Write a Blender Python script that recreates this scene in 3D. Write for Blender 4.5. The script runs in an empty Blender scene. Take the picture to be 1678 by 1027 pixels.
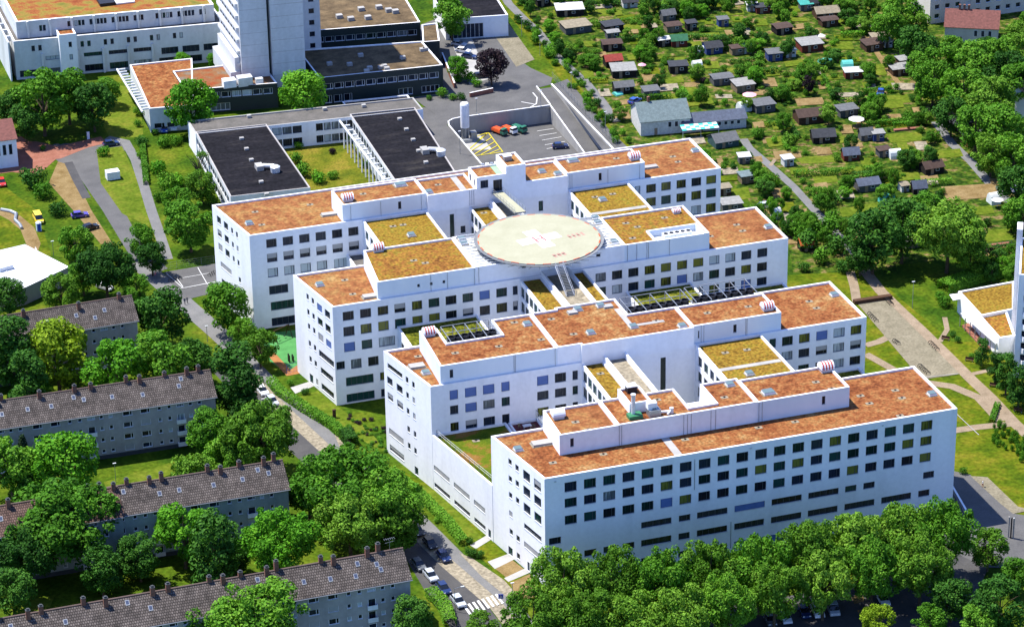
import bpy, math, random
from math import sin, cos, pi, radians, atan2, hypot, sqrt
from mathutils import Vector
from mathutils.geometry import tessellate_polygon
random.seed(7)
S = bpy.context.scene
COL = S.collection
# ------------------------------------------------------------------ camera, sky, sun, exposure
F_PX, YAW, PIT, ROL = 4982.61, 0.3098255, 0.4435142, -0.0165362
CAM = Vector((-163.2004, -490.9625, 305.2877))
FW = Vector((sin(YAW)*cos(PIT), cos(YAW)*cos(PIT), -sin(PIT)))
R0 = Vector((cos(YAW), -sin(YAW), 0)); U0 = R0.cross(FW)
RT = R0*cos(ROL) + U0*sin(ROL); UP = -R0*sin(ROL) + U0*cos(ROL)
cd = bpy.data.cameras.new('camera'); cam = bpy.data.objects.new('camera', cd); COL.objects.link(cam)
cd.sensor_width = 36.0; cd.lens = F_PX/1678*36.0; cd.clip_start = 1; cd.clip_end = 8000
from mathutils import Matrix
m = Matrix((RT, UP, -FW)).transposed().to_4x4(); m.translation = CAM
cam.matrix_world = m
S.camera = cam
SUN = Vector((-0.364, 0.33, 1.0)).normalized()
SUN_EL = math.asin(SUN.z); SUN_AZ = atan2(SUN.x, SUN.y)
W = bpy.data.worlds.new('World'); S.world = W; W.use_nodes = True
nt = W.node_tree
sky = nt.nodes.new('ShaderNodeTexSky'); sky.sky_type = 'NISHITA'; sky.sun_disc = False
sky.sun_elevation = SUN_EL; sky.sun_rotation = SUN_AZ
sky.air_density = 1.0; sky.dust_density = 0.6; sky.ozone_density = 4.0
tint = nt.nodes.new('ShaderNodeMix'); tint.data_type = 'RGBA'; tint.blend_type = 'MULTIPLY'; tint.inputs[0].default_value = 1; tint.inputs[7].default_value = (0.72, 0.84, 1.20, 1)
nt.links.new(sky.outputs[0], tint.inputs[6]); nt.links.new(tint.outputs[2], nt.nodes['Background'].inputs[0]); nt.nodes['Background'].inputs[1].default_value = 0.115
sl = bpy.data.lights.new('sun', 'SUN'); sl.energy = 5.0; sl.angle = radians(0.53); sl.color = (1, 0.95, 0.86)
so = bpy.data.objects.new('sun', sl); COL.objects.link(so); so.rotation_euler = SUN.to_track_quat('Z', 'Y').to_euler(); so.location = (0, 0, 400)
S.view_settings.view_transform = 'Standard'; S.view_settings.look = 'None'; S.view_settings.exposure = 0.95; S.view_settings.gamma = 1

def P(u, v, z=0.0):
    """ground (or height z) point seen at photo pixel u, v"""
    d = FW + RT*((u-839)/F_PX) - UP*((v-513.5)/F_PX)
    t = (z-CAM.z)/d.z
    q = CAM + d*t
    return (q.x, q.y)

# ------------------------------------------------------------------ materials
MATS = {}
def ramp_mat(name, stops, scale=1.0, detail=6, rough=0.9, fine=None, spec=0.2, bump=0.0, stretch=None, rnd=0.0, metal=0.0, dist=0.0, big=None):
    mt = bpy.data.materials.new(name); mt.use_nodes = True; n = mt.node_tree.nodes; l = mt.node_tree.links
    b = n['Principled BSDF']; b.inputs['Roughness'].default_value = rough; b.inputs['Specular IOR Level'].default_value = spec; b.inputs['Metallic'].default_value = metal
    tc = n.new('ShaderNodeTexCoord'); vec = tc.outputs['Object']
    if stretch:
        mp = n.new('ShaderNodeMapping'); mp.inputs['Scale'].default_value = stretch; l.new(vec, mp.inputs[0]); vec = mp.outputs[0]
    nz = n.new('ShaderNodeTexNoise'); nz.inputs['Scale'].default_value = scale; nz.inputs['Detail'].default_value = detail; nz.inputs['Roughness'].default_value = 0.62; nz.inputs['Distortion'].default_value = dist
    l.new(vec, nz.inputs['Vector'])
    fac = nz.outputs['Fac']
    if big:   # second, broad noise shifts the ramp
        n2 = n.new('ShaderNodeTexNoise'); n2.inputs['Scale'].default_value = big[0]; n2.inputs['Detail'].default_value = 4; l.new(tc.outputs['Object'], n2.inputs['Vector'])
        ma = n.new('ShaderNodeMath'); ma.operation = 'MULTIPLY_ADD'; l.new(n2.outputs['Fac'], ma.inputs[0]); ma.inputs[1].default_value = big[1]; ma.inputs[2].default_value = -0.5*big[1]
        ad = n.new('ShaderNodeMath'); ad.operation = 'ADD'; l.new(fac, ad.inputs[0]); l.new(ma.outputs[0], ad.inputs[1]); fac = ad.outputs[0]
    if rnd:
        oi = n.new('ShaderNodeObjectInfo'); ma = n.new('ShaderNodeMath'); ma.operation = 'MULTIPLY_ADD'; l.new(oi.outputs['Random'], ma.inputs[0]); ma.inputs[1].default_value = rnd; ma.inputs[2].default_value = -0.5*rnd
        ad = n.new('ShaderNodeMath'); ad.operation = 'ADD'; l.new(fac, ad.inputs[0]); l.new(ma.outputs[0], ad.inputs[1]); fac = ad.outputs[0]
    rp = n.new('ShaderNodeValToRGB'); e = rp.color_ramp.elements
    while len(e) < len(stops): e.new(0.5)
    for k, (p, c) in enumerate(stops): e[k].position = p; e[k].color = (*c, 1)
    l.new(fac, rp.inputs[0]); out = rp.outputs[0]
    if fine:
        n3 = n.new('ShaderNodeTexNoise'); n3.inputs['Scale'].default_value = fine[0]; n3.inputs['Detail'].default_value = 3; l.new(tc.outputs['Object'], n3.inputs['Vector'])
        mr = n.new('ShaderNodeMapRange'); mr.inputs[1].default_value = 0.3; mr.inputs[2].default_value = 0.7; mr.inputs[3].default_value = fine[1]; mr.inputs[4].default_value = fine[2]; l.new(n3.outputs['Fac'], mr.inputs[0])
        mx = n.new('ShaderNodeMix'); mx.data_type = 'RGBA'; mx.blend_type = 'MULTIPLY'; mx.inputs[0].default_value = 1; l.new(out, mx.inputs[6]); l.new(mr.outputs[0], mx.inputs[7]); out = mx.outputs[2]
    l.new(out, b.inputs['Base Color'])
    if bump:
        bp = n.new('ShaderNodeBump'); bp.inputs['Strength'].default_value = bump; bp.inputs['Distance'].default_value = 0.05; l.new(nz.outputs['Fac'], bp.inputs['Height']); l.new(bp.outputs[0], b.inputs['Normal'])
    MATS[name] = mt; return mt
def flat(name, c, rough=0.6, spec=0.3, metal=0.0, var=0.12, scale=0.6):
    d = tuple(max(0, x*(1-var)) for x in c); u = tuple(min(1, x*(1+var)) for x in c)
    return ramp_mat(name, [(0.3, d), (0.7, u)], scale, 4, rough, None, spec, metal=metal)
white = ramp_mat('white render', [(0.25, (0.72, 0.73, 0.75)), (0.5, (0.82, 0.83, 0.85)), (0.7, (0.85, 0.86, 0.88))], 0.22, 8, 0.85, (1.1, 0.95, 1.02), 0.15, stretch=(1, 1, 0.2))
coping = flat('pale coping sheet', (0.74, 0.75, 0.77), 0.5)
panelw = ramp_mat('blue grey cladding', [(0.3, (0.62, 0.69, 0.75)), (0.7, (0.70, 0.76, 0.80))], 0.2, 4, 0.6, None, 0.3, stretch=(1, 1, 0.3))
SED = [(0.26, (0.085, 0.026, 0.010)), (0.38, (0.15, 0.048, 0.016)), (0.50, (0.205, 0.078, 0.027)), (0.62, (0.235, 0.115, 0.04)), (0.78, (0.30, 0.195, 0.085))]
sedum_red = ramp_mat('red orange sedum roof', SED, 0.7, 12, 0.95, (1.7, 0.55, 1.4), 0.1, 0.4, big=(0.11, 0.55))
sedum_org = ramp_mat('orange sedum roof', [(0.28, (0.14, 0.048, 0.017)), (0.46, (0.205, 0.082, 0.030)), (0.62, (0.24, 0.125, 0.042)), (0.8, (0.29, 0.19, 0.075))], 0.5, 12, 0.95, (1.6, 0.65, 1.32), 0.1, 0.3, big=(0.08, 0.6))
sedum_yel = ramp_mat('yellow green sedum roof', [(0.28, (0.075, 0.045, 0.006)), (0.42, (0.155, 0.088, 0.011)), (0.55, (0.205, 0.130, 0.018)), (0.66, (0.14, 0.12, 0.010)), (0.8, (0.26, 0.19, 0.05))], 1.0, 12, 0.95, (1.8, 0.5, 1.45), 0.1, 0.4, big=(0.1, 0.4))
sedum_mix = ramp_mat('patchy ochre sedum roof', [(0.26, (0.10, 0.04, 0.008)), (0.42, (0.19, 0.082, 0.018)), (0.55, (0.21, 0.12, 0.018)), (0.66, (0.16, 0.12, 0.015)), (0.78, (0.28, 0.19, 0.06))], 0.8, 12, 0.95, (1.8, 0.5, 1.42), 0.1, 0.4, big=(0.1, 0.45))
sedum_grn = ramp_mat('bright green sedum roof', [(0.3, (0.02, 0.032, 0.003)), (0.5, (0.09, 0.10, 0.006)), (0.7, (0.17, 0.16, 0.02))], 0.9, 10, 0.95, (1.8, 0.45, 1.4), 0.1, 0.4, big=(0.12, 0.5))
grass = ramp_mat('lawn grass', [(0.28, (0.012, 0.036, 0.003)), (0.42, (0.030, 0.068, 0.004)), (0.57, (0.062, 0.098, 0.006)), (0.76, (0.125, 0.125, 0.014))], 0.10, 11, 1.0, (1.1, 0.6, 1.35), 0.05, big=(0.02, 0.45))
grass_fresh = ramp_mat('fresh green lawn', [(0.3, (0.05, 0.085, 0.005)), (0.5, (0.085, 0.12, 0.010)), (0.75, (0.135, 0.14, 0.018))], 0.25, 10, 1.0, (1.2, 0.7, 1.25), 0.05, big=(0.05, 0.4))
grass_dry = ramp_mat('dry yellow grass', [(0.28, (0.032, 0.062, 0.003)), (0.46, (0.064, 0.094, 0.004)), (0.61, (0.11, 0.115, 0.008)), (0.79, (0.185, 0.15, 0.022))], 0.2, 11, 1.0, (1.1, 0.65, 1.3), 0.05, big=(0.04, 0.4))
gardenm = ramp_mat('allotment soil and greenery', [(0.3, (0.008, 0.022, 0.003)), (0.44, (0.022, 0.052, 0.005)), (0.54, (0.062, 0.095, 0.009)), (0.60, (0.125, 0.092, 0.036)), (0.72, (0.24, 0.18, 0.085))], 0.35, 11, 1.0, (1.0, 0.4, 1.5), 0.05, big=(0.03, 0.3))
soil = ramp_mat('bare sandy soil', [(0.3, (0.13, 0.085, 0.032)), (0.7, (0.235, 0.17, 0.08))], 0.3, 10, 1.0, (3, 0.75, 1.2), 0.05)
tanm = ramp_mat('tan paving', [(0.3, (0.19, 0.165, 0.12)), (0.7, (0.28, 0.245, 0.18))], 0.6, 10, 0.95, (1.5, 0.6, 1.25), 0.1)
dirtp = ramp_mat('pink gravel path', [(0.3, (0.18, 0.14, 0.095)), (0.7, (0.27, 0.21, 0.15))], 0.4, 9, 1.0, (4, 0.8, 1.12), 0.05)
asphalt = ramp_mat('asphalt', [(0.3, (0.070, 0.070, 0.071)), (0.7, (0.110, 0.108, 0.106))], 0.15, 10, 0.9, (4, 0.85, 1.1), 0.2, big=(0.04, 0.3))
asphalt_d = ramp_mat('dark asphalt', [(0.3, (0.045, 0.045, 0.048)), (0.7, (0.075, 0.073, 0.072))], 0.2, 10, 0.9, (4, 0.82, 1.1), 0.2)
pavem = ramp_mat('grey pavement', [(0.3, (0.115, 0.116, 0.117)), (0.7, (0.16, 0.158, 0.155))], 0.3, 9, 0.9, (3, 0.86, 1.08), 0.2)
gravel = ramp_mat('grey beige gravel yard', [(0.3, (0.14, 0.125, 0.085)), (0.7, (0.215, 0.19, 0.135))], 0.3, 11, 1.0, (2, 0.75, 1.15), 0.1)
redpave = ramp_mat('red brick paving', [(0.3, (0.19, 0.075, 0.05)), (0.7, (0.27, 0.12, 0.085))], 0.5, 9, 0.95, (4, 0.8, 1.15), 0.1)
concrete = ramp_mat('pale concrete', [(0.3, (0.25, 0.245, 0.235)), (0.7, (0.35, 0.345, 0.33))], 0.3, 9, 0.85, None, 0.2, stretch=(1, 1, 0.3))
greenplay = flat('green rubber play surface', (0.06, 0.20, 0.06), 0.9, 0.1, var=0.15)
orangeplay = flat('orange rubber play surface', (0.27, 0.12, 0.045), 0.9, 0.1)
paintw = flat('white road paint', (0.55, 0.55, 0.54), 0.8, 0.1, var=0.15, scale=3)
painty = flat('yellow road paint', (0.50, 0.42, 0.03), 0.8, 0.1, var=0.15, scale=3)
bitumen = ramp_mat('black bitumen roof', [(0.3, (0.007, 0.0072, 0.009)), (0.55, (0.013, 0.0125, 0.0155)), (0.78, (0.035, 0.032, 0.029))], 0.3, 9, 0.95, (1.2, 0.7, 1.3), 0.05, stretch=(0.25, 1, 1))
bitgrey = ramp_mat('grey felt roof', [(0.3, (0.075, 0.072, 0.065)), (0.7, (0.125, 0.115, 0.105))], 0.3, 8, 0.9, (2, 0.85, 1.1), 0.2)
feltbrown = ramp_mat('brown gravel roof', [(0.28, (0.05, 0.035, 0.02)), (0.5, (0.105, 0.075, 0.042)), (0.72, (0.17, 0.12, 0.065))], 0.3, 9, 0.95, (2, 0.8, 1.1), 0.1)
tiles = None
frame_m = flat('anthracite window frame', (0.035, 0.045, 0.06), 0.4, 0.4)
frame_w = flat('white window frame', (0.72, 0.73, 0.74), 0.5)
def glass_mat(name, c, rough=0.16, var=0.5):
    mt = ramp_mat(name, [(0.36, tuple(x*(1-var) for x in c)), (0.64, tuple(x*(1+var) for x in c))], 1.5, 3, rough, None, 0.20, stretch=(1.6, 1, 0.15), rnd=0.5)
    return mt
g_dark = glass_mat('dark window glass', (0.012, 0.018, 0.030))
g_green = glass_mat('green tinted glass', (0.010, 0.035, 0.032))
g_olive = glass_mat('glass over olive curtain', (0.085, 0.09, 0.018), .16, .75)
g_pale = glass_mat('glass over pale curtain', (0.25, 0.29, 0.31), .16, .6)
blind_b = flat('blue grey blind', (0.09, 0.15, 0.36), 0.6)
blind_g = flat('grey slatted blind', (0.33, 0.33, 0.33), 0.6)
steel = flat('grey steel', (0.30, 0.32, 0.34), 0.45, 0.5, 0.6)
steel_w = flat('light galvanised steel', (0.58, 0.60, 0.62), 0.45, 0.5, 0.2)
black = flat('black plastic', (0.012, 0.012, 0.015), 0.5)
redm = flat('red paint', (0.42, 0.05, 0.03), 0.5)
orangem = flat('orange red paint', (0.42, 0.085, 0.025), 0.6)
padm = ramp_mat('pale helipad deck', [(0.3, (0.285, 0.282, 0.195)), (0.7, (0.33, 0.325, 0.235))], 0.25, 6, 0.85, (2, 0.97, 1.02), 0.15)
bluem = flat('sign blue', (0.02, 0.06, 0.40), 0.4)
greenm = flat('green metal', (0.03, 0.16, 0.07), 0.5)
facade_old = ramp_mat('weathered white concrete facade', [(0.25, (0.46, 0.48, 0.48)), (0.55, (0.60, 0.62, 0.63)), (0.8, (0.67, 0.69, 0.70))], 0.18, 8, 0.85, (1.2, 0.93, 1.03), 0.2, stretch=(1, 1, 0.22))
facade_dark = flat('dark slate facade', (0.022, 0.032, 0.032), 0.6)
facade_grey = ramp_mat('grey stained render', [(0.25, (0.26, 0.25, 0.245)), (0.5, (0.36, 0.34, 0.33)), (0.75, (0.41, 0.39, 0.37))], 0.25, 8, 0.9, (1.2, 0.9, 1.05), 0.15, stretch=(1, 1, 0.25))
facade_teal = ramp_mat('grey green stained render', [(0.25, (0.19, 0.23, 0.23)), (0.5, (0.29, 0.33, 0.32)), (0.75, (0.36, 0.385, 0.36))], 0.25, 8, 0.9, (1.2, 0.9, 1.05), 0.15, stretch=(1, 1, 0.25))
facade_beige = ramp_mat('beige render', [(0.3, (0.46, 0.43, 0.36)), (0.7, (0.58, 0.55, 0.48))], 0.2, 6, 0.9, None, 0.15, stretch=(1, 1, 0.3))
plinth = flat('dark plinth', (0.05, 0.055, 0.06), 0.9)
brickc = ramp_mat('chimney brick', [(0.3, (0.14, 0.06, 0.04)), (0.7, (0.26, 0.13, 0.09))], 2, 5, 0.95)
bark = ramp_mat('bark', [(0.3, (0.05, 0.035, 0.022)), (0.7, (0.12, 0.09, 0.06))], 2, 6, 0.95)
tyre = flat('tyre rubber', (0.012, 0.012, 0.012), 0.8)
carglass = flat('car window glass', (0.01, 0.013, 0.018), 0.06, 0.6)
rimm = flat('wheel rim alloy', (0.5, 0.5, 0.52), 0.35, 0.5, 0.7)
lampglass = flat('lamp lens', (0.7, 0.7, 0.65), 0.2)
def paint(name, c): return flat(name, c, 0.25, 0.5, 0.0, 0.04)
def tile_mat(name, a, b, c):
    mt = bpy.data.materials.new(name); mt.use_nodes = True; n = mt.node_tree.nodes; l = mt.node_tree.links; bs = n['Principled BSDF']; bs.inputs['Roughness'].default_value = 0.85; bs.inputs['Specular IOR Level'].default_value = 0.2
    tc = n.new('ShaderNodeTexCoord'); sep = n.new('ShaderNodeSeparateXYZ'); l.new(tc.outputs['Object'], sep.inputs[0])
    cb = n.new('ShaderNodeCombineXYZ'); l.new(sep.outputs[0], cb.inputs[0]); l.new(sep.outputs[1], cb.inputs[1])
    br = n.new('ShaderNodeTexBrick'); br.inputs['Scale'].default_value = 1; br.inputs['Brick Width'].default_value = 0.46; br.inputs['Row Height'].default_value = 0.50; br.inputs['Mortar Size'].default_value = 0.075; br.inputs['Mortar Smooth'].default_value = 0.6
    br.inputs['Color1'].default_value = (*a, 1); br.inputs['Color2'].default_value = (*b, 1); br.inputs['Mortar'].default_value = (*c, 1); l.new(cb.outputs[0], br.inputs[0])
    nz = n.new('ShaderNodeTexNoise'); nz.inputs['Scale'].default_value = 0.5; nz.inputs['Detail'].default_value = 8; l.new(tc.outputs['Object'], nz.inputs[0])
    mr = n.new('ShaderNodeMapRange'); mr.inputs[1].default_value = 0.3; mr.inputs[2].default_value = 0.7; mr.inputs[3].default_value = 0.6; mr.inputs[4].default_value = 1.35; l.new(nz.outputs[0], mr.inputs[0])
    mx = n.new('ShaderNodeMix'); mx.data_type = 'RGBA'; mx.blend_type = 'MULTIPLY'; mx.inputs[0].default_value = 1; l.new(br.outputs[0], mx.inputs[6]); l.new(mr.outputs[0], mx.inputs[7]); l.new(mx.outputs[2], bs.inputs['Base Color'])
    bp = n.new('ShaderNodeBump'); bp.inputs['Strength'].default_value = 0.8; bp.inputs['Distance'].default_value = 0.08; l.new(br.outputs[1], bp.inputs['Height']); bp.invert = True; l.new(bp.outputs[0], bs.inputs['Normal'])
    return mt
tiles = tile_mat('brown roof tiles', (0.135, 0.115, 0.102), (0.075, 0.063, 0.056), (0.025, 0.02, 0.018))
tiles_r = tile_mat('reddish roof tiles', (0.16, 0.10, 0.08), (0.10, 0.06, 0.048), (0.03, 0.02, 0.016))
def leaf_mat(name, lo, mid, hi, trans=0.22):
    mt = bpy.data.materials.new(name); mt.use_nodes = True; n = mt.node_tree.nodes; l = mt.node_tree.links; b = n['Principled BSDF']; b.inputs['Roughness'].default_value = 0.7; b.inputs['Specular IOR Level'].default_value = 0.10
    ge = n.new('ShaderNodeNewGeometry'); oi = n.new('ShaderNodeObjectInfo'); tc = n.new('ShaderNodeTexCoord'); nz = n.new('ShaderNodeTexNoise'); nz.inputs['Scale'].default_value = 0.35; nz.inputs['Detail'].default_value = 3; l.new(tc.outputs['Object'], nz.inputs[0])
    a = n.new('ShaderNodeMath'); a.operation = 'MULTIPLY_ADD'; l.new(ge.outputs['Random Per Island'], a.inputs[0]); a.inputs[1].default_value = 0.5; l.new(nz.outputs[0], a.inputs[2])
    c = n.new('ShaderNodeMath'); c.operation = 'MULTIPLY_ADD'; l.new(oi.outputs['Random'], c.inputs[0]); c.inputs[1].default_value = 0.45; l.new(a.outputs[0], c.inputs[2])
    rp = n.new('ShaderNodeValToRGB'); e = rp.color_ramp.elements; e.new(0.5)
    for k, (p, q) in enumerate([(0.45, lo), (0.95, mid), (1.4, hi)]): e[k].position = min(1, p/1.5); e[k].color = (*q, 1)
    dv = n.new('ShaderNodeMath'); dv.operation = 'DIVIDE'; l.new(c.outputs[0], dv.inputs[0]); dv.inputs[1].default_value = 1.5
    l.new(dv.outputs[0], rp.inputs[0]); l.new(rp.outputs[0], b.inputs['Base Color'])
    tr = n.new('ShaderNodeBsdfTranslucent'); hs = n.new('ShaderNodeHueSaturation'); hs.inputs['Value'].default_value = 1.3; hs.inputs['Saturation'].default_value = 1.15; l.new(rp.outputs[0], hs.inputs['Color']); l.new(hs.outputs[0], tr.inputs[0])
    ms = n.new('ShaderNodeMixShader'); ms.inputs[0].default_value = trans; l.new(b.outputs[0], ms.inputs[1]); l.new(tr.outputs[0], ms.inputs[2]); l.new(ms.outputs[0], n['Material Output'].inputs[0])
    return mt
L_mid = leaf_mat('mid green leaves', (0.022, 0.080, 0.004), (0.060, 0.180, 0.010), (0.145, 0.31, 0.026), 0.18)
L_plane = leaf_mat('olive green plane leaves', (0.030, 0.090, 0.005), (0.078, 0.190, 0.013), (0.18, 0.33, 0.034), 0.18)
L_dark = leaf_mat('dark green leaves', (0.011, 0.046, 0.005), (0.028, 0.100, 0.010), (0.072, 0.185, 0.020), 0.14)
L_bright = leaf_mat('bright green leaves', (0.028, 0.115, 0.004), (0.072, 0.235, 0.010), (0.16, 0.36, 0.024), 0.18)
L_yel = leaf_mat('yellow green leaves', (0.065, 0.125, 0.005), (0.155, 0.255, 0.010), (0.28, 0.39, 0.022), 0.18)
L_purp = leaf_mat('dark purple leaves', (0.012, 0.008, 0.012), (0.022, 0.013, 0.018), (0.05, 0.03, 0.03), 0.1)
L_con = leaf_mat('blackish conifer needles', (0.008, 0.022, 0.010), (0.016, 0.040, 0.016), (0.035, 0.07, 0.025), 0.1)
LEAF = dict(mid=L_mid, plane=L_plane, dark=L_dark, bright=L_bright, yel=L_yel, purp=L_purp, con=L_con)

# ------------------------------------------------------------------ mesh builder
class MB:
    def __init__(s): s.v = []; s.f = []; s.m = []
    def face(s, pts, m=0):
        k = len(s.v); s.v += [tuple(p) for p in pts]; s.f.append(tuple(range(k, k+len(pts)))); s.m.append(m)
    def poly(s, pts, z, m=0):
        pts = [(p[0], p[1]) for p in pts]
        a = sum(pts[i][0]*pts[(i+1) % len(pts)][1]-pts[(i+1) % len(pts)][0]*pts[i][1] for i in range(len(pts)))
        if a < 0: pts = pts[::-1]
        if len(pts) <= 4: s.face([(x, y, z) for x, y in pts], m)
        else:
            k = len(s.v); s.v += [(x, y, z) for x, y in pts]
            for t in tessellate_polygon([[Vector((x, y, 0)) for x, y in pts]]):
                q = [pts[i] for i in t]; ar = (q[1][0]-q[0][0])*(q[2][1]-q[0][1])-(q[2][0]-q[0][0])*(q[1][1]-q[0][1])
                s.f.append(tuple(k+i for i in (t if ar > 0 else t[::-1]))); s.m.append(m)
    def prism(s, pts, z0, z1, m=0, mt=None, top=True, bottom=False):
        a = sum(pts[i][0]*pts[(i+1) % len(pts)][1]-pts[(i+1) % len(pts)][0]*pts[i][1] for i in range(len(pts)))
        if a < 0: pts = pts[::-1]
        n = len(pts)
        for i in range(n):
            (x, y), (X, Y) = pts[i][:2], pts[(i+1) % n][:2]
            s.face([(x, y, z0), (X, Y, z0), (X, Y, z1), (x, y, z1)], m)
        if top: s.poly(pts, z1, m if mt is None else mt)
        if bottom: s.face([(x, y, z0) for x, y in [q[:2] for q in pts][::-1]], m)
    def box(s, x0, y0, z0, x1, y1, z1, m=0, bottom=True):
        s.prism([(x0, y0), (x1, y0), (x1, y1), (x0, y1)], z0, z1, m, bottom=bottom)
    def obox(s, cx, cy, z0, lx, ly, h, ang=0, m=0):
        c, d = cos(ang), sin(ang)
        s.prism([(cx+c*a-d*b, cy+d*a+c*b) for a, b in ((-lx/2, -ly/2), (lx/2, -ly/2), (lx/2, ly/2), (-lx/2, ly/2))], z0, z0+h, m, bottom=True)
    def tube(s, p, q, r, n=6, m=0, r2=None, caps=True):
        p = Vector(p); q = Vector(q); d = (q-p).normalized(); a = d.orthogonal().normalized(); b = d.cross(a); r2 = r if r2 is None else r2
        A = [p+(a*cos(2*pi*i/n)+b*sin(2*pi*i/n))*r for i in range(n)]; B = [q+(a*cos(2*pi*i/n)+b*sin(2*pi*i/n))*r2 for i in range(n)]
        for i in range(n): j = (i+1) % n; s.face([A[i], A[j], B[j], B[i]], m)
        if caps: s.face(B, m); s.face(A[::-1], m)
    def lathe(s, cx, cy, prof, n=16, m=0):
        for (r, z), (R, Z) in zip(prof, prof[1:]):
            for i in range(n):
                a, b = 2*pi*i/n, 2*pi*(i+1)/n
                q = [(cx+r*cos(a), cy+r*sin(a), z), (cx+r*cos(b), cy+r*sin(b), z), (cx+R*cos(b), cy+R*sin(b), Z), (cx+R*cos(a), cy+R*sin(a), Z)]
                if r < 1e-6: q = [q[0], q[2], q[3]]
                elif R < 1e-6: q = q[:3]
                s.face(q, m)
    def mesh(s, name, mats, o=(0, 0, 0), smooth=False):
        me = bpy.data.meshes.new(name); me.from_pydata([(a-o[0], b-o[1], c-o[2]) for a, b, c in s.v], [], s.f)
        for mt in (mats if isinstance(mats, (list, tuple)) else [mats]): me.materials.append(mt)
        me.polygons.foreach_set('material_index', s.m)
        if smooth: me.polygons.foreach_set('use_smooth', [True]*len(s.f))
        me.update(); return me
    def build(s, name, mats, parent=None, o=(0, 0, 0), smooth=False):
        ob = bpy.data.objects.new(name, s.mesh(name, mats, o, smooth)); COL.objects.link(ob)
        if parent: ob.parent = parent
        else: ob.location = o
        return ob
def tag(o, label, cat, group=None):
    o['label'] = label; o['category'] = cat
    if group: o['group'] = group
    return o
def thing(name, label, cat, loc=(0, 0, 0), rz=0, group=None):
    o = bpy.data.objects.new(name, None); COL.objects.link(o); o.location = (loc[0], loc[1], loc[2] if len(loc) > 2 else 0); o.rotation_euler = (0, 0, rz); o.empty_display_size = 0.5
    return tag(o, label, cat, group)
def part(name, parent, loc=(0, 0, 0), rz=0):
    o = bpy.data.objects.new(name, None); COL.objects.link(o); o.location = loc; o.rotation_euler = (0, 0, rz); o.parent = parent; return o
def inst(name, me, parent=None, loc=(0, 0, 0), rz=0, mats=None, scale=None):
    o = bpy.data.objects.new(name, me); COL.objects.link(o); o.location = loc; o.rotation_euler = (0, 0, rz)
    if parent: o.parent = parent
    if scale: o.scale = scale
    if mats:
        for k, mt in mats.items(): o.material_slots[k].link = 'OBJECT'; o.material_slots[k].material = mt
    return o
def kids(o): return [c for c in o.children]
def dup(o, loc, rz, label, group=None):
    r = o.copy(); COL.objects.link(r); r.location = loc; r.rotation_euler = (0, 0, rz); r['label'] = label
    if group: r['group'] = group
    for c in list(o.children):
        d = c.copy(); COL.objects.link(d); d.parent = r
        for g in c.children: e = g.copy(); COL.objects.link(e); e.parent = d
    return r
def struct(name, mb, mats, o=(0, 0, 0), kind='structure'):
    ob = mb.build(name, mats, None, o); ob['kind'] = kind; return ob

# ------------------------------------------------------------------ facades and windows
def facade(mb, p0, p1, z0, z1, rects, depth=0.28, m=0, mr=None):
    """wall from p0 to p1 (outside on the right hand) with real openings rects = (s0, s1, za, zb)"""
    mr = m if mr is None else mr
    L = hypot(p1[0]-p0[0], p1[1]-p0[1]); dx, dy = (p1[0]-p0[0])/L, (p1[1]-p0[1])/L
    at = lambda s, z, d=0: (p0[0]+dx*s-dy*d, p0[1]+dy*s+dx*d, z)
    rects = [r for r in rects if r[0] > 0.05 and r[1] < L-0.05 and r[2] > z0 and r[3] < z1]
    zs = sorted({round(z, 3) for r in rects for z in r[2:4]} | {z0, z1})
    for za, zb in zip(zs, zs[1:]):
        zm = (za+zb)/2; cuts = sorted((r[0], r[1]) for r in rects if r[2] < zm < r[3]); s = 0
        for a, b in cuts+[(L, L)]:
            if a > s+1e-4: mb.face([at(s, za), at(a, za), at(a, zb), at(s, zb)], m)
            s = max(s, b)
    for a, b, c, d in [r[:4] for r in rects]:
        for q in ([(a, c), (b, c)], [(b, c), (b, d)], [(b, d), (a, d)], [(a, d), (a, c)]):
            (s0, k0), (s1, k1) = q
            mb.face([at(s0, k0), at(s1, k1), at(s1, k1, depth), at(s0, k0, depth)], mr)
        mb.face([at(a, c, depth+.02), at(b, c, depth+.02), at(b, d, depth+.02), at(a, d, depth+.02)], mr)
    return rects
WC = {}
def win_mesh(w, h, kind, fr):
    key = (round(w, 1), round(h, 1), kind, fr.name)
    if key in WC: return WC[key]
    w, h = key[:2]; b = MB(); t = 0.13
    n = max(1, round(w/1.3)) if w > 3.2 else (2 if w > 1.6 else 1)
    for x0, z0, x1, z1 in ((0, 0, w, t), (0, h-t, w, h), (0, t, t, h-t), (w-t, t, w, h-t)): b.box(x0, -0.09, z0, x1, -0.01, z1, 1)
    xs = [w*0.72] if n == 2 else [w*i/n for i in range(1, n)]
    for x in xs: b.box(x-0.05, -0.08, t, x+0.05, -0.012, h-t, 1)
    b.face([(t, -0.03, t), (w-t, -0.03, t), (w-t, -0.03, h-t), (t, -0.03, h-t)], 0)
    b.box(-.03, -.34, .004, w+.03, -.1, .045, 3)
    if kind != 'plain':
        lo = t if kind == 'full' else h*0.45
        b.box(t-0.02, -0.17, lo, w-t+0.02, -0.13, h-0.02, 2)
    me = b.mesh('window', [g_dark, fr, blind_g, steel_w]); WC[key] = me; return me
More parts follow.
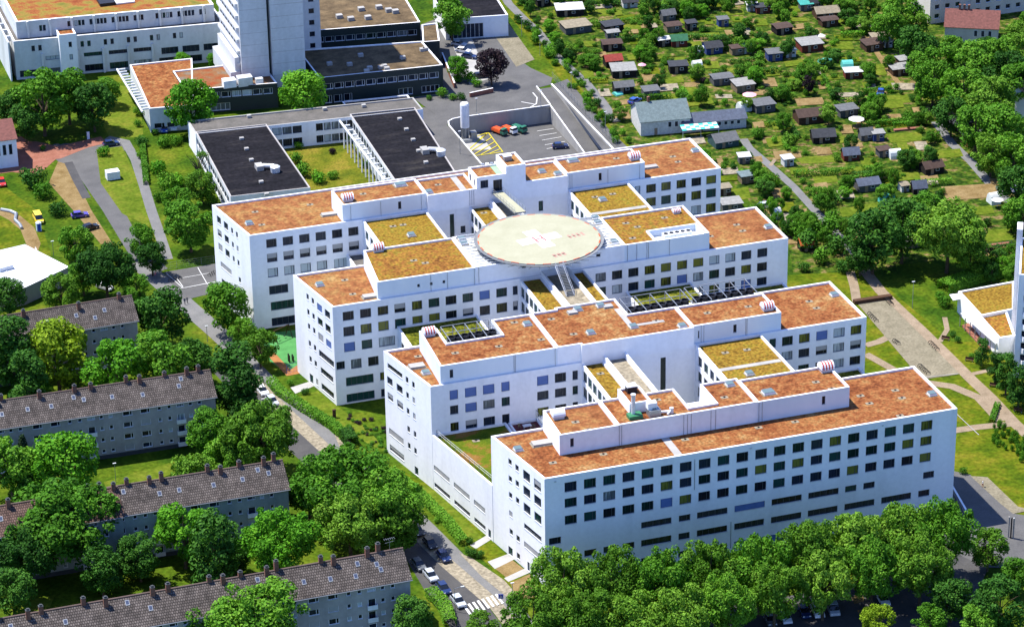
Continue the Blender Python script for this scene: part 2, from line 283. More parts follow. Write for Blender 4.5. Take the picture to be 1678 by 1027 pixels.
def windows(parent, p0, p1, rects, mix, fr=None, depth=0.26, name='window'):
    fr = fr or frame_m
    ang = atan2(p1[1]-p0[1], p1[0]-p0[0]); L = hypot(p1[0]-p0[0], p1[1]-p0[1]); dx, dy = (p1[0]-p0[0])/L, (p1[1]-p0[1])/L
    for r in rects:
        k = r[4] if len(r) > 4 else random.choices(list(mix), list(mix.values()))[0]
        kind = {'B': 'full', 'G': 'full', 'h': 'half', 'H': 'half'}.get(k, 'plain')
        pane = {'d': g_dark, 'g': g_green, 'o': g_olive, 'p': g_pale, 'h': g_dark, 'H': g_olive}.get(k, g_dark)
        me = win_mesh(r[1]-r[0], r[3]-r[2], kind, fr)
        bl = {'B': blind_b}.get(k, blind_g)
        o = inst(name, me, parent, (p0[0]+dx*r[0]-dy*depth, p0[1]+dy*r[0]+dx*depth, r[2]), ang, {0: pane, 2: bl})
def block(root, name, poly, z0, z1, roof, rects={}, mix={'d': 1}, wall=None, par=0.45, thick=0.45, roofname='roof', fr=None, label=None, cop=None):
    """building block: walls with openings, parapet, roof surface. poly is counter-clockwise; rects by edge."""
    wall = wall or white
    e = part(name, root)
    if label: e['label'] = label
    b = MB(); n = len(poly)
    cx = sum(p[0] for p in poly)/n; cy = sum(p[1] for p in poly)/n
    inn = []
    for i in range(n):
        a, p, c = poly[i-1], poly[i], poly[(i+1) % n]
        d1 = Vector((p[0]-a[0], p[1]-a[1])).normalized(); d2 = Vector((c[0]-p[0], c[1]-p[1])).normalized()
        n1 = Vector((-d1.y, d1.x)); n2 = Vector((-d2.y, d2.x)); k = thick/(1+n1.dot(n2)); q = (n1+n2)*k
        inn.append((p[0]+q.x, p[1]+q.y))
    for i in range(n):
        p, q = poly[i], poly[(i+1) % n]
        rr = facade(b, p, q, z0, z1, rects.get(i, []))
        if rr: windows(e, p, q, rr, mix, fr)
        b.face([(*p, z1), (*q, z1), (*inn[(i+1) % n], z1), (*inn[i], z1)], 1)
        b.face([(*inn[i], z1), (*inn[(i+1) % n], z1), (*inn[(i+1) % n], z1-par-0.1), (*inn[i], z1-par-0.1)], 1)
    b.build('wall', [wall, cop or coping], e)
    r = MB(); r.poly(inn, z1-par); r.build(roofname, roof, e)
    return e
# ================================================================== the white hospital
H = thing('hospital_building', 'large white flat roofed hospital of four linked wings with orange sedum roofs and helipad', 'hospital')
ROWS = [(20.25, 22.4), (16.8, 18.85), (13.0, 15.05)]
def cols(xs, rows, kinds=None): return [(a, b, c, d, random.choice('ddddgB' if kinds else 'd')) if kinds else (a, b, c, d) for c, d in rows for a, b in xs]
def X(x0, rl): return [(a-x0, b-x0, *r) for a, b, *r in rl]
A0 = [(0, 0), (87.8, 0), (87.8, 20.5), (-4.28, 20.52)]
B0 = [(-9.35, 45.3), (88.2, 45.3), (88.2, 64.8), (-13.85, 64.8)]
C0 = [(-18.32, 89.3), (88.6, 89.3), (88.6, 108.5), (-22.25, 108.45)]
D0 = [(-26.25, 132.75), (89.5, 132.75), (89.5, 153.05), (-30.3, 153.07)]
def left(poly, ys):   # window list given by world y on the slanted street end (edge 3)
    (x1, y1), (x0, y0) = poly[3], poly[0]; k = hypot(x1-x0, y1-y0)/(y1-y0)
    return [((y1-b)*k, (y1-a)*k, *(r if len(r) > 2 else (*r, random.choice('ddddGGhhgB' if b-a > 2 else 'dddddgG')))) for a, b, *r in ys]
def LW(p, q, ys):   # windows by world y on any slanted wall from p (far) to q (near)
    k = hypot(p[0]-q[0], p[1]-q[1])/(p[1]-q[1]); return [((p[1]-b)*k, (p[1]-a)*k, *r) for a, b, *r in ys]
mixN = dict(d=5, g=3.5, o=2.2, p=0.4, B=0.15)
mixW = dict(d=4, g=1.5, o=1.2, p=2.2, h=1.2, B=0.8)
mixL = dict(d=3, G=2.5, p=0.5, h=1.5, B=.3)
# --- front wing
c20 = [(4.1+3.99*i, 6.6+3.99*i) for i in range(20)]
fr = cols(c20, ROWS)
fr += [(.8, 3.3, 9.1, 10.65, 'd'), (80.9, 83.35, 9.1, 10.65, 'd')] + cols([(20, 26.4), (27.95, 30.4), (31.8, 38.3), (39.8, 46.3), (47.75, 54.3), (55.7, 62.3), (63.7, 66.2), (67.7, 70.2)], [(9.15, 10.6)], 1)
fr += cols([(8.1, 10.6), (12.1, 14.6), (16.1, 18.6), (20, 26.4), (27.9, 30.3), (31.8, 38.3), (39.8, 46.2), (47.7, 54.3), (55.7, 62.2), (63.7, 70.3), (71.8, 78.4), (80, 82.5)], [(5.05, 6.55), (0.95, 2.45)], 1)
lf = [(a, b, *r) for r in ROWS for a, b in ((1.35, 4.0), (5.5, 8.1))]
lf += [(9.8, 11.1, z, z+1.35) for z in (20.8, 17.3, 13.5, 4.9, 0.9)] + [(12.5, 13.8, z, z+1.3) for z in (20.9, 17.1, 13.4, 9.2, 5.1)]
lf += [(1.4, 8.05, 9.2, 10.4, 'd'), (1.4, 8.1, 4.95, 6.25, 'G'), (1.5, 5.6, .7, 2.0, 'G'), (6.1, 6.95, .15, 2.2, 'g'), (12.7, 14.4, .15, 2.1, 'g')]
WA = block(H, 'front_wing', A0, -.3, 24, [sedum_red], {0: fr, 3: left(A0, lf)}, mixN, label='front wing with twenty window columns')
# --- second wing
fb = cols([(-5.3, -3.5), (-2, .5), (1.9, 4.4), (5.9, 7.7)], [ROWS[0]]); fb = [(*q, 'B') for q in fb]
fb += [(-5.3, -3.5, *ROWS[1], 'd'), (-2, .5, *ROWS[1], 'B'), (1.9, 4.4, *ROWS[1], 'p'), (5.9, 7.7, *ROWS[1], 'g'), (-5.3, -3.5, 12.75, 14.9, 'o'), (-2, .5, 12.75, 14.9, 'h'), (1.9, 4.4, 12.75, 14.9, 'd'), (5.95, 7.6, 12.5, 14.9, 'd')]
fb += cols([(13.7, 16.2), (17.6, 20.1), (21.5, 22.7)], ROWS) + [(41.1, 42.3, 13.9, 22.15, 'g')]
fb += cols([(65.8, 67.3), (68.7, 71.2), (72.6, 75.1), (76.6, 79.2), (80.6, 83.2), (84.6, 87.1)], ROWS)
lb = [(57.0, 63.2, 20.7, 21.9, 'd')] + [(a, b, c, d) for c, d in ((16.9, 18.7), (13.2, 14.9)) for a, b in ((61.3, 63.6), (57.1, 59.6))]
lb += [(a, b, z, z+1.45) for z in (20.6, 17, 13.3, 9.05, 5.1) for a, b in ((54.5, 55.6), (51.9, 52.95))] + [(57.4, 63.5, 4.9, 6.4), (57.4, 63.5, 1.0, 2.5), (51.5, 53, .15, 2.1, 'g')]
WB = block(H, 'second_wing', B0, -.3, 24, [sedum_red], {0: X(-9.35, fb), 3: left(B0, lb)}, mixW)
# --- third wing
fc = cols([(-16.1, -13.6), (-12.2, -9.7), (-8.2, -5.8), (-4.4, -1.9), (-.4, 1.95), (3.4, 5.9), (7.3, 9.8), (11.2, 13.65), (15.1, 17.5), (19, 21.5), (22.85, 24.0)], ROWS[:1]+[(16.45, 18.75)])
fc += [(-16.1, -13.6, 12.7, 14.9, 'B'), (-12.1, -9.7, 12.7, 14.9, 'g'), (-8.2, -4.5, 12.6, 14.9, 'p'), (-18.0, -16.1, 8.7, 10.6, 'd'), (-14.7, -12.3, 8.35, 10.65), (-10.8, -8.4, 8.35, 10.6), (-16, -9.7, 4.3, 6.45, 'g'), (-8.2, -5.8, 4.4, 6.4), (-16, -9.6, .3, 2.35, 'g'), (-8.1, -5.8, .3, 2.3), (-4.2, -1.8, 4.4, 6.4), (-4.2, -1.8, .3, 2.3)]
fc += cols([(42.25+3.885*i, 44.7+3.885*i) for i in range(11)], ROWS[:1]+[(16.75, 18.9)]) + cols([(65.6+3.885*i, 68+3.885*i) for i in range(5)], [(12.8, 15.2)])
lc = [(a, b, z, z+1.45) for z in (20.75, 17, 13.5, 9.3, 5.4) for a, b in ((100.9, 102.0), (98.35, 99.5))] + [(a, b, z, z+1.85) for z in (20.2, 16.75, 13.0) for a, b in ((94.5, 96.9), (90.7, 93.2))]
lc += [(89.8, 97, 8.9, 10.55, 'd'), (90.5, 96.5, 4.9, 6.45), (90.5, 96.5, .9, 2.5), (100.6, 102.3, .15, 2.4, 'g'), (98.1, 99.1, .9, 2.5)]
WC_ = block(H, 'third_wing', C0, -.3, 24, [sedum_org], {0: X(-18.32, fc), 3: left(C0, lc)}, dict(d=4, g=1, o=2.6, p=1.6, h=.6, B=.3), label='wing that carries the helipad')
# --- rear wing
fd = cols([(-22.4+3.9*i, -19.95+3.9*i) for i in range(6)], [ROWS[0]]); fd = [(*q, 'd') for q in fd]
fd += [(*q, 'h') for q in cols([(-22.4+3.9*i, -19.95+3.9*i) for i in range(6)], [(16.6, 18.8)])] + [(*q, 'p') for q in cols([(-22.4+3.9*i, -19.95+3.9*i) for i in range(4)], [(12.8, 15.05)])]
fd += [(-6.6, -3.1, 12.6, 15.0, 'p'), (-22.3, -17.8, 8.4, 10.6, 'd'), (-22.1, -14, 4.3, 6.5, 'g'), (-22.1, -14, .3, 2.4, 'd'), (21.6, 22.7, 13, 22.1, 'g'), (24.2, 25.4, 16.9, 18.7, 'd'), (43.5, 44.6, 19.6, 22.2, 'g')]
fd += cols([(67.6, 69), (70.5, 72.95), (74.3, 76.75), (78.2, 80.6), (82, 84.5), (85.8, 88.35)], [ROWS[0], (16.7, 18.95), (12.8, 15.15)])
ld = [(a, b, z, z+1.85) for z in (20.5, 17.1, 13.5) for a, b in ((148.4, 150.6), (144.5, 146.8))] + [(a, b, z, z+1.5) for z in (20.75, 17.2, 13.6) for a, b in ((141.8, 142.85), (139.2, 140.25))]
ld += [(138.9, 140.1, 9.4, 10.8), (144, 150, 9.4, 10.8), (144, 150, 5, 6.4), (144, 150, 1, 2.4)]
WD = block(H, 'rear_wing', D0, -4.8, 24, [sedum_org], {0: X(-26.25, fd), 3: left(D0, ld)}, dict(d=3, o=4, p=.8, g=.5))
# --- penthouses (set-back top storeys)
def rect(x0, y0, x1, y1): return [(x0, y0), (x1, y0), (x1, y1), (x0, y1)]
PZ = 28.05
def pent(poly, roof, rects={}, z1=PZ, wall=None, name='penthouse', z0=23.3): return block(H, name, poly, z0, z1, roof, rects, {'d': 1}, wall or panelw, 0.45, 0.4)
slit = lambda s: [(s, s+.75, 25.0, 26.9, 'd')]
pA1 = pent([(6.2, 8.9), (18.4, 8.9), (18.4, 20.05), (6.5, 20.05)], [sedum_org], {0: slit(2.2)}, z1=PZ, wall=white)
pA2 = pent([(18.4, 8.85), (48, 8.85), (48, 20.1), (40.0, 20.1), (40.0, 11.3), (34.3, 11.3), (34.3, 20.1), (18.4, 20.1)], [sedum_red], z1=PZ+.12, wall=white)
pA3 = pent([(48, 8.9), (68, 8.9), (68, 19.4), (48, 19.4)], [sedum_red], {0: slit(14.0)})
bxA = pent(rect(22.4, 13.3, 27.0, 20.3), [sedum_red], z0=27.4, z1=30.0, wall=white, name='lift_housing')
pB1 = pent([(-7.0, 45.85), (18.4, 45.85), (18.4, 63.4), (9.6, 63.4), (9.6, 55.9), (-2.4, 55.9), (-2.4, 63.4), (-6.3, 63.4)], [sedum_red], {0: slit(2.0)})
pB2 = pent([(18.4, 45.8), (23.5, 45.8), (23.5, 45.05), (48.5, 45.05), (48.5, 56.0), (37.7, 56.0), (37.7, 64.2), (24, 64.2), (24, 63.4), (18.4, 63.4)], [sedum_red], z1=PZ+.12, wall=white)
pB3 = pent(rect(48.5, 45.85, 68.6, 56.1), [sedum_red], {0: [(1.2, 1.5, 25, 26.8, 'd')]+slit(9.2)})
pC1 = pent([(-7.9, 89.85), (14.6, 89.85), (14.6, 107.2), (-6.2, 107.2)], [sedum_mix], {0: [(9+2.9*i, 9.6+2.9*i, 25.4, 26.1, 'd') for i in range(3)]})
pC2 = pent(rect(14.6, 89.8, 49.3, 107.2), [flat('white roof membrane', (0.42, 0.43, 0.42), 0.8)], {0: [(10.6, 11.6, 26.2, 26.9, 'd'), (28, 29, 26.2, 26.9, 'd')]}, z1=PZ+.1, wall=white)
pC3 = pent([(49.3, 89.85), (57.0, 89.85), (57.0, 95.4), (68.3, 95.4), (68.3, 89.86), (69.6, 89.86), (69.6, 106.3), (49.3, 106.3)], [sedum_mix])
block(H, 'pit_front', [(56.9, 89.87), (68.4, 89.87), (68.4, 90.4), (56.9, 90.4)], 23.3, 27.95, [coping], {}, {'d': 1}, panelw, .02, .1)
pD1 = pent([(-3.9, 133.3), (16.3, 133.3), (16.3, 142.6), (-4.1, 142.6)], [sedum_org], {0: slit(13.3)})
pD2 = pent([(16.3, 132.5), (28.3, 132.5), (28.3, 142.5), (16.3, 142.5)], [sedum_org], z1=PZ-.3, wall=white)
pD3 = pent([(40.3, 132.5), (50.7, 132.5), (50.7, 142.4), (40.3, 142.4)], [sedum_org], z1=PZ-.3, wall=white)
pD4 = pent(rect(50.7, 133.3, 70.3, 142.5), [sedum_org], {0: slit(8)})
tw1 = pent(rect(28.3, 132.45, 35.5, 139.2), [sedum_red], {0: [(.9, 2.8, 27.6, 29.6, 'd'), (4.0, 6.2, 26.3, 29.3, 'd')], 3: [(1.0, 2.2, 27.6, 29.4, 'd'), (4.4, 5.4, 27.6, 29.4, 'd')]}, z1=30.5, wall=white, name='stair_tower')
tw2 = pent(rect(35.5, 132.45, 40.3, 140.2), [sedum_org], z1=32.3, wall=white, name='stair_tower')
# notch in the right hand penthouse of the third wing: machinery pit sunk behind the facade
pit = part('machinery_pit', H); b = MB()
b.box(57.05, 90.45, 26.3, 68.25, 95.35, 26.5, 0); b.build('pit_floor', [steel_w], pit)
for i in range(5):
    d = MB(); x = 60.5+1.35*i; d.box(x-.6, 92.6, 26.51, x+.6, 94.4, 27.6, 0); d.lathe(x, 93.5, [(.5, 27.61), (.5, 27.75), (.35, 27.75), (0.0, 27.68)], 10, 1); d.build('condenser', [coping, black], pit)
# --- links between the wings
def link(poly, z1, roof, rects={}, z0=-.2, wall=None, mix=None, name='link_block', par=.5): return block(H, name, poly, z0, z1, roof, rects, mix or {'d': 1, 'g': 1}, wall or white, par, .4)
lk1 = link([(-4.30, 20.3), (6.8, 20.3), (6.8, 45.5), (-9.36, 45.5)], 12.9, [ramp_mat('terrace planting', [(0.3, (0.03, 0.07, 0.006)), (0.48, (0.09, 0.12, 0.008)), (0.56, (0.19, 0.10, 0.025)), (0.75, (0.24, 0.15, 0.045))], 0.16, 8, 1, (4, .7, 1.1), .05)], {3: LW((-9.36, 45.5), (-4.30, 20.3), [(38.2, 44.9, 4.85, 6.1, 'G'), (29.8, 36.4, 4.85, 6.1, 'G'), (23.4, 28, 4.85, 6.1, 'G'), (38.2, 44.9, .9, 2.0, 'd'), (29.8, 36.4, .9, 2.0, 'd'), (23.4, 28, .9, 2, 'd'), (21.2, 22.3, .15, 2.1, 'g')])}, name='terrace_block')
lk1b = link(rect(7.3, 20.3, 13.8, 45.5), 12.7, [flat('dark red deck', (0.10, 0.02, 0.025), .8)], {}, name='terrace_block')
b = MB()   # railing along the street edge of the terrace
for s in range(13):
    t = s/12; x, y = -8.9+4.9*t, 45.0-23.4*t; b.tube((x+.5, y, 12.4), (x+.5, y, 14.0), .05, 5)
for z in (13.95, 13.4): b.tube((-8.4, 45, z), (-3.5, 21.6, z), .05, 5)
b.build('railing', steel, lk1)
b = MB(); b.tube((13.3, 45, 12.3), (13.3, 45, 15), .07, 5); b.tube((13.3, 36, 12.3), (13.3, 36, 13.6), .07, 5); b.tube((13.3, 45, 15), (13.3, 36, 13.6), .06, 5); b.tube((13.3, 45, 13.6), (13.3, 36, 12.9), .05, 5); b.build('railing', steel, lk1b)
glz = [(1+3.0*i, 3.4+3.0*i, a, a+2.4, 'g') for i in range(8) for a in (20.2, 16.6, 12.8)]
lk2 = link([(23.6, 20.2), (28.3, 20.2), (28.3, 45.6), (23.6, 45.6)], 23.7, [sedum_yel], {3: glz})
lk3 = link(rect(28.3, 20.15, 33.3, 45.65), 24.9, [tanm], par=1.3)
lk4 = link(rect(48.9, 20.2, 63.8, 45.6), 23.95, [sedum_yel], {3: [(2+3.4*i, 4.2+3.4*i, a, a+2.3) for i in range(7) for a in (20, 16.4, 12.8)]})
lk5 = link(rect(63.8, 20.2, 86.9, 45.6), 12.2, [sedum_grn])
for i, (x0, x1, z, rf) in enumerate(((-3.9, 14.5, 16.9, sedum_grn), (49.4, 65, 16.8, sedum_grn), (65, 87.6, 13.2, sedum_grn))): link(rect(x0, 64.5, x1, 89.6), z, [rf], {3: [(3+4*i, 5.4+4*i, 12.4, 14.6) for i in range(5)]} if i == 0 else {})
lk6 = link(rect(24.5, 64.5, 29.5, 89.6), 23.75, [sedum_yel], {3: glz})
lk7 = link(rect(29.5, 64.45, 35.9, 89.65), 24.9, [tanm], par=1.3)
lk8 = link(rect(35.9, 64.5, 39.5, 89.6), 23.75, [sedum_yel], {1: glz})
lk9 = link(rect(.6, 108.2, 16.1, 133), 23.8, [sedum_yel], {3: [(2.5+4*i, 4.9+4*i, a, a+2.3) for i in range(5) for a in (20, 16.4, 12.6)]})
link(rect(-3.6, 108.2, .5, 133), 15.8, [bitgrey])
lkA = link(rect(26.5, 108.2, 31.4, 133), 23.2, [sedum_yel], {3: glz})
lkB = link(rect(31.4, 108.15, 36.2, 133.05), 24.6, [tanm], par=1.2)
lkC = link(rect(50.9, 108.2, 65.8, 133), 23.85, [sedum_yel], {3: [(2+3.4*i, 4.2+3.4*i, a, a+2.3) for i in range(7) for a in (20, 16.4, 12.8)]})
# walkway strips of pale slabs on the link roofs
def slab(par, x0, y0, x1, y1, z, h=.05, mt=None, name='paving_strip'):
    b = MB(); b.box(x0, y0, z, x1, y1, z+h, 0); return b.build(name, mt or concrete, par)
slab(lk4, 49.5, 32.6, 63.2, 33.9, 23.46); slab(lkC, 51.5, 118, 65.2, 119.4, 23.36)
for x, za, zb in ((31.15, 15.9, 22.7), (39.05, 1.2, 7.2), (15.4, .3, 5)): b = MB(); b.tube((x, -.07, za), (x, -.07, zb), .06, 6); b.build('downpipe', steel, WA)
for x, z in ((2.2, 22.9), (43, 22.9), (71.4, 22.9)): b = MB(); b.box(x-.2, -.12, z, x+.2, -.005, z+.3); b.build('wall_vent', steel_w, WA)
slab(WA, 27.4, .6, 29.0, 8.7, 23.56); slab(pD2, 24.7, 133, 26.2, 142, 27.31); slab(pB2, 36, 50.5, 37.2, 60, 27.74); slab(pB2, 37.2, 50.5, 44, 51.5, 27.745)
# --- pipes and seams on cladding
for x in (18.6, 19.1, 32.2, 33.0, 33.8, 38, 39, 48.3, 49): b = MB(); b.tube((x, 8.78, 23.6), (x, 8.78, 28), .045, 5); b.build('downpipe', steel, pA2)
for x, y in ((-7+15.9, 45.79), (-7+16.2, 45.79), (17.9, 45.79), (51, 45.8), (50.4, 45.8), (60.5, 45.8), (60.8, 45.8)): b = MB(); b.tube((x, y, 23.6), (x, y, 28), .045, 5); b.build('downpipe', steel, pB1)
for x, y in ((4.2, 89.79), (8, 89.79), (14.2, 89.79), (15.2, 89.74), (50, 89.79), (52.2, 89.79), (54.6, 89.79), (55, 89.79), (60, 89.79)): b = MB(); b.tube((x, y, 23.6), (x, y, 28), .045, 5); b.build('downpipe', steel, pC1)
for x, y in ((-2, 133.24), (5.2, 133.24), (15, 133.24), (27, 132.44), (27.5, 132.44), (26.5, 132.44), (51.5, 133.24), (52, 133.24), (61, 133.24), (69, 133.24)): b = MB(); b.tube((x, y, 23.7), (x, y, 27.6), .045, 5); b.build('downpipe', steel, pD1)
# --- small roof fittings, positions by photo pixel on the roof they stand on
b = MB(); b.box(-.75, -.5, 0, .75, .5, .06, 0); b.lathe(0, 0, [(.23, .07), (.23, .2), (0, .22)], 8, 1); DR = b.mesh('roof_drain', [tanm, black])
b = MB(); b.box(-1.05, -1.0, 0, 1.05, 1.0, .07, 2); b.box(-.8, -.75, .07, .8, .75, .5, 1); b.face([(-.72, -.67, .62), (.72, -.67, .62), (.6, .6, .72), (-.6, .6, .72)], 0)
for q in ([(-.8, -.75, .5), (.8, -.75, .5), (.72, -.67, .62), (-.72, -.67, .62)], [(.8, -.75, .5), (.8, .75, .5), (.6, .6, .72), (.72, -.67, .62)], [(.8, .75, .5), (-.8, .75, .5), (-.6, .6, .72), (.6, .6, .72)], [(-.8, .75, .5), (-.8, -.75, .5), (-.72, -.67, .62), (-.6, .6, .72)]): b.face(q, 0)
SK = b.mesh('skylight', [flat('grey skylight dome', (0.11, 0.16, 0.17), .2, .3), coping, tanm])
b = MB(); b.box(-2.3, -1.2, 0, 2.3, 1.2, .06, 1); b.box(-2.0, -.95, .06, 2.0, .95, .5, 0); SB = b.mesh('roof_hatch', [concrete, tanm])
def cowl_mesh(stripe):   # barrel shaped air intake with painted stripes on a grey plinth
    b = MB(); b.box(-1.1, -.9, 0, 1.1, .9, .7, 2); n = 9
    for k in range(n):
        x0, x1 = -1.3+2.6*k/n, -1.3+2.6*(k+1)/n
        for i in range(8):
            a0, a1 = pi*i/8, pi*(i+1)/8
            b.face([(x0, -1.15*cos(a0), .7+1.2*sin(a0)), (x1, -1.15*cos(a0), .7+1.2*sin(a0)), (x1, -1.15*cos(a1), .7+1.2*sin(a1)), (x0, -1.15*cos(a1), .7+1.2*sin(a1))], 1 if (stripe and k % 2 == 1 and i < 5) else 0)
    for x in (-1.3, 1.3): b.face([(x, -1.15*cos(pi*i/8), .7+1.2*sin(pi*i/8)) for i in range(9)], 0)
    return b.mesh('air_cowl', [coping, redm, steel_w])
CO, CW = cowl_mesh(1), cowl_mesh(0)
def put(me, e, z, pts, rz=0, sc=None):
    for u, v in pts: x, y = P(u, v, z); inst(me.name, me, e, (x, y, z+.005), rz, None, sc)
R, RP = 23.55, 27.6
put(DR, WA, R, [(906, 758), (988.7, 744), (1122.8, 720), (1243, 700.5), (1303, 691), (1410, 648.5), (1424.7, 661), (1467, 639.5), (1478, 652), (1475, 681)])
put(DR, pA1, RP, [(943, 691.5), (964, 704)]); put(DR, pA2, RP+.1, [(1187, 651), (1077, 655)]); put(DR, pA3, RP, [(1337, 626), (1363, 637)])
put(SK, WA, R, [(849, 737), (1527, 646.5)]); put(SB, WA, R, [(888, 727)]); put(SK, pA2, RP+.1, [(1196, 631)]); put(SK, pA3, RP, [(1259, 644)], 0, (1.5, 1.2, 1))
put(DR, WB, R, [(685, 584), (1326, 494), (1338, 505)]); put(SK, WB, R, [(698, 611.5), (1367, 484)]); put(SB, WB, R, [(683, 601)], 0, (.8, 1, 1))
put(DR, pB1, RP, [(746, 578.5), (817.5, 567.5), (887, 556.5), (843, 528.5)]); put(SK, pB1, RP, [(864, 532)])
put(DR, pB2, RP+.1, [(903.5, 523), (940, 547.5), (1075, 526)]); put(SK, pB2, RP+.1, [(968, 546), (947, 508), (984, 502), (1038, 536), (1118, 535)]); put(SB, pB2, RP+.1, [(938, 513), (996, 503)], 0, (.5, .8, .9))
put(DR, pB3, RP, [(1226, 502.5), (1159, 513)])
put(DR, WC_, R, [(565, 459), (578, 482), (1207, 368.5), (1217, 378.5), (1164, 387.5)]); put(SK, WC_, R, [(524, 467.5), (1259, 373)]); put(SB, WC_, R, [(611, 486)], 0, (1.1, .9, 1))
put(DR, pC1, RP, [(678, 427), (697, 431)]); put(DR, pC3, RP, [(1025.5, 366), (1044.5, 372), (1036.5, 390.5), (1089, 357)]); put(SK, pC2, RP+.1, [(757, 393), (760, 400), (1007, 398), (975, 358), (980, 366)])
put(DR, WD, R, [(418, 347.5), (508, 335.5), (429, 368.5), (1102.6, 257), (1111, 265.5)]); put(SK, WD, R, [(408.5, 367), (1139, 248)]); put(SB, WD, R, [(541, 352), (1064, 275)], 0, (1, .8, .9))
put(DR, pD1, RP, [(595, 318)]); put(SK, pD1, RP, [(656, 304)], 0, (1.6, 1.2, 1)); put(DR, pD2, RP-.3, [(718, 303)]); put(SK, pD2, RP-.3, [(703, 316)]); put(SK, pD3, RP-.3, [(888, 282), (914, 286)]); put(SK, pD4, RP, [(939, 264.5)], 0, (1.5, 1, 1)); put(DR, pD4, RP, [(1010, 260)])
put(DR, lk9, 23.35, [(644, 371), (660.5, 368.5)]); put(SK, lk9, 23.35, [(674, 386)]); put(SK, lkC, 23.4, [(987.5, 328)]); put(DR, lkC, 23.4, [(975, 323), (1004, 318)]); put(DR, lk4, 23.5, [(1188.5, 578), (1224, 573)]); put(SK, lk4, 23.5, [(1228, 613)]); put(DR, lk2, 23.25, [(984, 612)]); put(DR, lkA, 22.7, [(793, 349)]); put(DR, lk1, 12.4, [(780, 722)])
put(CO, pD1, RP, [(569.5, 329)]); put(CO, pC1, RP, [(619, 411)]); put(CO, pB1, RP, [(703, 549)]); put(CO, pA3, RP, [(1353, 607)], 0, (1.1, 1.1, 1.1)); put(CO, pB3, RP, [(1257, 507)]); put(CO, pD4, RP, [(1039, 261)]); put(CW, pA1, RP, [(914, 684)]); put(CO, pC3, RP, [(1108, 349)], 0, (.7, .7, .6))
# small plant on the front penthouse: green base with flue, grey cooler and pipes
pl = part('roof_plant', pA2); b = MB(); x, y = P(1040, 684, 27.7); b.box(x-1.4, y-1, 27.7, x+1.4, y+1, 28.5, 0); b.build('plant_base', greenm, pl)
b = MB(); b.tube((x-.2, y+.3, 28.5), (x-.2, y+.3, 32.6), .42, 10); b.tube((x-.2, y+.3, 32.6), (x-.2, y+.3, 32.8), .55, 10); b.build('flue', steel_w, pl)
x, y = P(1071, 680, 27.7); b = MB(); b.box(x-1.2, y-1, 27.7, x+1.2, y+1, 29.2, 0); b.box(x-1.3, y-.4, 29.2, x+.6, y+1, 30.6, 1); b.lathe(x, y, [(.6, 29.21), (.6, 29.5), (0, 29.5)], 10, 0); b.build('cooler', [steel, coping], pl)
b = MB(); b.tube((x+1.2, y, 28.2), (x+3.6, y-.5, 28.2), .3, 8); b.tube((x+3.6, y-.5, 27.8), (x+3.6, y-.5, 29), .45, 8); b.tube((x+3.6, y-.5, 28.6), (x+2.5, y-1.2, 28.0), .22, 8); b.build('duct', steel_w, pl)
b = MB(); x, y = P(1034, 641, 29.6); b.box(x-1, y-.8, 29.55, x+1, y+.8, 30.9, 0); b.box(x-1.1, y-.9, 30.9, x+1.1, y+.9, 31.1, 1); b.build('vent_box', [black, coping], bxA)
x, y = P(802, 271, 30.1); b = MB()
for i in range(4): b.box(x-2+i*1.1, y-.5, 30.05, x-1.3+i*1.1, y+.4, 30.7, i % 2)
b.build('vent_box', [steel, coping], tw1); b = MB(); x, y = P(831, 262, 31.9); b.box(x-.9, y-.8, 31.85, x+.9, y+.8, 33, 0); b.box(x-1, y-.9, 33, x+1, y+.9, 33.15, 1); b.build('vent_box', [steel, coping], tw2)
slab(tw1, 33.6, 133.1, 35.0, 138.7, 30.06, .04, flat('faded green roofing', (0.22, 0.36, 0.22), .9), 'roof_sheet')
b = MB(); x0 = 37.2
b.box(34.6, 11.7, 23.6, 39.7, 20.0, 23.75, 0); b.build('roof_deck', steel_w, WA)
for i in range(4):
    d = MB(); x = 35.9+2.2*(i % 2); y = 13.6+2.8*(i//2); d.box(x-.95, y-1.1, 23.76, x+.95, y+1.1, 25.0, 0); d.lathe(x, y, [(.75, 25.01), (.75, 25.15), (.6, 25.15), (.0, 25.05)], 12, 1); d.build('cooling_fan', [coping, steel], WA)
# --- fan rows behind the second wing's penthouses
def fanrow(x0, x1, y, n, z=27.35):
    e = part('cooling_plant', H); b = MB()
    for i in range(5):
        x = x0+(x1-x0)*i/4; b.box(x-.07, y-2.2, z+.75, x+.07, y+5.2, z+.9, 0)
        for yy in (y-2.1, y+5.1): b.box(x-.07, yy-.07, 16.5, x+.07, yy+.07, z+.75, 0)
    b.box(x0, y+1.7, z+.91, x1, y+1.84, z+1.0, 0); b.box(x0, y+5.0, z+.91, x1, y+5.14, z+1.0, 0); b.box(x0, y-1.6, z-.7, x1, y+1.4, z-.5, 0)
    b.build('support_frame', steel, e)
    for i in range(n):
        x = x0+(x1-x0)*(i+.5)/n; d = MB(); d.box(x-.8, y-.9, z-.49, x+.8, y+.9, z-.1, 1); d.lathe(x, y, [(.85, z-.1), (.9, z+.75), (.72, z+.75), (.66, z+.25), (.2, z+.25), (.16, z+.55), (0, z+.55)], 14, 0); d.build('cooling_fan', [black, steel], e)
fanrow(-1.6, 9.0, 58.2, 7); fanrow(38.6, 52.5, 58.6, 8); fanrow(53.5, 67.5, 58.8, 8)
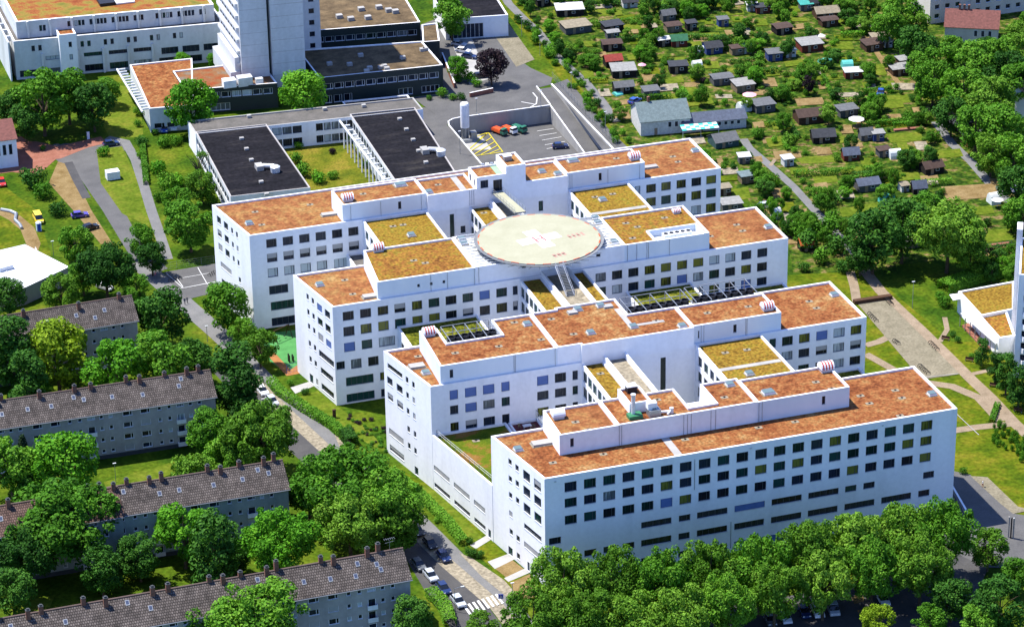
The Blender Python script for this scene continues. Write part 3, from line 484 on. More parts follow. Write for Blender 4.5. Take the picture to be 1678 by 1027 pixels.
# ------------------------------------------------------------------ helipad
HP = part('helipad', H); hz = 29.3; hx, hy = P(883.2, 391.2, hz); hr = 13.75
b = MB(); b.lathe(hx, hy, [(0, hz), (hr, hz)], 96, 0); b.lathe(hx, hy, [(hr, hz), (hr, hz-.7), (hr-1.5, hz-1.0), (0, hz-1.0)], 96, 1); b.build('deck', [padm, steel], HP)
b = MB(); N = 96   # safety net ring on brackets
for i in range(N):
    a, c = 2*pi*i/N, 2*pi*(i+1)/N
    b.face([(hx+hr*cos(a), hy+hr*sin(a), hz-.25), (hx+(hr+.75)*cos(a), hy+(hr+.75)*sin(a), hz-.1), (hx+(hr+.75)*cos(c), hy+(hr+.75)*sin(c), hz-.1), (hx+hr*cos(c), hy+hr*sin(c), hz-.25)], 0)
for i in range(40):
    a = 2*pi*i/40; b.tube((hx+(hr-2)*cos(a), hy+(hr-2)*sin(a), hz-1.6), (hx+(hr+1.6)*cos(a), hy+(hr+1.6)*sin(a), hz-.5), .07, 4, 1)
b.build('safety_net', [flat('net mesh', (0.16, 0.17, 0.18), .8), steel], HP)
b = MB()
for i in range(48):
    if i % 2: continue
    a, c = 2*pi*i/48, 2*pi*(i+1)/48
    q = [(hx+r*cos(t), hy+r*sin(t), hz+.006) for r, t in ((hr-.28, a), (hr, a), (hr, c), (hr-.28, c))]; b.face(q, 0)
    b.face([(hx+(hr+.01)*cos(a), hy+(hr+.01)*sin(a), hz-.3), (hx+(hr+.01)*cos(c), hy+(hr+.01)*sin(c), hz-.3), q[2], q[1]], 0)
b.build('edge_marking', orangem, HP)
ha = atan2(*(lambda p, q: (q[1]-p[1], q[0]-p[0]))(P(868, 405, hz), P(899, 398, hz)))   # across direction of the painted cross
def local(a, b_, z): return (hx+cos(ha)*a-sin(ha)*b_, hy+sin(ha)*a+cos(ha)*b_, z)
def painted(rects, z, mt, nm):
    b = MB()
    for x0, y0, x1, y1 in rects: b.face([local(x0, y0, z), local(x1, y0, z), local(x1, y1, z), local(x0, y1, z)])
    b.build(nm, mt, HP)
painted([(-1.6, -5.0, 1.6, 5.0), (-5.0, -1.6, -1.6, 1.6), (1.6, -1.6, 5.0, 1.6)], hz+.006, paintw, 'white_cross')
fade = flat('faded red paint', (0.33, 0.115, 0.11), .8, .1)
painted([(-1.15, -1.7, -.75, 1.7), (.75, -1.7, 1.15, 1.7), (-.75, -.2, .75, .2)], hz+.012, fade, 'letter_h')
fade2 = flat('very faded red paint', (0.34, 0.20, 0.165), .8, .1)
painted([(6.2+1.1*i, -3.2, 6.75+1.1*i, -1.4) for i in range(4)] + [(6.2+1.1*i, -2.5, 7.1+1.1*i, -2.25) for i in range(3)], hz+.008, fade2, 'faded_lettering')
painted([(-1.6+1.15*i, -10.6, -.9+1.15*i, -9.0) for i in range(3)] + [(-1.6, -9.9, 1.3, -9.6)], hz+.008, fade2, 'faded_lettering')
# bridge from the rear tower
p0 = (33.2, 132.3); bx, by = P(853, 348, hz); b = MB(); d = Vector((bx-p0[0], by-p0[1], 0)).normalized(); nn = Vector((-d.y, d.x, 0))
a0 = Vector((p0[0], p0[1], 26.3)); a1 = Vector((bx, by, hz-.02)) - d*0.2
for s in (-1, 1):
    for k in range(9):
        q = a0.lerp(a1, k/8)+nn*1.25*s; b.tube(q, q+Vector((0, 0, 1.1)), .035, 4, 1)
    for h in (.55, 1.1): b.tube(a0+nn*1.25*s+Vector((0, 0, h)), a1+nn*1.25*s+Vector((0, 0, h)), .035, 4, 1)
c = [a0-nn*1.3, a1-nn*1.3, a1+nn*1.3, a0+nn*1.3]; b.face(c, 0); b.face([q-Vector((0, 0, .35)) for q in c][::-1], 1)
for i in range(4): b.face([c[i]-Vector((0, 0, .35)), c[(i+1) % 4]-Vector((0, 0, .35)), c[(i+1) % 4], c[i]], 1)
b.build('access_bridge', [padm, steel], HP)
b = MB(); s0 = Vector((*P(916, 435, hz-.1), hz-.1)); s1 = Vector((*P(935, 484.5, 23.7), 23.7)); d = (s1-s0); w = Vector((1, 0, 0))   # open steel stair
for k in range(21):
    q = s0.lerp(s1, k/20); b.box(q.x-.85, q.y-.16, q.z-.05, q.x+.85, q.y+.16, q.z, 0)
for s in (-.9, .9): b.tube(s0+w*s, s1+w*s, .1, 5, 1); b.tube(s0+w*s+Vector((0, 0, 1)), s1+w*s+Vector((0, 0, 1)), .04, 4, 1)
for k in range(6):
    q = s0.lerp(s1, k/5)
    for s in (-.9, .9): b.tube(q+w*s, q+w*s+Vector((0, 0, 1)), .035, 4, 1)
b.build('stair', [steel, steel_w], HP)
b = MB()   # steel grillage under the deck
for i in range(12): y = 90.6+1.45*i; b.box(15.4, y, 28.25, 48.4, y+.15, 28.42, 0)
for i in range(8):
    a = 2*pi*i/8; b.tube((hx+9*cos(a), hy+7*sin(a), 27.6), (hx+9*cos(a), hy+7*sin(a), hz-1), .22, 6)
b.build('support_grillage', steel_w, HP)
for i in range(10):   # floodlight boxes beside the deck
    pass
# ================================================================== ground, roads, paths
PP = lambda pts, z=0: [P(u, v, z) for u, v in pts]
YZ = -4.5
YARD = [(53.2, 208.0), (53.2, 238.0), (53.9, 240.6), (55.6, 241.9), (58, 242.2), (83.5, 242.2), (84.2, 242.2), (84.2, 256.0), (88.7, 256.0), (88.7, 153.3), (53.2, 153.3)]
g = MB(); O = 4000
outer = [(-O, -O), (O, -O), (O, O), (-O, O)]
k = len(g.v); allp = outer+YARD; g.v += [(x, y, 0) for x, y in allp]
for t in tessellate_polygon([[Vector((x, y, 0)) for x, y in outer], [Vector((x, y, 0)) for x, y in YARD]]):
    q = [allp[i] for i in t]; ar = (q[1][0]-q[0][0])*(q[2][1]-q[0][1])-(q[2][0]-q[0][0])*(q[1][1]-q[0][1]); g.f.append(tuple(t if ar > 0 else t[::-1])); g.m.append(0)
struct('ground', g, grass)
ZC = [0]
def zz(z): ZC[0] += 1; return z+ZC[0]*.0009
def sheet(name, px, z, mt, world=False):
    z = zz(z); b = MB(); b.poly(px if world else PP(px), z); return struct(name, b, mt)
def strip(name, px, w, z, mt):
    z = zz(z)
    pts = [Vector(p) for p in PP(px)]; n = len(pts); b = MB(); Ls = []; w = w if isinstance(w, (list, tuple)) else [w]*n
    for i in range(n):
        d = (pts[min(i+1, n-1)]-pts[max(i-1, 0)]).normalized(); q = Vector((-d.y, d.x))*w[i]/2; Ls.append((pts[i]-q, pts[i]+q))
    for (a, c), (d, e) in zip(Ls, Ls[1:]): b.face([(*a, z), (*d, z), (*e, z), (*c, z)])
    return struct(name, b, mt)
sheet('garden_ground', [(838, -40), (880, 45), (925, 108), (985, 190), (1035, 243), (1130, 232), (1190, 290), (1290, 395), (1300, 448), (1420, 448), (1480, 432), (1678, 415), (1900, 400), (1900, -250), (1000, -250)], .008, gardenm)
sheet('dry_lawn', [(1230, 455), (1420, 443), (1560, 560), (1678, 560), (1900, 700), (1678, 900), (1560, 780), (1500, 700), (1380, 560)], .008, grass_dry)
sheet('dry_verge', [(795, -20), (835, -20), (925, 108), (985, 190), (1035, 243), (1010, 262), (905, 110)], .016, grass_dry)
# street with parked cars along the hospital's street front, pavement, cobbled strips
st = [(815, 1075), (735, 962), (702, 908), (600, 812), (490, 714), (425, 650), (380, 600)]
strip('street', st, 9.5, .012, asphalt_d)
pv = [(905, 1075), (835, 985), (752, 914), (700, 862), (620, 787), (548, 724), (487, 668), (440, 622), (400, 582)]
strip('cobble_strip', [(u-10, v+6) for u, v in pv], 5.6, .018, tanm)
strip('pavement', pv, 3.0, .026, pavem)
sheet('cobbled_edge', [(548, 712), (575, 722), (560, 740)], .030, tanm)
strip('service_road', [(400, 585), (360, 548), (305, 500), (252, 452), (225, 430)], 5.0, .020, pavem)
sheet('asphalt_forecourt', [(235, 455), (195, 390), (168, 345), (130, 290), (92, 262), (60, 250), (90, 236), (150, 234), (205, 232), (222, 245), (160, 252), (195, 330), (230, 395), (275, 440)], .014, asphalt)
strip('footpath', [(275, 425), (262, 385), (248, 345), (236, 305), (222, 262), (205, 232), (175, 226)], 2.6, .034, pavem)
sheet('sandy_patch', [(95, 265), (112, 270), (150, 345), (185, 400), (165, 400), (120, 345), (80, 300)], .022, soil)
strip('dark_track', [(112, 266), (126, 295), (142, 325)], 2.2, .028, asphalt_d)
sheet('red_paving', [(28, 232), (60, 232), (95, 240), (165, 224), (172, 231), (95, 258), (62, 288), (20, 282), (-40, 290), (-40, 225), (15, 215)], .018, redpave)
strip('brick_path', [(30, 225), (75, 262), (95, 258), (140, 240), (180, 230)], 2.5, .024, redpave)
sheet('fresh_lawn', [(158, 245), (200, 240), (243, 330), (245, 372), (200, 350), (165, 300)], .026, grass_fresh)
sheet('fresh_lawn', [(195, 140), (228, 145), (235, 225), (180, 226), (160, 190)], .012, grass_fresh)
sheet('dry_lawn', [(0, 300), (60, 345), (85, 420), (0, 420), (-60, 300)], .012, grass_dry)
strip('gravel_path', [(0, 345), (25, 358), (45, 375), (55, 400), (45, 425)], 3.5, .024, soil)
sheet('car_park', [(268, 446), (352, 432), (392, 470), (300, 492)], .018, asphalt)
b = MB()   # bay lines
def line(px, w=.16, z=.026, b_=None):
    z = .15
    pts = [Vector(p) for p in PP(px, z)]
    for p, q in zip(pts, pts[1:]):
        d = (q-p).normalized(); n = Vector((-d.y, d.x))*w/2; (b_ or b).face([(*(p-n), z), (*(q-n), z), (*(q+n), z), (*(p+n), z)])
for q in ([(272, 447), (300, 472), (352, 462)], [(290, 456), (300, 470)], [(324, 438), (340, 466)], [(300, 455), (345, 447)], [(288, 474), (360, 460)]): line(q)
struct('car_park_marking', b, paintw)
# lawns in front of the street facade, little slab paths to its doors
sheet('front_lawn', [(655, 770), (720, 800), (800, 880), (860, 935), (880, 980), (850, 985), (800, 925), (765, 893), (690, 800)], .012, grass_dry)
sheet('front_lawn', [(690, 795), (712, 800), (790, 880), (768, 893), (745, 885)], .020, grass_fresh)
sheet('side_lawn', [(478, 640), (505, 628), (560, 665), (632, 655), (640, 735), (625, 745)], .012, grass)
sheet('side_lawn', [(520, 640), (548, 662), (600, 700), (640, 745), (605, 728), (490, 650)], .020, grass_fresh)
for q in ([(770, 893), (797, 877), (806, 883), (780, 899)], [(799, 920), (833, 907), (843, 916), (811, 932)], [(826, 947), (860, 931), (868, 938), (833, 953)], [(476, 635), (508, 625), (516, 632), (484, 645)]): sheet('door_path', q, .034, concrete)
sheet('cobbled_apron', [(752, 905), (775, 915), (826, 950), (848, 975), (836, 982), (790, 945)], .030, tanm)
sheet('dry_front_lawn', [(812, 932), (838, 916), (860, 933), (830, 946)], .028, soil)
sheet('dry_front_lawn', [(836, 955), (868, 940), (885, 975), (850, 985)], .028, soil)
# zebra crossing and parking bay edges
b = MB()
za, zb = Vector(P(762, 1001)), Vector(P(822, 980)); d = zb-za
dirn = (Vector(P(735, 962))-Vector(P(815, 1075))).normalized()
for i in range(8):
    q = za+d*(i+.25)/8; w = d/16; u = dirn*1.9
    b.face([(*(q-u), .15), (*(q+w-u), .15), (*(q+w+u), .15), (*(q+u), .15)])
struct('zebra_crossing', b, paintw)
b = MB(); line([(716, 983), (733, 975)], .5, .03, b); struct('bay_marking', b, paintw)
# playground between the rear and third wing
sheet('play_surface', [(428, 548), (490, 540), (495, 605), (470, 612), (440, 590)], .030, greenplay)
sheet('play_surface_edge', [(436, 580), (450, 578), (476, 606), (500, 590), (502, 610), (470, 616)], .036, orangeplay)
# road network behind the hospital, yard, ramp
sheet('upper_road', [(640, 60), (745, 20), (765, 5), (790, -60), (815, -60), (780, 8), (845, 95), (870, 112), (905, 128), (902, 139), (876, 146), (905, 176), (740, 194), (729, 203), (727, 320), (600, 330), (690, 300), (725, 290), (690, 176), (735, 180), (760, 165), (660, 120)], .012, asphalt)
sheet('upper_road', [(905, 139), (930, 130), (1000, 215), (1030, 243), (1000, 262)], .012, asphalt)
sheet('kerb_island', [(770, 186), (835, 174), (838, 178), (768, 192)], .024, soil)
sheet('gravel_yard', [(776, 10), (812, 9), (876, 98), (846, 110)], .024, gravel)
sheet('car_bays', [(735, 60), (770, 55), (800, 130), (770, 140)], .022, concrete)
sheet('yard_floor', [(53.2, 153.3), (83.4, 153.3), (83.4, 242.2), (58, 242.2), (55.6, 241.9), (53.9, 240.6), (53.2, 238)], YZ, asphalt, True)
b = MB(); b.face([(83.4, 206, YZ), (88.7, 206, YZ), (88.7, 256, 0.0), (83.4, 256, 0.0)]); b.face([(83.4, 153.3, YZ), (88.7, 153.3, YZ), (88.7, 206, YZ), (83.4, 206, YZ)]); struct('ramp', b, asphalt)
b = MB()
def yl(px, w, bb):
    pts = [Vector(P(u, v, YZ+.16)) for u, v in px]
    for p, q in zip(pts, pts[1:]):
        d = (q-p).normalized(); n = Vector((-d.y, d.x))*w/2; bb.face([(*(p-n), YZ+.16), (*(q-n), YZ+.16), (*(q+n), YZ+.16), (*(p+n), YZ+.16)])
for q in ([(758, 254), (800, 217), (824, 249), (766, 257)], [(763, 253), (806, 225)], [(774, 255), (811, 232)], [(787, 254), (816, 238)], [(801, 252), (820, 244)], [(778, 224), (800, 217)], [(781, 231), (797, 220)]): yl(q, .28, b)
struct('hatched_marking', b, painty)
b = MB()
for a, c in (((880, 215), (907, 211)), ((884, 222.5), (912, 218)), ((888, 230), (920, 224.5)), ((893, 237.5), (926, 232)), ((896, 244), (912, 241))): yl([a, c], .2, b)
struct('bay_marking', b, paintw)
b = MB(); line([(873, 152), (880, 160), (879, 170), (866, 178)], .3, .03, b); line([(854, 167), (876, 171)], .3, .03, b); struct('lane_marking', b, paintw)
sheet('silo_pad', [(54.6, 231), (62.5, 229), (62.5, 241), (54.6, 241)], YZ+.01, concrete, True)
# garden paths, soil beds and small lawns
for q, w, mt in (([(812, -30), (834, 7), (860, 33), (882, 52), (908, 88), (940, 118), (957, 132), (985, 165), (1010, 200)], 2.6, pavem), ([(1218, 228), (1228, 243), (1262, 272), (1300, 306), (1340, 350), (1376, 388), (1400, 415), (1418, 444)], 2.3, pavem),
                 ([(1533, 200), (1560, 236), (1592, 266), (1622, 301), (1655, 332), (1690, 352)], 2.6, pavem), ([(1414, 440), (1444, 478), (1477, 510), (1512, 543), (1556, 586), (1591, 621), (1623, 651), (1661, 692), (1720, 745)], 2.9, dirtp),
                 ([(1393, 445), (1400, 470), (1404, 495)], 2.2, dirtp), ([(1418, 566), (1440, 560), (1465, 548)], 2.2, dirtp), ([(1418, 580), (1440, 592), (1475, 612)], 2.2, dirtp), ([(1510, 626), (1560, 633), (1605, 652), (1640, 690)], 2.6, dirtp),
                 ([(1560, 706), (1600, 700), (1660, 694)], 2.4, dirtp), ([(1540, 560), (1552, 540), (1548, 520)], 1.2, dirtp), ([(1592, 613), (1625, 606)], 1.4, dirtp), ([(1270, 262), (1262, 272)], 1, dirtp), ([(1420, 60), (1452, 110), (1475, 140)], 1.6, soil)): strip('path', q, w, .022, mt)
b = MB()
for q in ([(1508, 622), (1604, 712)], [(1445, 625), (1570, 612)]): line(q, .18, .03, b)
struct('path_edging', b, concrete)
sheet('gravel_square', [(1406, 499), (1450, 490), (1573, 613), (1510, 622)], .030, gravel)
for q in ([(1483, 225), 32, 9], [(1337, 262), 34, 7], [(1352, 293), 22, 9], [(1468, 163), 24, 9], [(1526, 158), 16, 8], [(1214, 318), 16, 12], [(1393, 347), 18, 9], [(1608, 345), 22, 8], [(1642, 385), 34, 12], [(1287, 17), 12, 9], [(1423, 139), 11, 6], [(1337, 180), 16, 5], [(905, 22), 10, 6], [(972, 22), 26, 7], [(1131, 33), 24, 6], [(1030, 43), 14, 5], [(1080, 96), 24, 5], [(1150, 160), 10, 8], [(1045, 168), 14, 4], [(1555, 252), 24, 8], [(1490, 250), 14, 6], [(1252, 205), 10, 5], [(1180, 45), 8, 5], [(1025, 170), 10, 6], [(1300, 130), 10, 6], [(1440, 200), 10, 5]):
    (u, v), a, h = q; sheet('garden_lawn', [(u-a, v-h*.5), (u+a*.75, v-h), (u+a, v+h*.6), (u-a*.7, v+h)], .026, grass_fresh)
for q in ([(1590, 315), 48, 14], [(1327, 167), 25, 7], [(1645, 298), 24, 8], [(1388, 166), 18, 7], [(1060, 172), 18, 4], [(1150, 66), 16, 4], [(1262, 230), 14, 6], [(1350, 318), 14, 8], [(1240, 262), 10, 6], [(1130, 170), 14, 5], [(1312, 350), 12, 8], [(985, 90), 10, 5], [(1415, 40), 10, 5], [(1520, 293), 20, 6], [(1345, 305), 12, 6], [(1640, 430), 22, 5], [(1400, 120), 8, 5], [(960, 98), 8, 5], [(1015, 185), 12, 10], [(1510, 180), 16, 5], [(1230, 35), 10, 4]):
    (u, v), a, h = q; sheet('garden_bed', [(u-a, v-h*.6), (u+a*.8, v-h), (u+a, v+h*.6), (u-a*.8, v+h)], .024, soil)
# forecourt and car park beyond the front wing
sheet('entrance_road', [(1562, 772), (1590, 778), (1640, 825), (1662, 842), (1720, 850), (1720, 930), (1560, 930), (1545, 880)], .014, asphalt)
sheet('entrance_apron', [(1590, 780), (1618, 782), (1668, 830), (1690, 836), (1660, 842), (1640, 826)], .024, gravel)
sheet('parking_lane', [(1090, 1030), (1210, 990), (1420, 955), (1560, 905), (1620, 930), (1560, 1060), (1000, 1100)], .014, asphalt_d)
for q in ([(1318, 992), (1334, 984), (1340, 990), (1322, 998)], [(1395, 978), (1412, 972), (1418, 984), (1400, 990)], [(1405, 1000), (1420, 996), (1424, 1004), (1408, 1006)]): sheet('sunlit_patch', q, .03, soil)  # sunlit spots of the lot, painted as tan patches in the soil colour
sheet('house_lawn', [(170, 790), (290, 755), (300, 770), (180, 815)], .012, grass_fresh)
sheet('house_lawn', [(0, 650), (110, 620), (110, 640), (0, 665)], .012, grass_fresh)
sheet('house_lawn', [(15, 990), (90, 975), (80, 1000), (20, 1010)], .012, grass_fresh)
sheet('wild_courtyard', [(3.6, 192), (25.4, 192), (25.4, 237.8), (3.6, 237.8)], .012, ramp_mat('wild yellow grass', [(0.3, (0.03, 0.06, 0.005)), (0.5, (0.11, 0.12, 0.010)), (0.7, (0.20, 0.15, 0.025))], .12, 9, 1, (2, .6, 1.2), .05), True)

sheet('yard_side_road', [(41, 153.5), (53, 153.5), (53, 239), (55, 243.5), (50, 250), (45.6, 246), (45.6, 235), (44, 233)], .013, asphalt, True)
sheet('yard_back_road', [(53, 242.6), (84, 242.6), (84, 262), (50, 262)], .013, asphalt, True)
# ================================================================== retaining walls of the yard and ramp
def wallpoly(name, label, pts, z0, z1, t=.35, mt=None, group=None):
    """a free-standing wall along world points, built as one solid band with a coping"""
    b = MB(); V = [Vector(p) for p in pts]; n = len(V); L = []
    for i in range(n):
        d = (V[min(i+1, n-1)]-V[max(i-1, 0)]).normalized(); q = Vector((-d.y, d.x))*t/2; L.append((V[i]-q, V[i]+q))
    tz = z1 if isinstance(z1, (list, tuple)) else [z1]*n; bz = z0 if isinstance(z0, (list, tuple)) else [z0]*n
    o = (V[0].x, V[0].y, bz[0])
    for i in range(n-1):
        (a, c), (d, e) = L[i], L[i+1]
        b.face([(*a, bz[i]), (*d, bz[i+1]), (*d, tz[i+1]), (*a, tz[i])], 0); b.face([(*e, bz[i+1]), (*c, bz[i]), (*c, tz[i]), (*e, tz[i+1])], 0)
        b.face([(*a, tz[i]), (*d, tz[i+1]), (*e, tz[i+1]), (*c, tz[i])], 1)
    for (a, c), i in ((L[0], 0), (L[-1], n-1)): q = [(*a, bz[i]), (*c, bz[i]), (*c, tz[i]), (*a, tz[i])]; b.face(q if i else q[::-1], 0)
    ob = b.build(name, [mt or concrete, coping], None, o); tag(ob, label, 'wall', group); return ob
wallpoly('retaining_wall', 'long grey concrete retaining wall round the sunken service yard', [(53.2, 153.5), (53.2, 238), (53.9, 240.6), (55.6, 241.9), (58, 242.3), (83.5, 242.3)], YZ-.1, .55)
wallpoly('ramp_wall', 'low white wall between the sunken yard and the ramp', [(83.5, 242.3), (83.5, 206)], [YZ-.1, YZ-.1], [.5, YZ+.9])
wallpoly('ramp_wall', 'short white wall beside the top of the ramp', [(84.2, 256.2), (83.6, 242.6)], [-1, YZ-.1], [.9, .55])
wallpoly('ramp_wall', 'long sunlit white wall on the garden side of the ramp', [(88.85, 257), (88.85, 153.5)], YZ-.1, .7, .45)
# ================================================================== old clinic at the back
mixO = dict(d=6, g=1, p=.7)
def ribs(L, n, za, zb, margin=1.0, gap=.5):
    w = (L-2*margin-(n-1)*gap)/n; return [(margin+i*(w+gap), margin+i*(w+gap)+w, za, zb) for i in range(n)]
OC = thing('clinic_building', 'old long white concrete clinic with stepped storeys, piers and patchy red roof', 'clinic', (-50, 313, 0))
OC0 = part('main_block', OC, (50, -313, 0))
def oblock(poly, z0, z1, roof, rects={}, wall=facade_old, name='block', par=.5): return block(OC0, name, poly, z0, z1, roof, rects, mixO, wall, par, .45, fr=frame_m)
lowp = [(-50.5, 313.6), (8.5, 308.0), (8.5, 345), (-50.5, 345)]
fl = [(x, x+5.6, 0.6, 2.6) for x in (1, 8.5, 19.2, 26.2, 33.2, 40.2, 46.8)] + [(x, x+5.6, 5.0, 6.2) for x in (8.5, 19.2, 26.2, 33.2)] + [(x, x+4.8, 3.6, 5.6) for x in (41, 47, 53)] + [(x+d, x+d+.95, 8.0, 9.7) for x in (4.8, 18.5, 25, 31.5, 38, 44.5) for d in (0, 1.9)]
block(OC0, 'lower_storeys', lowp, 0, 11.5, [bitgrey], {0: fl}, mixO, facade_old, .5, .5)
up = [(-48.9, 316.6), (6.5, 311.4), (6.5, 345), (-48.9, 345)]
fu = [(x+i*1.0, x+i*1.0+.8, 13.2, 14.9) for x, k in ((14.2, 5), (20.4, 5), (26.6, 5), (32.8, 3), (39, 5), (45.2, 5), (51.4, 2)) for i in range(k)] + [(6.3+i, 7.1+i, 12.6, 14.4) for i in range(2)]
block(OC0, 'upper_storey', up, 11.0, 16, [ramp_mat('patchy red green roof', [(0.3, (0.17, 0.042, 0.016)), (0.45, (0.22, 0.08, 0.025)), (0.55, (0.20, 0.14, 0.03)), (0.7, (0.10, 0.11, 0.02))], .25, 9, 1, (2, .8, 1.15), .1, big=(.05, .4))], {0: fu}, mixO, facade_old, .5, .6)
for i in range(9):
    t = (i+.5)/9; x, y = -48.9+55.4*t, 316.6-5.2*t; b = MB(); b.box(x-.28, y-.75, 11.2, x+.28, y-.05, 16.05, 0); b.build('pier', [facade_old], OC0)
for x in (-43, -33, -26, -19, -12.2): y = 313.6-(x+50.5)*5.6/59; b = MB(); b.box(x-.3, y-.55, 0, x+.3, y-.02, 7.2, 0); b.build('pier', [facade_old], OC0)
block(OC0, 'stair_tower', [(-38.2, 310.3), (-33.4, 310.0), (-33.4, 316), (-38.2, 316)], 0, 12.9, [sedum_red], {0: [(2.5, 3.4, z, z+1.6) for z in (1.5, 5.3, 9.0)]}, mixO, white, .4, .4)
b = MB(); b.box(-24, 322, 15.6, -19.5, 330, 16.4, 0); b.box(-19.3, 322, 15.6, -14, 326, 16.0, 1); b.build('roof_light', [black, coping], OC0)
b = MB(); b.box(-52.2, 313, 0, -51.8, 345, 11.6, 0)
for i in range(5): b.box(-51.8, 318+5.5*i, 10, -50.6, 318.4+5.5*i, 11.6, 0)
b.build('frame_wall', [facade_old], OC0)
# white tower block
TW = thing('tower_block', 'tall white concrete hospital tower rising out of the top of the picture', 'tower', (8, 272, 0)); TW0 = part('tower', TW, (-8, -272, 0))
block(TW0, 'west_slab', [(5.5, 274.8), (13.1, 274.2), (13.1, 300), (5.5, 300)], 3.5, 62, [bitgrey], {3: [(1.2+3.1*i, 3.3+3.1*i, z, z+2.0) for i in range(6) for z in [8+3.4*k for k in range(9)]], 0: [(2.5, 3.4, 4.6, 6.2), (4.4, 5.4, 4.6, 6.2)]}, mixO, facade_old, .5, .5)
block(TW0, 'east_slab', [(13.9, 273.6), (23.0, 273.0), (23.0, 300), (13.9, 300)], 3.5, 62, [bitgrey], {}, mixO, facade_old, .5, .5)
block(TW0, 'rear_slab', [(22.95, 287.5), (31.2, 287.0), (31.2, 305), (22.95, 305)], 3.5, 62, [bitgrey], {0: [(5.1, 6.6, z, z+1.5) for z in [8.4+3.4*k for k in range(9)]]}, mixO, facade_old, .5, .5)
block(TW0, 'joint_slab', [(13.1, 275.6), (13.9, 275.6), (13.9, 300), (13.1, 300)], 3.5, 61, [bitgrey], {}, mixO, plinth, .3, .1)
b = MB()   # slanted white plinth with steps on the street side
b.box(2.6, 276, 3.6, 5.4, 298, 8.6, 0); b.box(4.0, 276.4, 8.6, 5.4, 297, 12.6, 0)
for i in range(9): b.box(4.75, 276, 8+3.4*i+2.3, 5.45, 299.5, 8+3.4*i+3.1, 0)
b.build('sloping_plinth', [facade_old], TW0)
b = MB()
for k in range(16): b.face([(5.6, 274.77, 9.5+3.4*k), (13.0, 274.18, 9.5+3.4*k), (13.0, 274.18, 9.58+3.4*k), (5.6, 274.77, 9.58+3.4*k)], 0)
for i in range(15): b.face([(14.0, 273.57, 7+3.4*i), (22.9, 272.98, 7+3.4*i), (22.9, 272.98, 7.1+3.4*i), (14.0, 273.57, 7.1+3.4*i)], 0)
b.build('panel_joint', [facade_grey], TW0)
# low dark-fronted buildings
def lowbuilding(name, label, poly, z1, roof, rects, wall=facade_dark, roofparts=(), fr=frame_w):
    cx, cy = poly[0]; t = thing(name, label, 'building', (cx, cy, 0)); e = part('block', t, (-cx, -cy, 0))
    block(e, 'storeys', poly, 0, z1, roof, rects, mixO, wall, .35, .4, fr=fr); return e
e = lowbuilding('annex_building', 'flat annex with bare red sedum roof and pergola edge by the lawn', [(-23.3, 261.5), (-11.5, 260), (-4, 295), (-21.5, 296)], 7.0, [sedum_red], {0: ribs(11.8, 3, 1, 2.6)}, facade_old)
b = MB()
for i in range(16): b.box(-25.3, 262+2.1*i, 6.6, -23.2, 262.3+2.1*i, 7.0, 0)
b.box(-25.5, 261, 6.3, -25.1, 295, 6.7, 0); b.build('pergola', [coping], e)
e = lowbuilding('dark_pavilion', 'dark slate fronted pavilion with red roof below the tower', [(-11.4, 271), (13.5, 267.5), (13.5, 281), (4, 286), (-11.4, 286.5)], 7.2, [ramp_mat('orange and grey roof', [(0.35, (0.20, 0.05, 0.018)), (0.5, (0.18, 0.09, 0.04)), (0.6, (0.15, 0.12, 0.09))], .2, 8, 1, (2, .8, 1.1), .1)], {0: ribs(25, 8, 4.2, 5.9, 1.2, .3)+[(3, 12, .5, 2.6)]})
b = MB(); b.box(-1, 268.9, 6.9, 2.5, 271.6, 9.0, 0); b.box(3, 268.6, 6.9, 7, 271.4, 9.4, 1); b.box(8, 269, 6.9, 10, 270.5, 8.4, 1); b.build('ventilation_unit', [coping, steel_w], e)
e = lowbuilding('courtyard_building', 'broad dark fronted two storey building with brown gravel roof', [(24.6, 264.6), (59.2, 262.4), (59.2, 282.5), (24.6, 288)], 8.2, [feltbrown], {0: ribs(34.6, 11, 4.6, 6.3, 1.2, .35)+ribs(10, 3, .6, 2.8, 1)+[(22, 26, .6, 2.6), (28.5, 33.5, .6, 2.6)]})
for u, v in ((540, 106), (573, 107), (601, 118), (606, 113), (624, 112), (630, 110), (634, 114), (660, 96), (692, 83), (697, 82), (591, 92)):
    x, y = P(u, v, 8); b = MB(); b.box(x-.7, y-.6, 7.8, x+.7, y+.6, 8.7, 0); b.build('roof_vent', [concrete], e)
e = lowbuilding('courtyard_building', 'rear dark building with brown roof beside the white tower', [(32, 301), (63, 297), (66, 330), (32, 335)], 8.4, [feltbrown], {0: ribs(31, 10, 4.6, 6.3, .8, .3)+ribs(31, 8, .8, 2.4, .8, .5)})
for u, v in ((556, 30), (575, 34), (592, 18), (621, 15), (637, 20), (648, 22), (603, 32)):
    x, y = P(u, v, 8); b = MB(); b.box(x-.9, y-.8, 7.9, x+.9, y+.8, 9.1, 0); b.build('roof_vent', [concrete], e)
e = lowbuilding('connecting_corridor', 'narrow roofed corridor joining the dark buildings', [(59.6, 283.2), (64.4, 282.6), (68, 297), (63.4, 297)], 7.6, [feltbrown], {})
e = lowbuilding('garage_building', 'white garage with dark gate at the end of the drive', [(72, 302), (90, 299), (92, 318), (74, 321)], 6.5, [bitumen], {0: [(1, 11, .2, 4.6, 'd')]}, white)
e = lowbuilding('covered_stand', 'low dark glazed shelter along the brown roofed building', [(29, 251.5), (47, 249.6), (47.2, 256.5), (29, 258)], 3.2, [bitumen], {0: ribs(18, 7, .4, 2.5, .4, .3)})
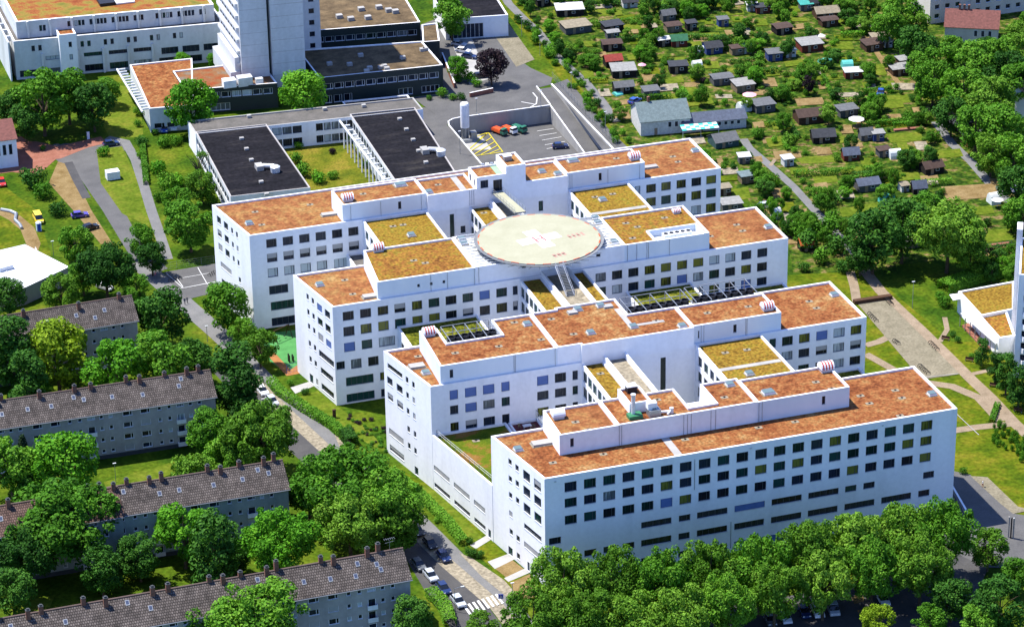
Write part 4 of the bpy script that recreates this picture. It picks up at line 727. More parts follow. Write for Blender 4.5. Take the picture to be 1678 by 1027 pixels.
# black roofed ward building round the wild courtyard
LB = thing('ward_building', 'low ward building with two long black roof wings round a wild courtyard', 'building', (-16, 238, 0)); L0 = part('wards', LB, (16, -238, 0))
two = lambda L, n: ribs(L, n, 4.1, 6.0, .8, .3)+ribs(L, n, .6, 2.6, .8, .3)
block(L0, 'cross_wing', [(-15.6, 239.4), (45.4, 235.4), (45.4, 244.6), (-15.6, 249.2)], 0, 7.05, [bitgrey], {0: [(20.3+2.7*i, 22.8+2.7*i, a, b_) for i in range(3) for a, b_ in ((4.1, 6.2), (.7, 2.8))]+[(32+2.1*i, 33.9+2.1*i, a, b_) for i in range(7) for a, b_ in ((4.1, 6.2), (.7, 2.8))]}, dict(d=2, p=2), white, .35, .4, cop=concrete)
block(L0, 'roof_wing', [(-16.8, 195), (3.4, 193.7), (3.4, 239.2), (-15.4, 240.4)], 0, 7.25, [bitumen], {3: two(44, 14)}, mixO, facade_old, .3, .3, cop=facade_grey)
block(L0, 'roof_wing', [(24.6, 190.5), (40.6, 189.6), (43.6, 237.0), (26.0, 238.4)], 0, 7.25, [bitumen], {3: ribs(47, 16, 4.0, 6.2, .6, .5)}, mixO, facade_old, .3, .3, cop=facade_grey)
b = MB()
for i in range(12): y = 194+3.5*i; b.box(22.6, y, 6.2, 24.4, y+.35, 6.6, 0); b.box(22.5, y, 0, 22.8, y+.3, 6.2, 0)
b.box(22.3, 193, 6.5, 22.7, 236, 6.9, 0); b.build('pergola', [coping], L0)
for u, v in ((396, 227), (404, 244), (412, 262), (428, 298), (437, 318), (655, 195), (666, 212), (677, 229), (686, 247), (698, 266), (408, 190), (596, 173), (532, 178)):
    x, y = P(u, v, 7.2); b = MB(); b.box(x-.55, y-.5, 6.8, x+.55, y+.5, 7.5, 0); b.build('roof_vent', [concrete], L0)
for u, v in ((432, 274), (703, 247)):
    x, y = P(u, v, 7.4); b = MB(); b.box(x-2, y-1.2, 6.9, x-.2, y+1.6, 8.2, 0); b.tube((x-.2, y, 7.9), (x+2.4, y-1.2, 7.9), .55, 8, 1); b.tube((x+2.4, y-1.2, 7.9), (x+2.2, y-3, 7.6), .55, 8, 1); b.lathe(x+2.3, y-3, [(1.2, 6.95), (1.3, 8.4), (.8, 8.7), (0, 8.7)], 10, 1); b.build('ventilation_unit', [concrete, steel_w], L0)
# ================================================================== white flat hall, high-rise and its low annexe, far blocks
HL = thing('flat_hall', 'white low hall with bright flat roof beside the trees', 'hall', (-75, 163, 0)); h0 = part('hall', HL, (75, -163, 0))
block(h0, 'main_hall', [(-80.5, 163.5), (-74.0, 165.0), (-61.8, 173.2), (-69.5, 190), (-88, 186)], 0, 4.4, [flat('bright white membrane', (0.48, .50, .52), .7)], {}, mixO, concrete, .15, .3)
block(h0, 'roof_light', [(-78, 176), (-74.5, 177), (-75, 180), (-78.4, 179)], 4.1, 5.3, [coping], {}, mixO, white, .1, .2)
b = MB()
for i in range(5): b.box(-79.5+3*i, 166.5+1.8*i, 4.3, -79.3+3*i, 183.5+1.0*i, 4.38, 0)
b.build('roof_seam', [steel_w], h0)
HR = thing('high_rise', 'white residential tower with corner balconies at the edge of the park', 'tower', (125, 52, 0)); hr0 = part('tower', HR, (-125, -52, 0))
q0 = P(1659.5, 618); hrp = [(q0[0], q0[1]), (q0[0]+19.4, q0[1]-10.3), (q0[0]+28.8, q0[1]+7.4), (q0[0]+9.4, q0[1]+17.7)]
block(hr0, 'tower_body', hrp, 0, 25.2, [sedum_yel], {0: [(1.2+3.6*i, 3.2+3.6*i, 1.2+2.9*k, 2.9+2.9*k) for i in range(5) for k in range(8)], 3: []}, mixO, white, .3, .4, fr=frame_w)
b = MB(); b.prism([(q0[0]+6.6, q0[1]+14.5), (q0[0]+7.7, q0[1]+13.9), (q0[0]+9.6, q0[1]+17.5), (q0[0]+8.5, q0[1]+18.1)], 0, 29, 0); b.build('wall_fin', [coping], hr0)
for k in range(8):
    b = MB(); x, y, z = q0[0]+1.2, q0[1]-1.6, 3.6+2.9*k
    b.box(x, y, z-.15, x+2.6, y+1.35, z, 0); b.box(x, y, z, x+2.6, y+.1, z+.9, 0); b.box(x, y+.1, z, x+.1, y+1.35, z+.9, 0); b.build('balcony', [coping], hr0)
LA = thing('low_annexe', 'low white annexe with yellow green roof, canopy and red terrace by the tower', 'building', (127, 62, 0)); la = part('annexe', LA, (-127, -62, 0))
a = [P(1573, 512, 4.5), P(1608, 517, 4.5)]
z5 = lambda u, v, z=5: P(u, v, z)
block(la, 'hall_block', [z5(1607, 519), z5(1662, 508), z5(1662, 462), z5(1570, 479)], 0, 5.3, [sedum_yel], {}, mixO, white, .3, .5)
block(la, 'front_block', [z5(1637, 553), z5(1664, 549), z5(1650, 508), z5(1604, 516)], 0, 4.9, [sedum_mix], {3: []}, mixO, white, .3, .5)
b = MB(); c = [z5(1574, 513, 3.4), z5(1604, 517, 3.4), z5(1640, 553, 3.4), z5(1632, 563, 3.4)]; b.prism(c, 3.2, 3.45, 0, bottom=True)
c2 = [z5(1556, 483, 4), z5(1572, 481, 4), z5(1574, 490, 4), z5(1562, 492, 4)]; b.prism(c2, 3.9, 4.1, 0, bottom=True); b.build('canopy', [coping], la)
b = MB()
for i in range(8): t = i/7; x = c[0][0]*(1-t)+c[3][0]*t; y = c[0][1]*(1-t)+c[3][1]*t; b.box(x-.08, y-.08, 0, x+.08, y+.08, 3.2, 0)
b.build('canopy_post', [steel], la)
b = MB(); b.prism([z5(1576, 535, 0), z5(1590, 530, 0), z5(1628, 570, 0), z5(1616, 578, 0)], 0, .35, 0); b.build('terrace', [redpave], la)
AP = thing('apartment_block', 'beige apartment block half hidden by the wood at the top', 'building', (210, 265, 0)); ap = part('flats', AP, (-210, -265, 0))
pa = P(1523, 40); pb = P(1680, 18); dxy = Vector((pb[0]-pa[0], pb[1]-pa[1])).normalized(); nv = Vector((-dxy.y, dxy.x)); L = 48
pts = [pa, (pa[0]+dxy.x*L, pa[1]+dxy.y*L), (pa[0]+dxy.x*L+nv.x*12, pa[1]+dxy.y*L+nv.y*12), (pa[0]+nv.x*12, pa[1]+nv.y*12)]
block(ap, 'storeys', pts, 0, 14, [tiles], {0: [(1.5+3.3*i, 3.1+3.3*i, 1.4+2.8*k, 2.9+2.8*k) for i in range(13) for k in range(4)]}, mixO, facade_beige, .3, .4, fr=frame_w)
# ================================================================== grey row houses with tiled roofs
def rowhouse(label, e0, e1, length, wallm, tilem, chim, sky, eave=11.0, ridge=14.6, half=6.1, colour=None, left_wins=True):
    """e0, e1: photo pixels of the street-side eave, right hand end first"""
    q = Vector(P(*e0, eave)); p = Vector(P(*e1, eave)); d = (q-p).normalized(); ang = atan2(d.y, d.x); nv = Vector((-d.y, d.x))
    t = thing('row_house', label, 'row house', (q.x, q.y, 0), ang, 'long grey row houses in parallel lines')
    # local frame: x to the right end (0 at the right gable), y into the depth
    Lh = length; wy = .55; dep = 2*half-1.1
    mod = [(3.8, 's'), (5.8, 's'), (8.0, 'b'), (10.4, 's'), (12.5, 's'), (15.6, 'L'), (19.4, 'L')]
    b = MB(); rects = []; wins = []; balc = []
    rowz = (9.55, 6.8, 4.05, 1.4)
    s = 0
    while s < Lh-6:
        for dx, k in mod:
            x = -(s+dx)
            if -x > Lh-1.5: continue
            for i, z in enumerate(rowz):
                if k == 's': rects.append((Lh+x-.45, Lh+x+.45, z, z+.95))
                elif k == 'L': rects.append((Lh+x-1.05, Lh+x+1.05, z-.15, z+1.1, random.choice('ddpdG')))
                elif i == 0: rects.append((Lh+x-.85, Lh+x+.85, z+.1, z+.9))
                else: rects.append((Lh+x-.8, Lh+x+.8, z-.75, z+1.2)); balc.append((x, z-.8))
        s += 19.2
    p0, p1 = (-Lh, wy), (-.35, wy)
    rects = facade(b, p0, p1, 0, eave, rects, .22, 0)
    yb = wy+dep
    b.face([(-.35, wy, 0), (-.35, yb, 0), (-.35, yb, eave), (-.35, wy+dep/2, ridge-.2), (-.35, wy, eave)], 0)
    b.face([(-.35, yb, 0), (-Lh, yb, 0), (-Lh, yb, eave), (-.35, yb, eave)], 0)
    b.face([(-Lh, yb, 0), (-Lh, wy, 0), (-Lh, wy, eave), (-Lh, wy+dep/2, ridge-.2), (-Lh, yb, eave)], 0)
    b.build('wall', [wallm], t)
    b = MB(); b.box(-Lh-.05, wy-.06, 0, -.3, yb+.06, .95, 0); b.build('plinth', [plinth], t)
    windows(t, p0, p1, rects, dict(d=5, p=1.2), frame_w, .2)
    for x, z in balc:
        b = MB(); b.box(x-1.0, wy-.55, z-.1, x+1.0, wy-.02, z, 0); b.box(x-1.0, wy-.6, z-.1, x+1.0, wy-.52, z+.85, 0)
        for sx in (-1.0, .92): b.box(x+sx, wy-.52, z, x+sx+.08, wy-.02, z+.85, 0)
        b.build('balcony', [coping], t)
    b = MB(); ye = 2*half; th = .18   # roof slab with overhang
    xs = (-Lh-.3, 0)
    prof = [(0, eave-.02), (half, ridge), (ye, eave-.02)]
    for (ya, za), (yc, zc) in zip(prof, prof[1:]):
        b.face([(xs[0], ya, za), (xs[1], ya, za), (xs[1], yc, zc), (xs[0], yc, zc)], 0); b.face([(xs[0], ya, za-th), (xs[0], yc, zc-th), (xs[1], yc, zc-th), (xs[1], ya, za-th)], 1)
    for x, f in ((xs[0], 1), (xs[1], 0)):
        for (ya, za), (yc, zc) in zip(prof, prof[1:]):
            qd = [(x, ya, za-th), (x, yc, zc-th), (x, yc, zc), (x, ya, za)]; b.face(qd[::-1] if f else qd, 1)
    b.face([(xs[0], 0, eave-.02-th), (xs[1], 0, eave-.02-th), (xs[1], 0, eave-.02), (xs[0], 0, eave-.02)], 1)
    rf = b.build('roof', [tilem, flat('eaves board', (.25, .22, .19), .8)], t)
    b = MB(); b.tube((xs[0], half, ridge+.04), (xs[1], half, ridge+.04), .17, 6); b.build('ridge_tiles', [flat('ridge tile', (.13, .09, .075), .85)], rf)
    b = MB(); b.tube((xs[0], -.1, eave-.12), (xs[1], -.1, eave-.12), .09, 6); b.build('gutter', [steel], rf)
    slope = (ridge-eave)/half
    for (x, dy, h) in chim:
        y = half+dy; z = ridge-abs(dy)*slope; b = MB(); b.box(x-.42, y-.36, z-.4, x+.42, y+.36, z+h, 0); b.box(x-.46, y-.4, z+h, x+.46, y+.4, z+h+.1, 2); b.box(x-.25, y-.2, z+h+.14, x+.25, y+.2, z+h+.4, 2); b.build('chimney', [brickc, concrete, plinth], rf)
    for (x, y) in sky:
        z = eave+y*slope+.02; b = MB(); c = [(x-.3, y-.36), (x+.3, y-.36), (x+.3, y+.36), (x-.3, y+.36)]
        b.face([(a, k, eave+k*slope+.14) for a, k in c], 0); c2 = [(x-.4, y-.48), (x+.4, y-.48), (x+.4, y+.48), (x-.4, y+.48)]
        for i in range(4):
            A, B_ = c2[i], c2[(i+1) % 4]; b.face([(*A, eave+A[1]*slope), (*B_, eave+B_[1]*slope), (*B_, eave+B_[1]*slope+.12), (*A, eave+A[1]*slope+.12)], 1)
        b.face([(a, k, eave+k*slope+.12) for a, k in c2], 1); b.build('skylight', [flat('roof window pane', (.04, .055, .10), .4, .2), steel], rf)
    return t
RH = {}
RH['h1'] = rowhouse('grey row house farthest back, its brown roof behind the yellow green tree', (228, 525), (30, 557), 78, facade_grey, tiles, [(-3, -.3, 1.2), (-12.5, -1.2, 1.5), (-25, -.8, 1.4), (-31, -.2, 1.3)], [(-7, 3.6), (-13.5, 3.4), (-20, 3.0), (-9.5, 2.2), (-27, 3.4), (-32, 2.8)])
RH['h2'] = rowhouse('grey row house with a full row of white balconies above the sunny lawn', (356, 650), (0, 703), 92, facade_grey, tiles, [(-2.6, .2, 1.3), (-5.2, -.3, 1.5), (-10, .2, 1.0), (-15.5, -.5, 1.5), (-18.3, .1, 1.3), (-26, -.3, 1.2), (-29.5, -.4, 1.4), (-37, -.6, 1.5), (-45, .2, 1.2), (-46.3, -.6, 1.6)], [(-7.5, 3.5), (-15.5, 2.8), (-22, 3.3), (-28, 3.6), (-30, 4.4), (-35, 3.2), (-40, 3.3), (-45.5, 3), (-6.7, 5), (-49, 4.7)])
RH['h3'] = rowhouse('green grey row house in deep shade behind the bright green tree', (476, 801), (215, 843), 43, facade_teal, tiles, [(-1.8, .2, 1.7), (-4, -.4, 1.6), (-9, .1, 1.2), (-13, -.7, 1.5), (-15.5, .1, 1.4), (-25, -.2, 1.6), (-27.5, -.5, 1.4), (-32, .1, 1.2), (-34.8, -.7, 1.5), (-37.5, .2, 1.2)], [(-3.5, 3.8), (-9, 3.4), (-15, 3.2), (-22, 3.3), (-26, 3.2), (-5.5, 4.8), (-38.5, 2.6), (-33, 4.7)])
RH['h3b'] = rowhouse('row house with redder tiles, mostly hidden by the huge tree', (205, 846), (0, 880), 60, facade_teal, tiles_r, [(-6, .1, 1.4), (-22, -.4, 1.6)], [(-10, 3), (-24, 3.5)])
RH['h4'] = rowhouse('closest row house, its gable end beside the street cars', (676, 949), (502, 980), 88, facade_grey, tiles, [(-4.9, .3, 1.9), (-7.2, -.3, 1.7), (-14, -.7, 1.7), (-16.3, .1, 1.3), (-25, .1, 2), (-27, -.5, 1.6), (-32, .1, 1), (-35.5, -.6, 1.6), (-38, .2, 1.2), (-46, -.3, 1.5), (-49, -.5, 1.6), (-58, -1, 1.7), (-62, 0, 1.3), (-70, -.3, 1.5), (-72.5, -.8, 1.7), (-78, .1, 1.3), (-80.5, -1, 1.8)], [(-5.4, 2.8), (-5.9, 3.9), (-10.5, 2.4), (-15.4, 2.7), (-20.5, 3.0), (-26, 3.3), (-9.5, 4.6), (-29, 4.9), (-50, 3.2), (-54, 4.9), (-66, 3.4), (-73, 3), (-76, 4.3)])
b = MB(); x, y, z = -2.6, 6.3, 14.5   # roof aerial
b.tube((x, y, z), (x, y, z+2.6), .04, 5); b.tube((x-1.1, y, z+2.5), (x+1.1, y+.3, z+2.5), .03, 4); b.tube((x-.9, y, z+1.7), (x+1.0, y+.2, z+1.8), .03, 4)
for i in range(6): b.tube((x-1+.4*i, y-.35, z+2.5), (x-1+.4*i, y+.45, z+2.5), .02, 4)
b.build('aerial', [steel], RH['h4'])
# houses at the wood
def gable_house(name, label, px, z, lx, ly, h, rise, ang, wallm, roofm, cat='house', chim=0, group=None, door=True, win=True, over=.35):
    """small house: px is the photo pixel of its footprint centre on the ground"""
    x, y = P(*px) if not isinstance(px[0], float) else px
    t = thing(name, label, cat, (x, y, 0), ang, group)
    b = MB(); X, Y = lx/2, ly/2
    if rise > .3:
        for q in ([(-X, -Y), (X, -Y)], [(X, Y), (-X, Y)]): (a, c), (d, e) = q; b.face([(a, c, 0), (d, e, 0), (d, e, h), (a, c, h)])
        b.face([(X, -Y, 0), (X, Y, 0), (X, Y, h), (X, 0, h+rise-.05), (X, -Y, h)]); b.face([(-X, Y, 0), (-X, -Y, 0), (-X, -Y, h), (-X, 0, h+rise-.05), (-X, Y, h)])
    else: b.prism([(-X, -Y), (X, -Y), (X, Y), (-X, Y)], 0, h, top=True)
    b.build('wall', [wallm], t); b = MB(); o = over; k = rise/Y if Y else 0
    if rise > .3:
        for sy in (-1, 1):
            q = [(-X-o, sy*(Y+o), h-k*o), (X+o, sy*(Y+o), h-k*o), (X+o, 0, h+rise), (-X-o, 0, h+rise)]
            if sy > 0: q = q[::-1]
            b.face(q); b.face([(a, c, z_-.1) for a, c, z_ in q][::-1]); 
            for i in range(4): A, B_ = q[i], q[(i+1) % 4]; b.face([(A[0], A[1], A[2]-.1), (B_[0], B_[1], B_[2]-.1), B_, A])
    else:
        z0, z1 = h+.02, h+.14; s = rise
        q = [(-X-o, -Y-o, z1), (X+o, -Y-o, z1), (X+o, Y+o, z1+s), (-X-o, Y+o, z1+s)]; b.face(q); b.face([(a, c, d-.12) for a, c, d in q][::-1])
        for i in range(4): A, B_ = q[i], q[(i+1) % 4]; b.face([(A[0], A[1], A[2]-.12), (B_[0], B_[1], B_[2]-.12), B_, A])
    rf = b.build('roof', [roofm], t)
    for i in range(chim):
        b = MB(); cx = -X*.5+i*1.3; b.box(cx-.3, -.3, h+rise-.5, cx+.3, .3, h+rise+1.3); b.build('chimney', [brickc], rf)
    if door: b = MB(); b.box(-X*.45, -Y-.05, 0, -X*.45+.85, -Y-.01, min(1.95, h-.1)); b.build('door', [flat('shed door', (.25, .18, .12), .7)], t)
    if win:
        b = MB(); n = max(1, int(lx/4))
        for i in range(n): cx = X*.1+i*(X*.8/n)+.5; b.box(cx-.5, -Y-.06, h*.45, cx+.5, -Y-.01, h*.82, 1); b.box(cx-.42, -Y-.07, h*.45+.08, cx+.42, -Y-.061, h*.82-.08, 0)
        b.build('window', [g_dark, frame_w], t)
    return t
redtile = flat('dark red roof tile', (.14, .05, .04), .8, var=.3, scale=1.5)
gable_house('tiled_house', 'red roofed house with chimneys among the wood', (1592, 62), 0, 15, 10, 5, 3.6, -.5, facade_beige, redtile, chim=3)
gable_house('tiled_house', 'white house with brown roof at the picture edge', (1683, 178), 0, 14, 10, 5.5, 4.0, .6, white, flat('brown tile', (.10, .07, .06), .8, var=.3, scale=1.5))
gable_house('side_house', 'white house end with small windows at the edge beside the red paving', (-14, 262), 0, 12, 14, 8, 3, 0, white, redtile)
# ================================================================== trees and bushes
def blobs_crown(rng, kind):
    """list of leaf-cluster spheres (x, y, z, r) of a crown with unit radius about 5 m, height about 12 m"""
    B = []
    if kind == 'round':
        for i in range(26):
            a = rng.uniform(0, 2*pi); t = rng.random(); rr = sqrt(rng.random()); zz_ = rng.uniform(-1, 1)
            k = sqrt(max(0, 1-zz_*zz_)); x, y, z = 3.6*k*cos(a)*rng.uniform(.7, 1), 3.6*k*sin(a)*rng.uniform(.7, 1), 6.7+4.0*zz_
            B.append((x, y, z, rng.uniform(.9, 1.9)))
        for i in range(14):
            a = rng.uniform(0, 2*pi); zz_ = rng.uniform(-.6, 1); k = sqrt(max(0, 1-zz_*zz_)); q = rng.uniform(.92, 1.1); B.append((4.0*k*cos(a)*q, 4.0*k*sin(a)*q, 6.7+4.4*zz_*q, rng.uniform(.45, .85)))
    elif kind == 'tall':
        for i in range(30):
            z = rng.uniform(2.5, 12.5); w = 2.1*(1-((z-6)/8.0)**2)**.5; a = rng.uniform(0, 2*pi); q = w*rng.uniform(.4, 1); B.append((q*cos(a), q*sin(a), z, rng.uniform(.8, 1.35)))
    elif kind == 'cone':
        for i in range(60):
            z = 1.2+10.6*(i/60); w = 2.5*(1-(z/12.4))+.1; a = i*2.4; B.append((w*cos(a)*.75, w*sin(a)*.75, z, .35+.45*(1-z/12.4)))
    elif kind == 'weep':
        for i in range(30):
            a = rng.uniform(0, 2*pi); q = 3.3*sqrt(rng.random()); z = 8.5-q*q*.35+rng.uniform(-2.5, .8); B.append((q*cos(a), q*sin(a), z, rng.uniform(.9, 1.6)))
    elif kind == 'big':
        for i in range(54):
            a = rng.uniform(0, 2*pi); zz_ = rng.uniform(-.98, 1); k = sqrt(max(0, 1-zz_*zz_)); q = rng.uniform(.55, 1.0)
            B.append((6.2*k*cos(a)*q, 6.2*k*sin(a)*q, 9.0+5.6*zz_*q, rng.uniform(1.1, 2.1)))
        for i in range(26):
            a = rng.uniform(0, 2*pi); zz_ = rng.uniform(-.5, 1); k = sqrt(max(0, 1-zz_*zz_)); q = rng.uniform(.92, 1.1); B.append((6.2*k*cos(a)*q, 6.2*k*sin(a)*q, 9.0+5.8*zz_*q, rng.uniform(.5, 1.05)))
    elif kind == 'bush':
        B.append((0, 0, .9, .85))
        for i in range(8):
            a = rng.uniform(0, 2*pi); q = .8*sqrt(rng.random()); B.append((q*cos(a), q*sin(a), rng.uniform(.5, 1.3), rng.uniform(.45, .8)))
    return B
def leaf_mesh(name, kind, seed, n, size):
    rng = random.Random(seed); B = blobs_crown(rng, kind); tot = sum(b[3]**2 for b in B); V = []; Fc = []
    for bx, by, bz, br in B:
        m_ = int(n*br*br/tot)
        for i in range(m_):
            # points on a lumpy shell, most of them on the upper half
            z = rng.uniform(-.75, 1); a = rng.uniform(0, 2*pi); k = sqrt(1-z*z); d = Vector((k*cos(a), k*sin(a), z)); rad = br*(1-.45*rng.random()**2.2)
            c = Vector((bx, by, bz))+d*rad
            nrm = (d*1.0+Vector((rng.gauss(0, .55), rng.gauss(0, .55), rng.gauss(.25, .5)))).normalized()
            u = nrm.orthogonal().normalized(); w = nrm.cross(u); th = rng.uniform(0, pi); u, w = u*cos(th)+w*sin(th), w*cos(th)-u*sin(th)
            s = size*rng.uniform(.55, 1.25); t = s*rng.uniform(.5, .85); j = len(V)
            V += [c-u*s, c+w*t*.8-u*s*.15+nrm*.1*s, c+u*s-nrm*.12*s, c-w*t-u*s*.1]; Fc.append((j, j+3, j+2, j+1))
    me = bpy.data.meshes.new(name); me.from_pydata([tuple(v) for v in V], [], Fc); me.materials.append(L_mid); me.update(); return me
def trunk_mesh(name, h, r, spread, nb=6, seed=1):
    rng = random.Random(seed); b = MB(); top = h*.62; b.tube((0, 0, 0), (.1, .05, h*.32), r, 8, r2=r*.72); b.tube((.1, .05, h*.32), (.15, -.1, top), r*.72, 7, r2=r*.38); b.tube((.15, -.1, top), (0, .1, h*.85), r*.38, 6, r2=r*.1)
    for i in range(nb):
        a = 2*pi*i/nb+rng.uniform(-.3, .3); z0 = h*rng.uniform(.25, .5); q = spread*rng.uniform(.55, .9); e = (q*cos(a), q*sin(a), z0+h*rng.uniform(.18, .32)); mid = (e[0]*.45, e[1]*.45, z0+(e[2]-z0)*.6)
        b.tube((.1, 0, z0), mid, r*.4, 6, r2=r*.26, caps=False); b.tube(mid, e, r*.26, 5, r2=r*.07)
    return b.mesh(name, bark)
CR = {'round': [leaf_mesh('crown', 'round', i, 6200, .28) for i in (1, 2, 3, 4)], 'big': [leaf_mesh('crown', 'big', i, 15500, .30) for i in (11, 12, 13)], 'tall': [leaf_mesh('crown', 'tall', i, 4200, .26) for i in (21, 22)],
      'cone': [leaf_mesh('crown', 'cone', 31, 5000, .22)], 'weep': [leaf_mesh('crown', 'weep', 41, 5200, .26)], 'bush': [leaf_mesh('shrub', 'bush', i, 620, .15) for i in (51, 52, 53, 54)]}
TKM = {'round': trunk_mesh('trunk', 12, .28, 3.6, 7, 3), 'big': trunk_mesh('trunk', 15.5, .42, 5.6, 9, 4), 'tall': trunk_mesh('trunk', 12, .25, 1.5, 5, 5), 'cone': trunk_mesh('trunk', 12, .2, .8, 4, 6), 'weep': trunk_mesh('trunk', 10, .3, 3, 6, 7)}
DIM = {'round': (5.1, 12.2), 'big': (7.6, 16.4), 'tall': (2.9, 13.6), 'cone': (2.4, 12.2), 'weep': (4.5, 10.5), 'bush': (1.55, 2.0)}
rt = random.Random(5)
def tree(u, v, rpx, kind, leaf, label, h=None, name=None, group=None, cat='tree'):
    """crown centre pixel, crown radius in pixels"""
    R0_, H0 = DIM[kind]
    x, y = P(u, v, 6); dist = (Vector((x, y, 6))-CAM).dot(FW); r = rpx*dist/F_PX
    h = h or min(20, max(3.5, r*(2.4 if kind in ('round', 'big', 'weep') else 4.6)))
    x, y = P(u, v, h*.60)
    t = thing(name or {'tall': 'poplar_tree', 'cone': 'conifer_tree', 'weep': 'weeping_tree'}.get(kind, 'leafy_tree'), label, cat, (x, y, 0), rt.uniform(0, 6.28), group)
    s = r*1.14/R0_; t.scale = (s, s, h/H0)
    inst('trunk', TKM[kind], t); inst('crown', rt.choice(CR[kind]), t, mats={0: LEAF[leaf]}); return t
def bush(u, v, rpx, leaf, label, group=None, hk=1.0, name='shrub', cat='shrub'):
    x, y = P(u, v, .8); dist = (Vector((x, y, 1))-CAM).dot(FW); r = rpx*dist/F_PX; s = r/1.5
    o = inst(name, rt.choice(CR['bush']), None, (x, y, 0), rt.uniform(0, 6.28), {0: LEAF[leaf]}, (s, s, s*hk)); return tag(o, label, cat, group)
def hedge(px, w, h, leaf, label, name='hedge', n=130, group=None):
    pts = [Vector(P(u, v, h*.5)) for u, v in px]; rng = random.Random(len(px)*7+int(px[0][0])); V = []; Fc = []
    o = pts[0]
    for p, q in zip(pts, pts[1:]):
        L = (q-p).length; d = (q-p)/L; nn = Vector((-d.y, d.x))
        for i in range(int(L*n*w*.6)):
            s = rng.uniform(0, L); side = rng.random()
            if side < .5: c = Vector((*(p+d*s+nn*rng.uniform(-w/2, w/2)-o), h+rng.gauss(0, .12))); nr = Vector((0, 0, 1))
            else: sg = rng.choice((-1, 1)); c = Vector((*(p+d*s+nn*sg*(w/2+rng.gauss(0, .06))-o), rng.uniform(.05, h))); nr = Vector((nn.x*sg, nn.y*sg, .3))
            nr = (nr+Vector((rng.gauss(0, .4), rng.gauss(0, .4), rng.gauss(0, .4)))).normalized(); u = nr.orthogonal().normalized(); k = nr.cross(u); z = rng.uniform(.1, .24); j = len(V)
            V += [c-u*z, c-k*z*.8, c+u*z, c+k*z*.8]; Fc.append((j, j+1, j+2, j+3))
    me = bpy.data.meshes.new(name); me.from_pydata([tuple(v) for v in V], [], Fc); me.materials.append(LEAF[leaf]); me.update()
    ob = inst(name, me, None, (o.x, o.y, 0)); return tag(ob, label, 'hedge', group)
# --- plane trees along the front facade (back row, then front row)
GP = 'plane trees in front of the hospital'
where = ['at the street corner', 'under the low single window', 'before the first ribbon windows', 'mid facade, dark trunk showing', 'mid facade beside the tallest crown', 'before the third ribbon window', 'past mid facade', 'near the white cars', 'near the far facade end', 'at the shaded forecourt']
for i, (u, v, r, lf) in enumerate([(925, 948, 55, 'plane'), (1003, 948, 50, 'plane'), (1085, 950, 52, 'mid'), (1165, 935, 52, 'plane'), (1245, 925, 52, 'mid'), (1325, 905, 54, 'plane'), (1405, 888, 54, 'plane'), (1480, 872, 56, 'plane'), (1545, 868, 52, 'mid')]): tree(u, v, r, 'big', lf, 'big plane tree of the rear row ' + where[i], 18+(i % 3)*.9, 'plane_tree', GP)
for i, (u, v, r, lf) in enumerate([(875, 1010, 50, 'plane'), (955, 1010, 52, 'yel'), (1035, 1015, 52, 'plane'), (1110, 1003, 50, 'plane'), (1190, 985, 48, 'mid'), (1270, 962, 46, 'plane'), (1350, 945, 48, 'plane'), (1430, 930, 48, 'mid'), (1510, 925, 50, 'plane')]): tree(u, v, r, 'big', 'plane' if lf == 'yel' else lf, 'big plane tree of the lower row ' + where[i], 16+(i % 2), 'plane_tree', GP)
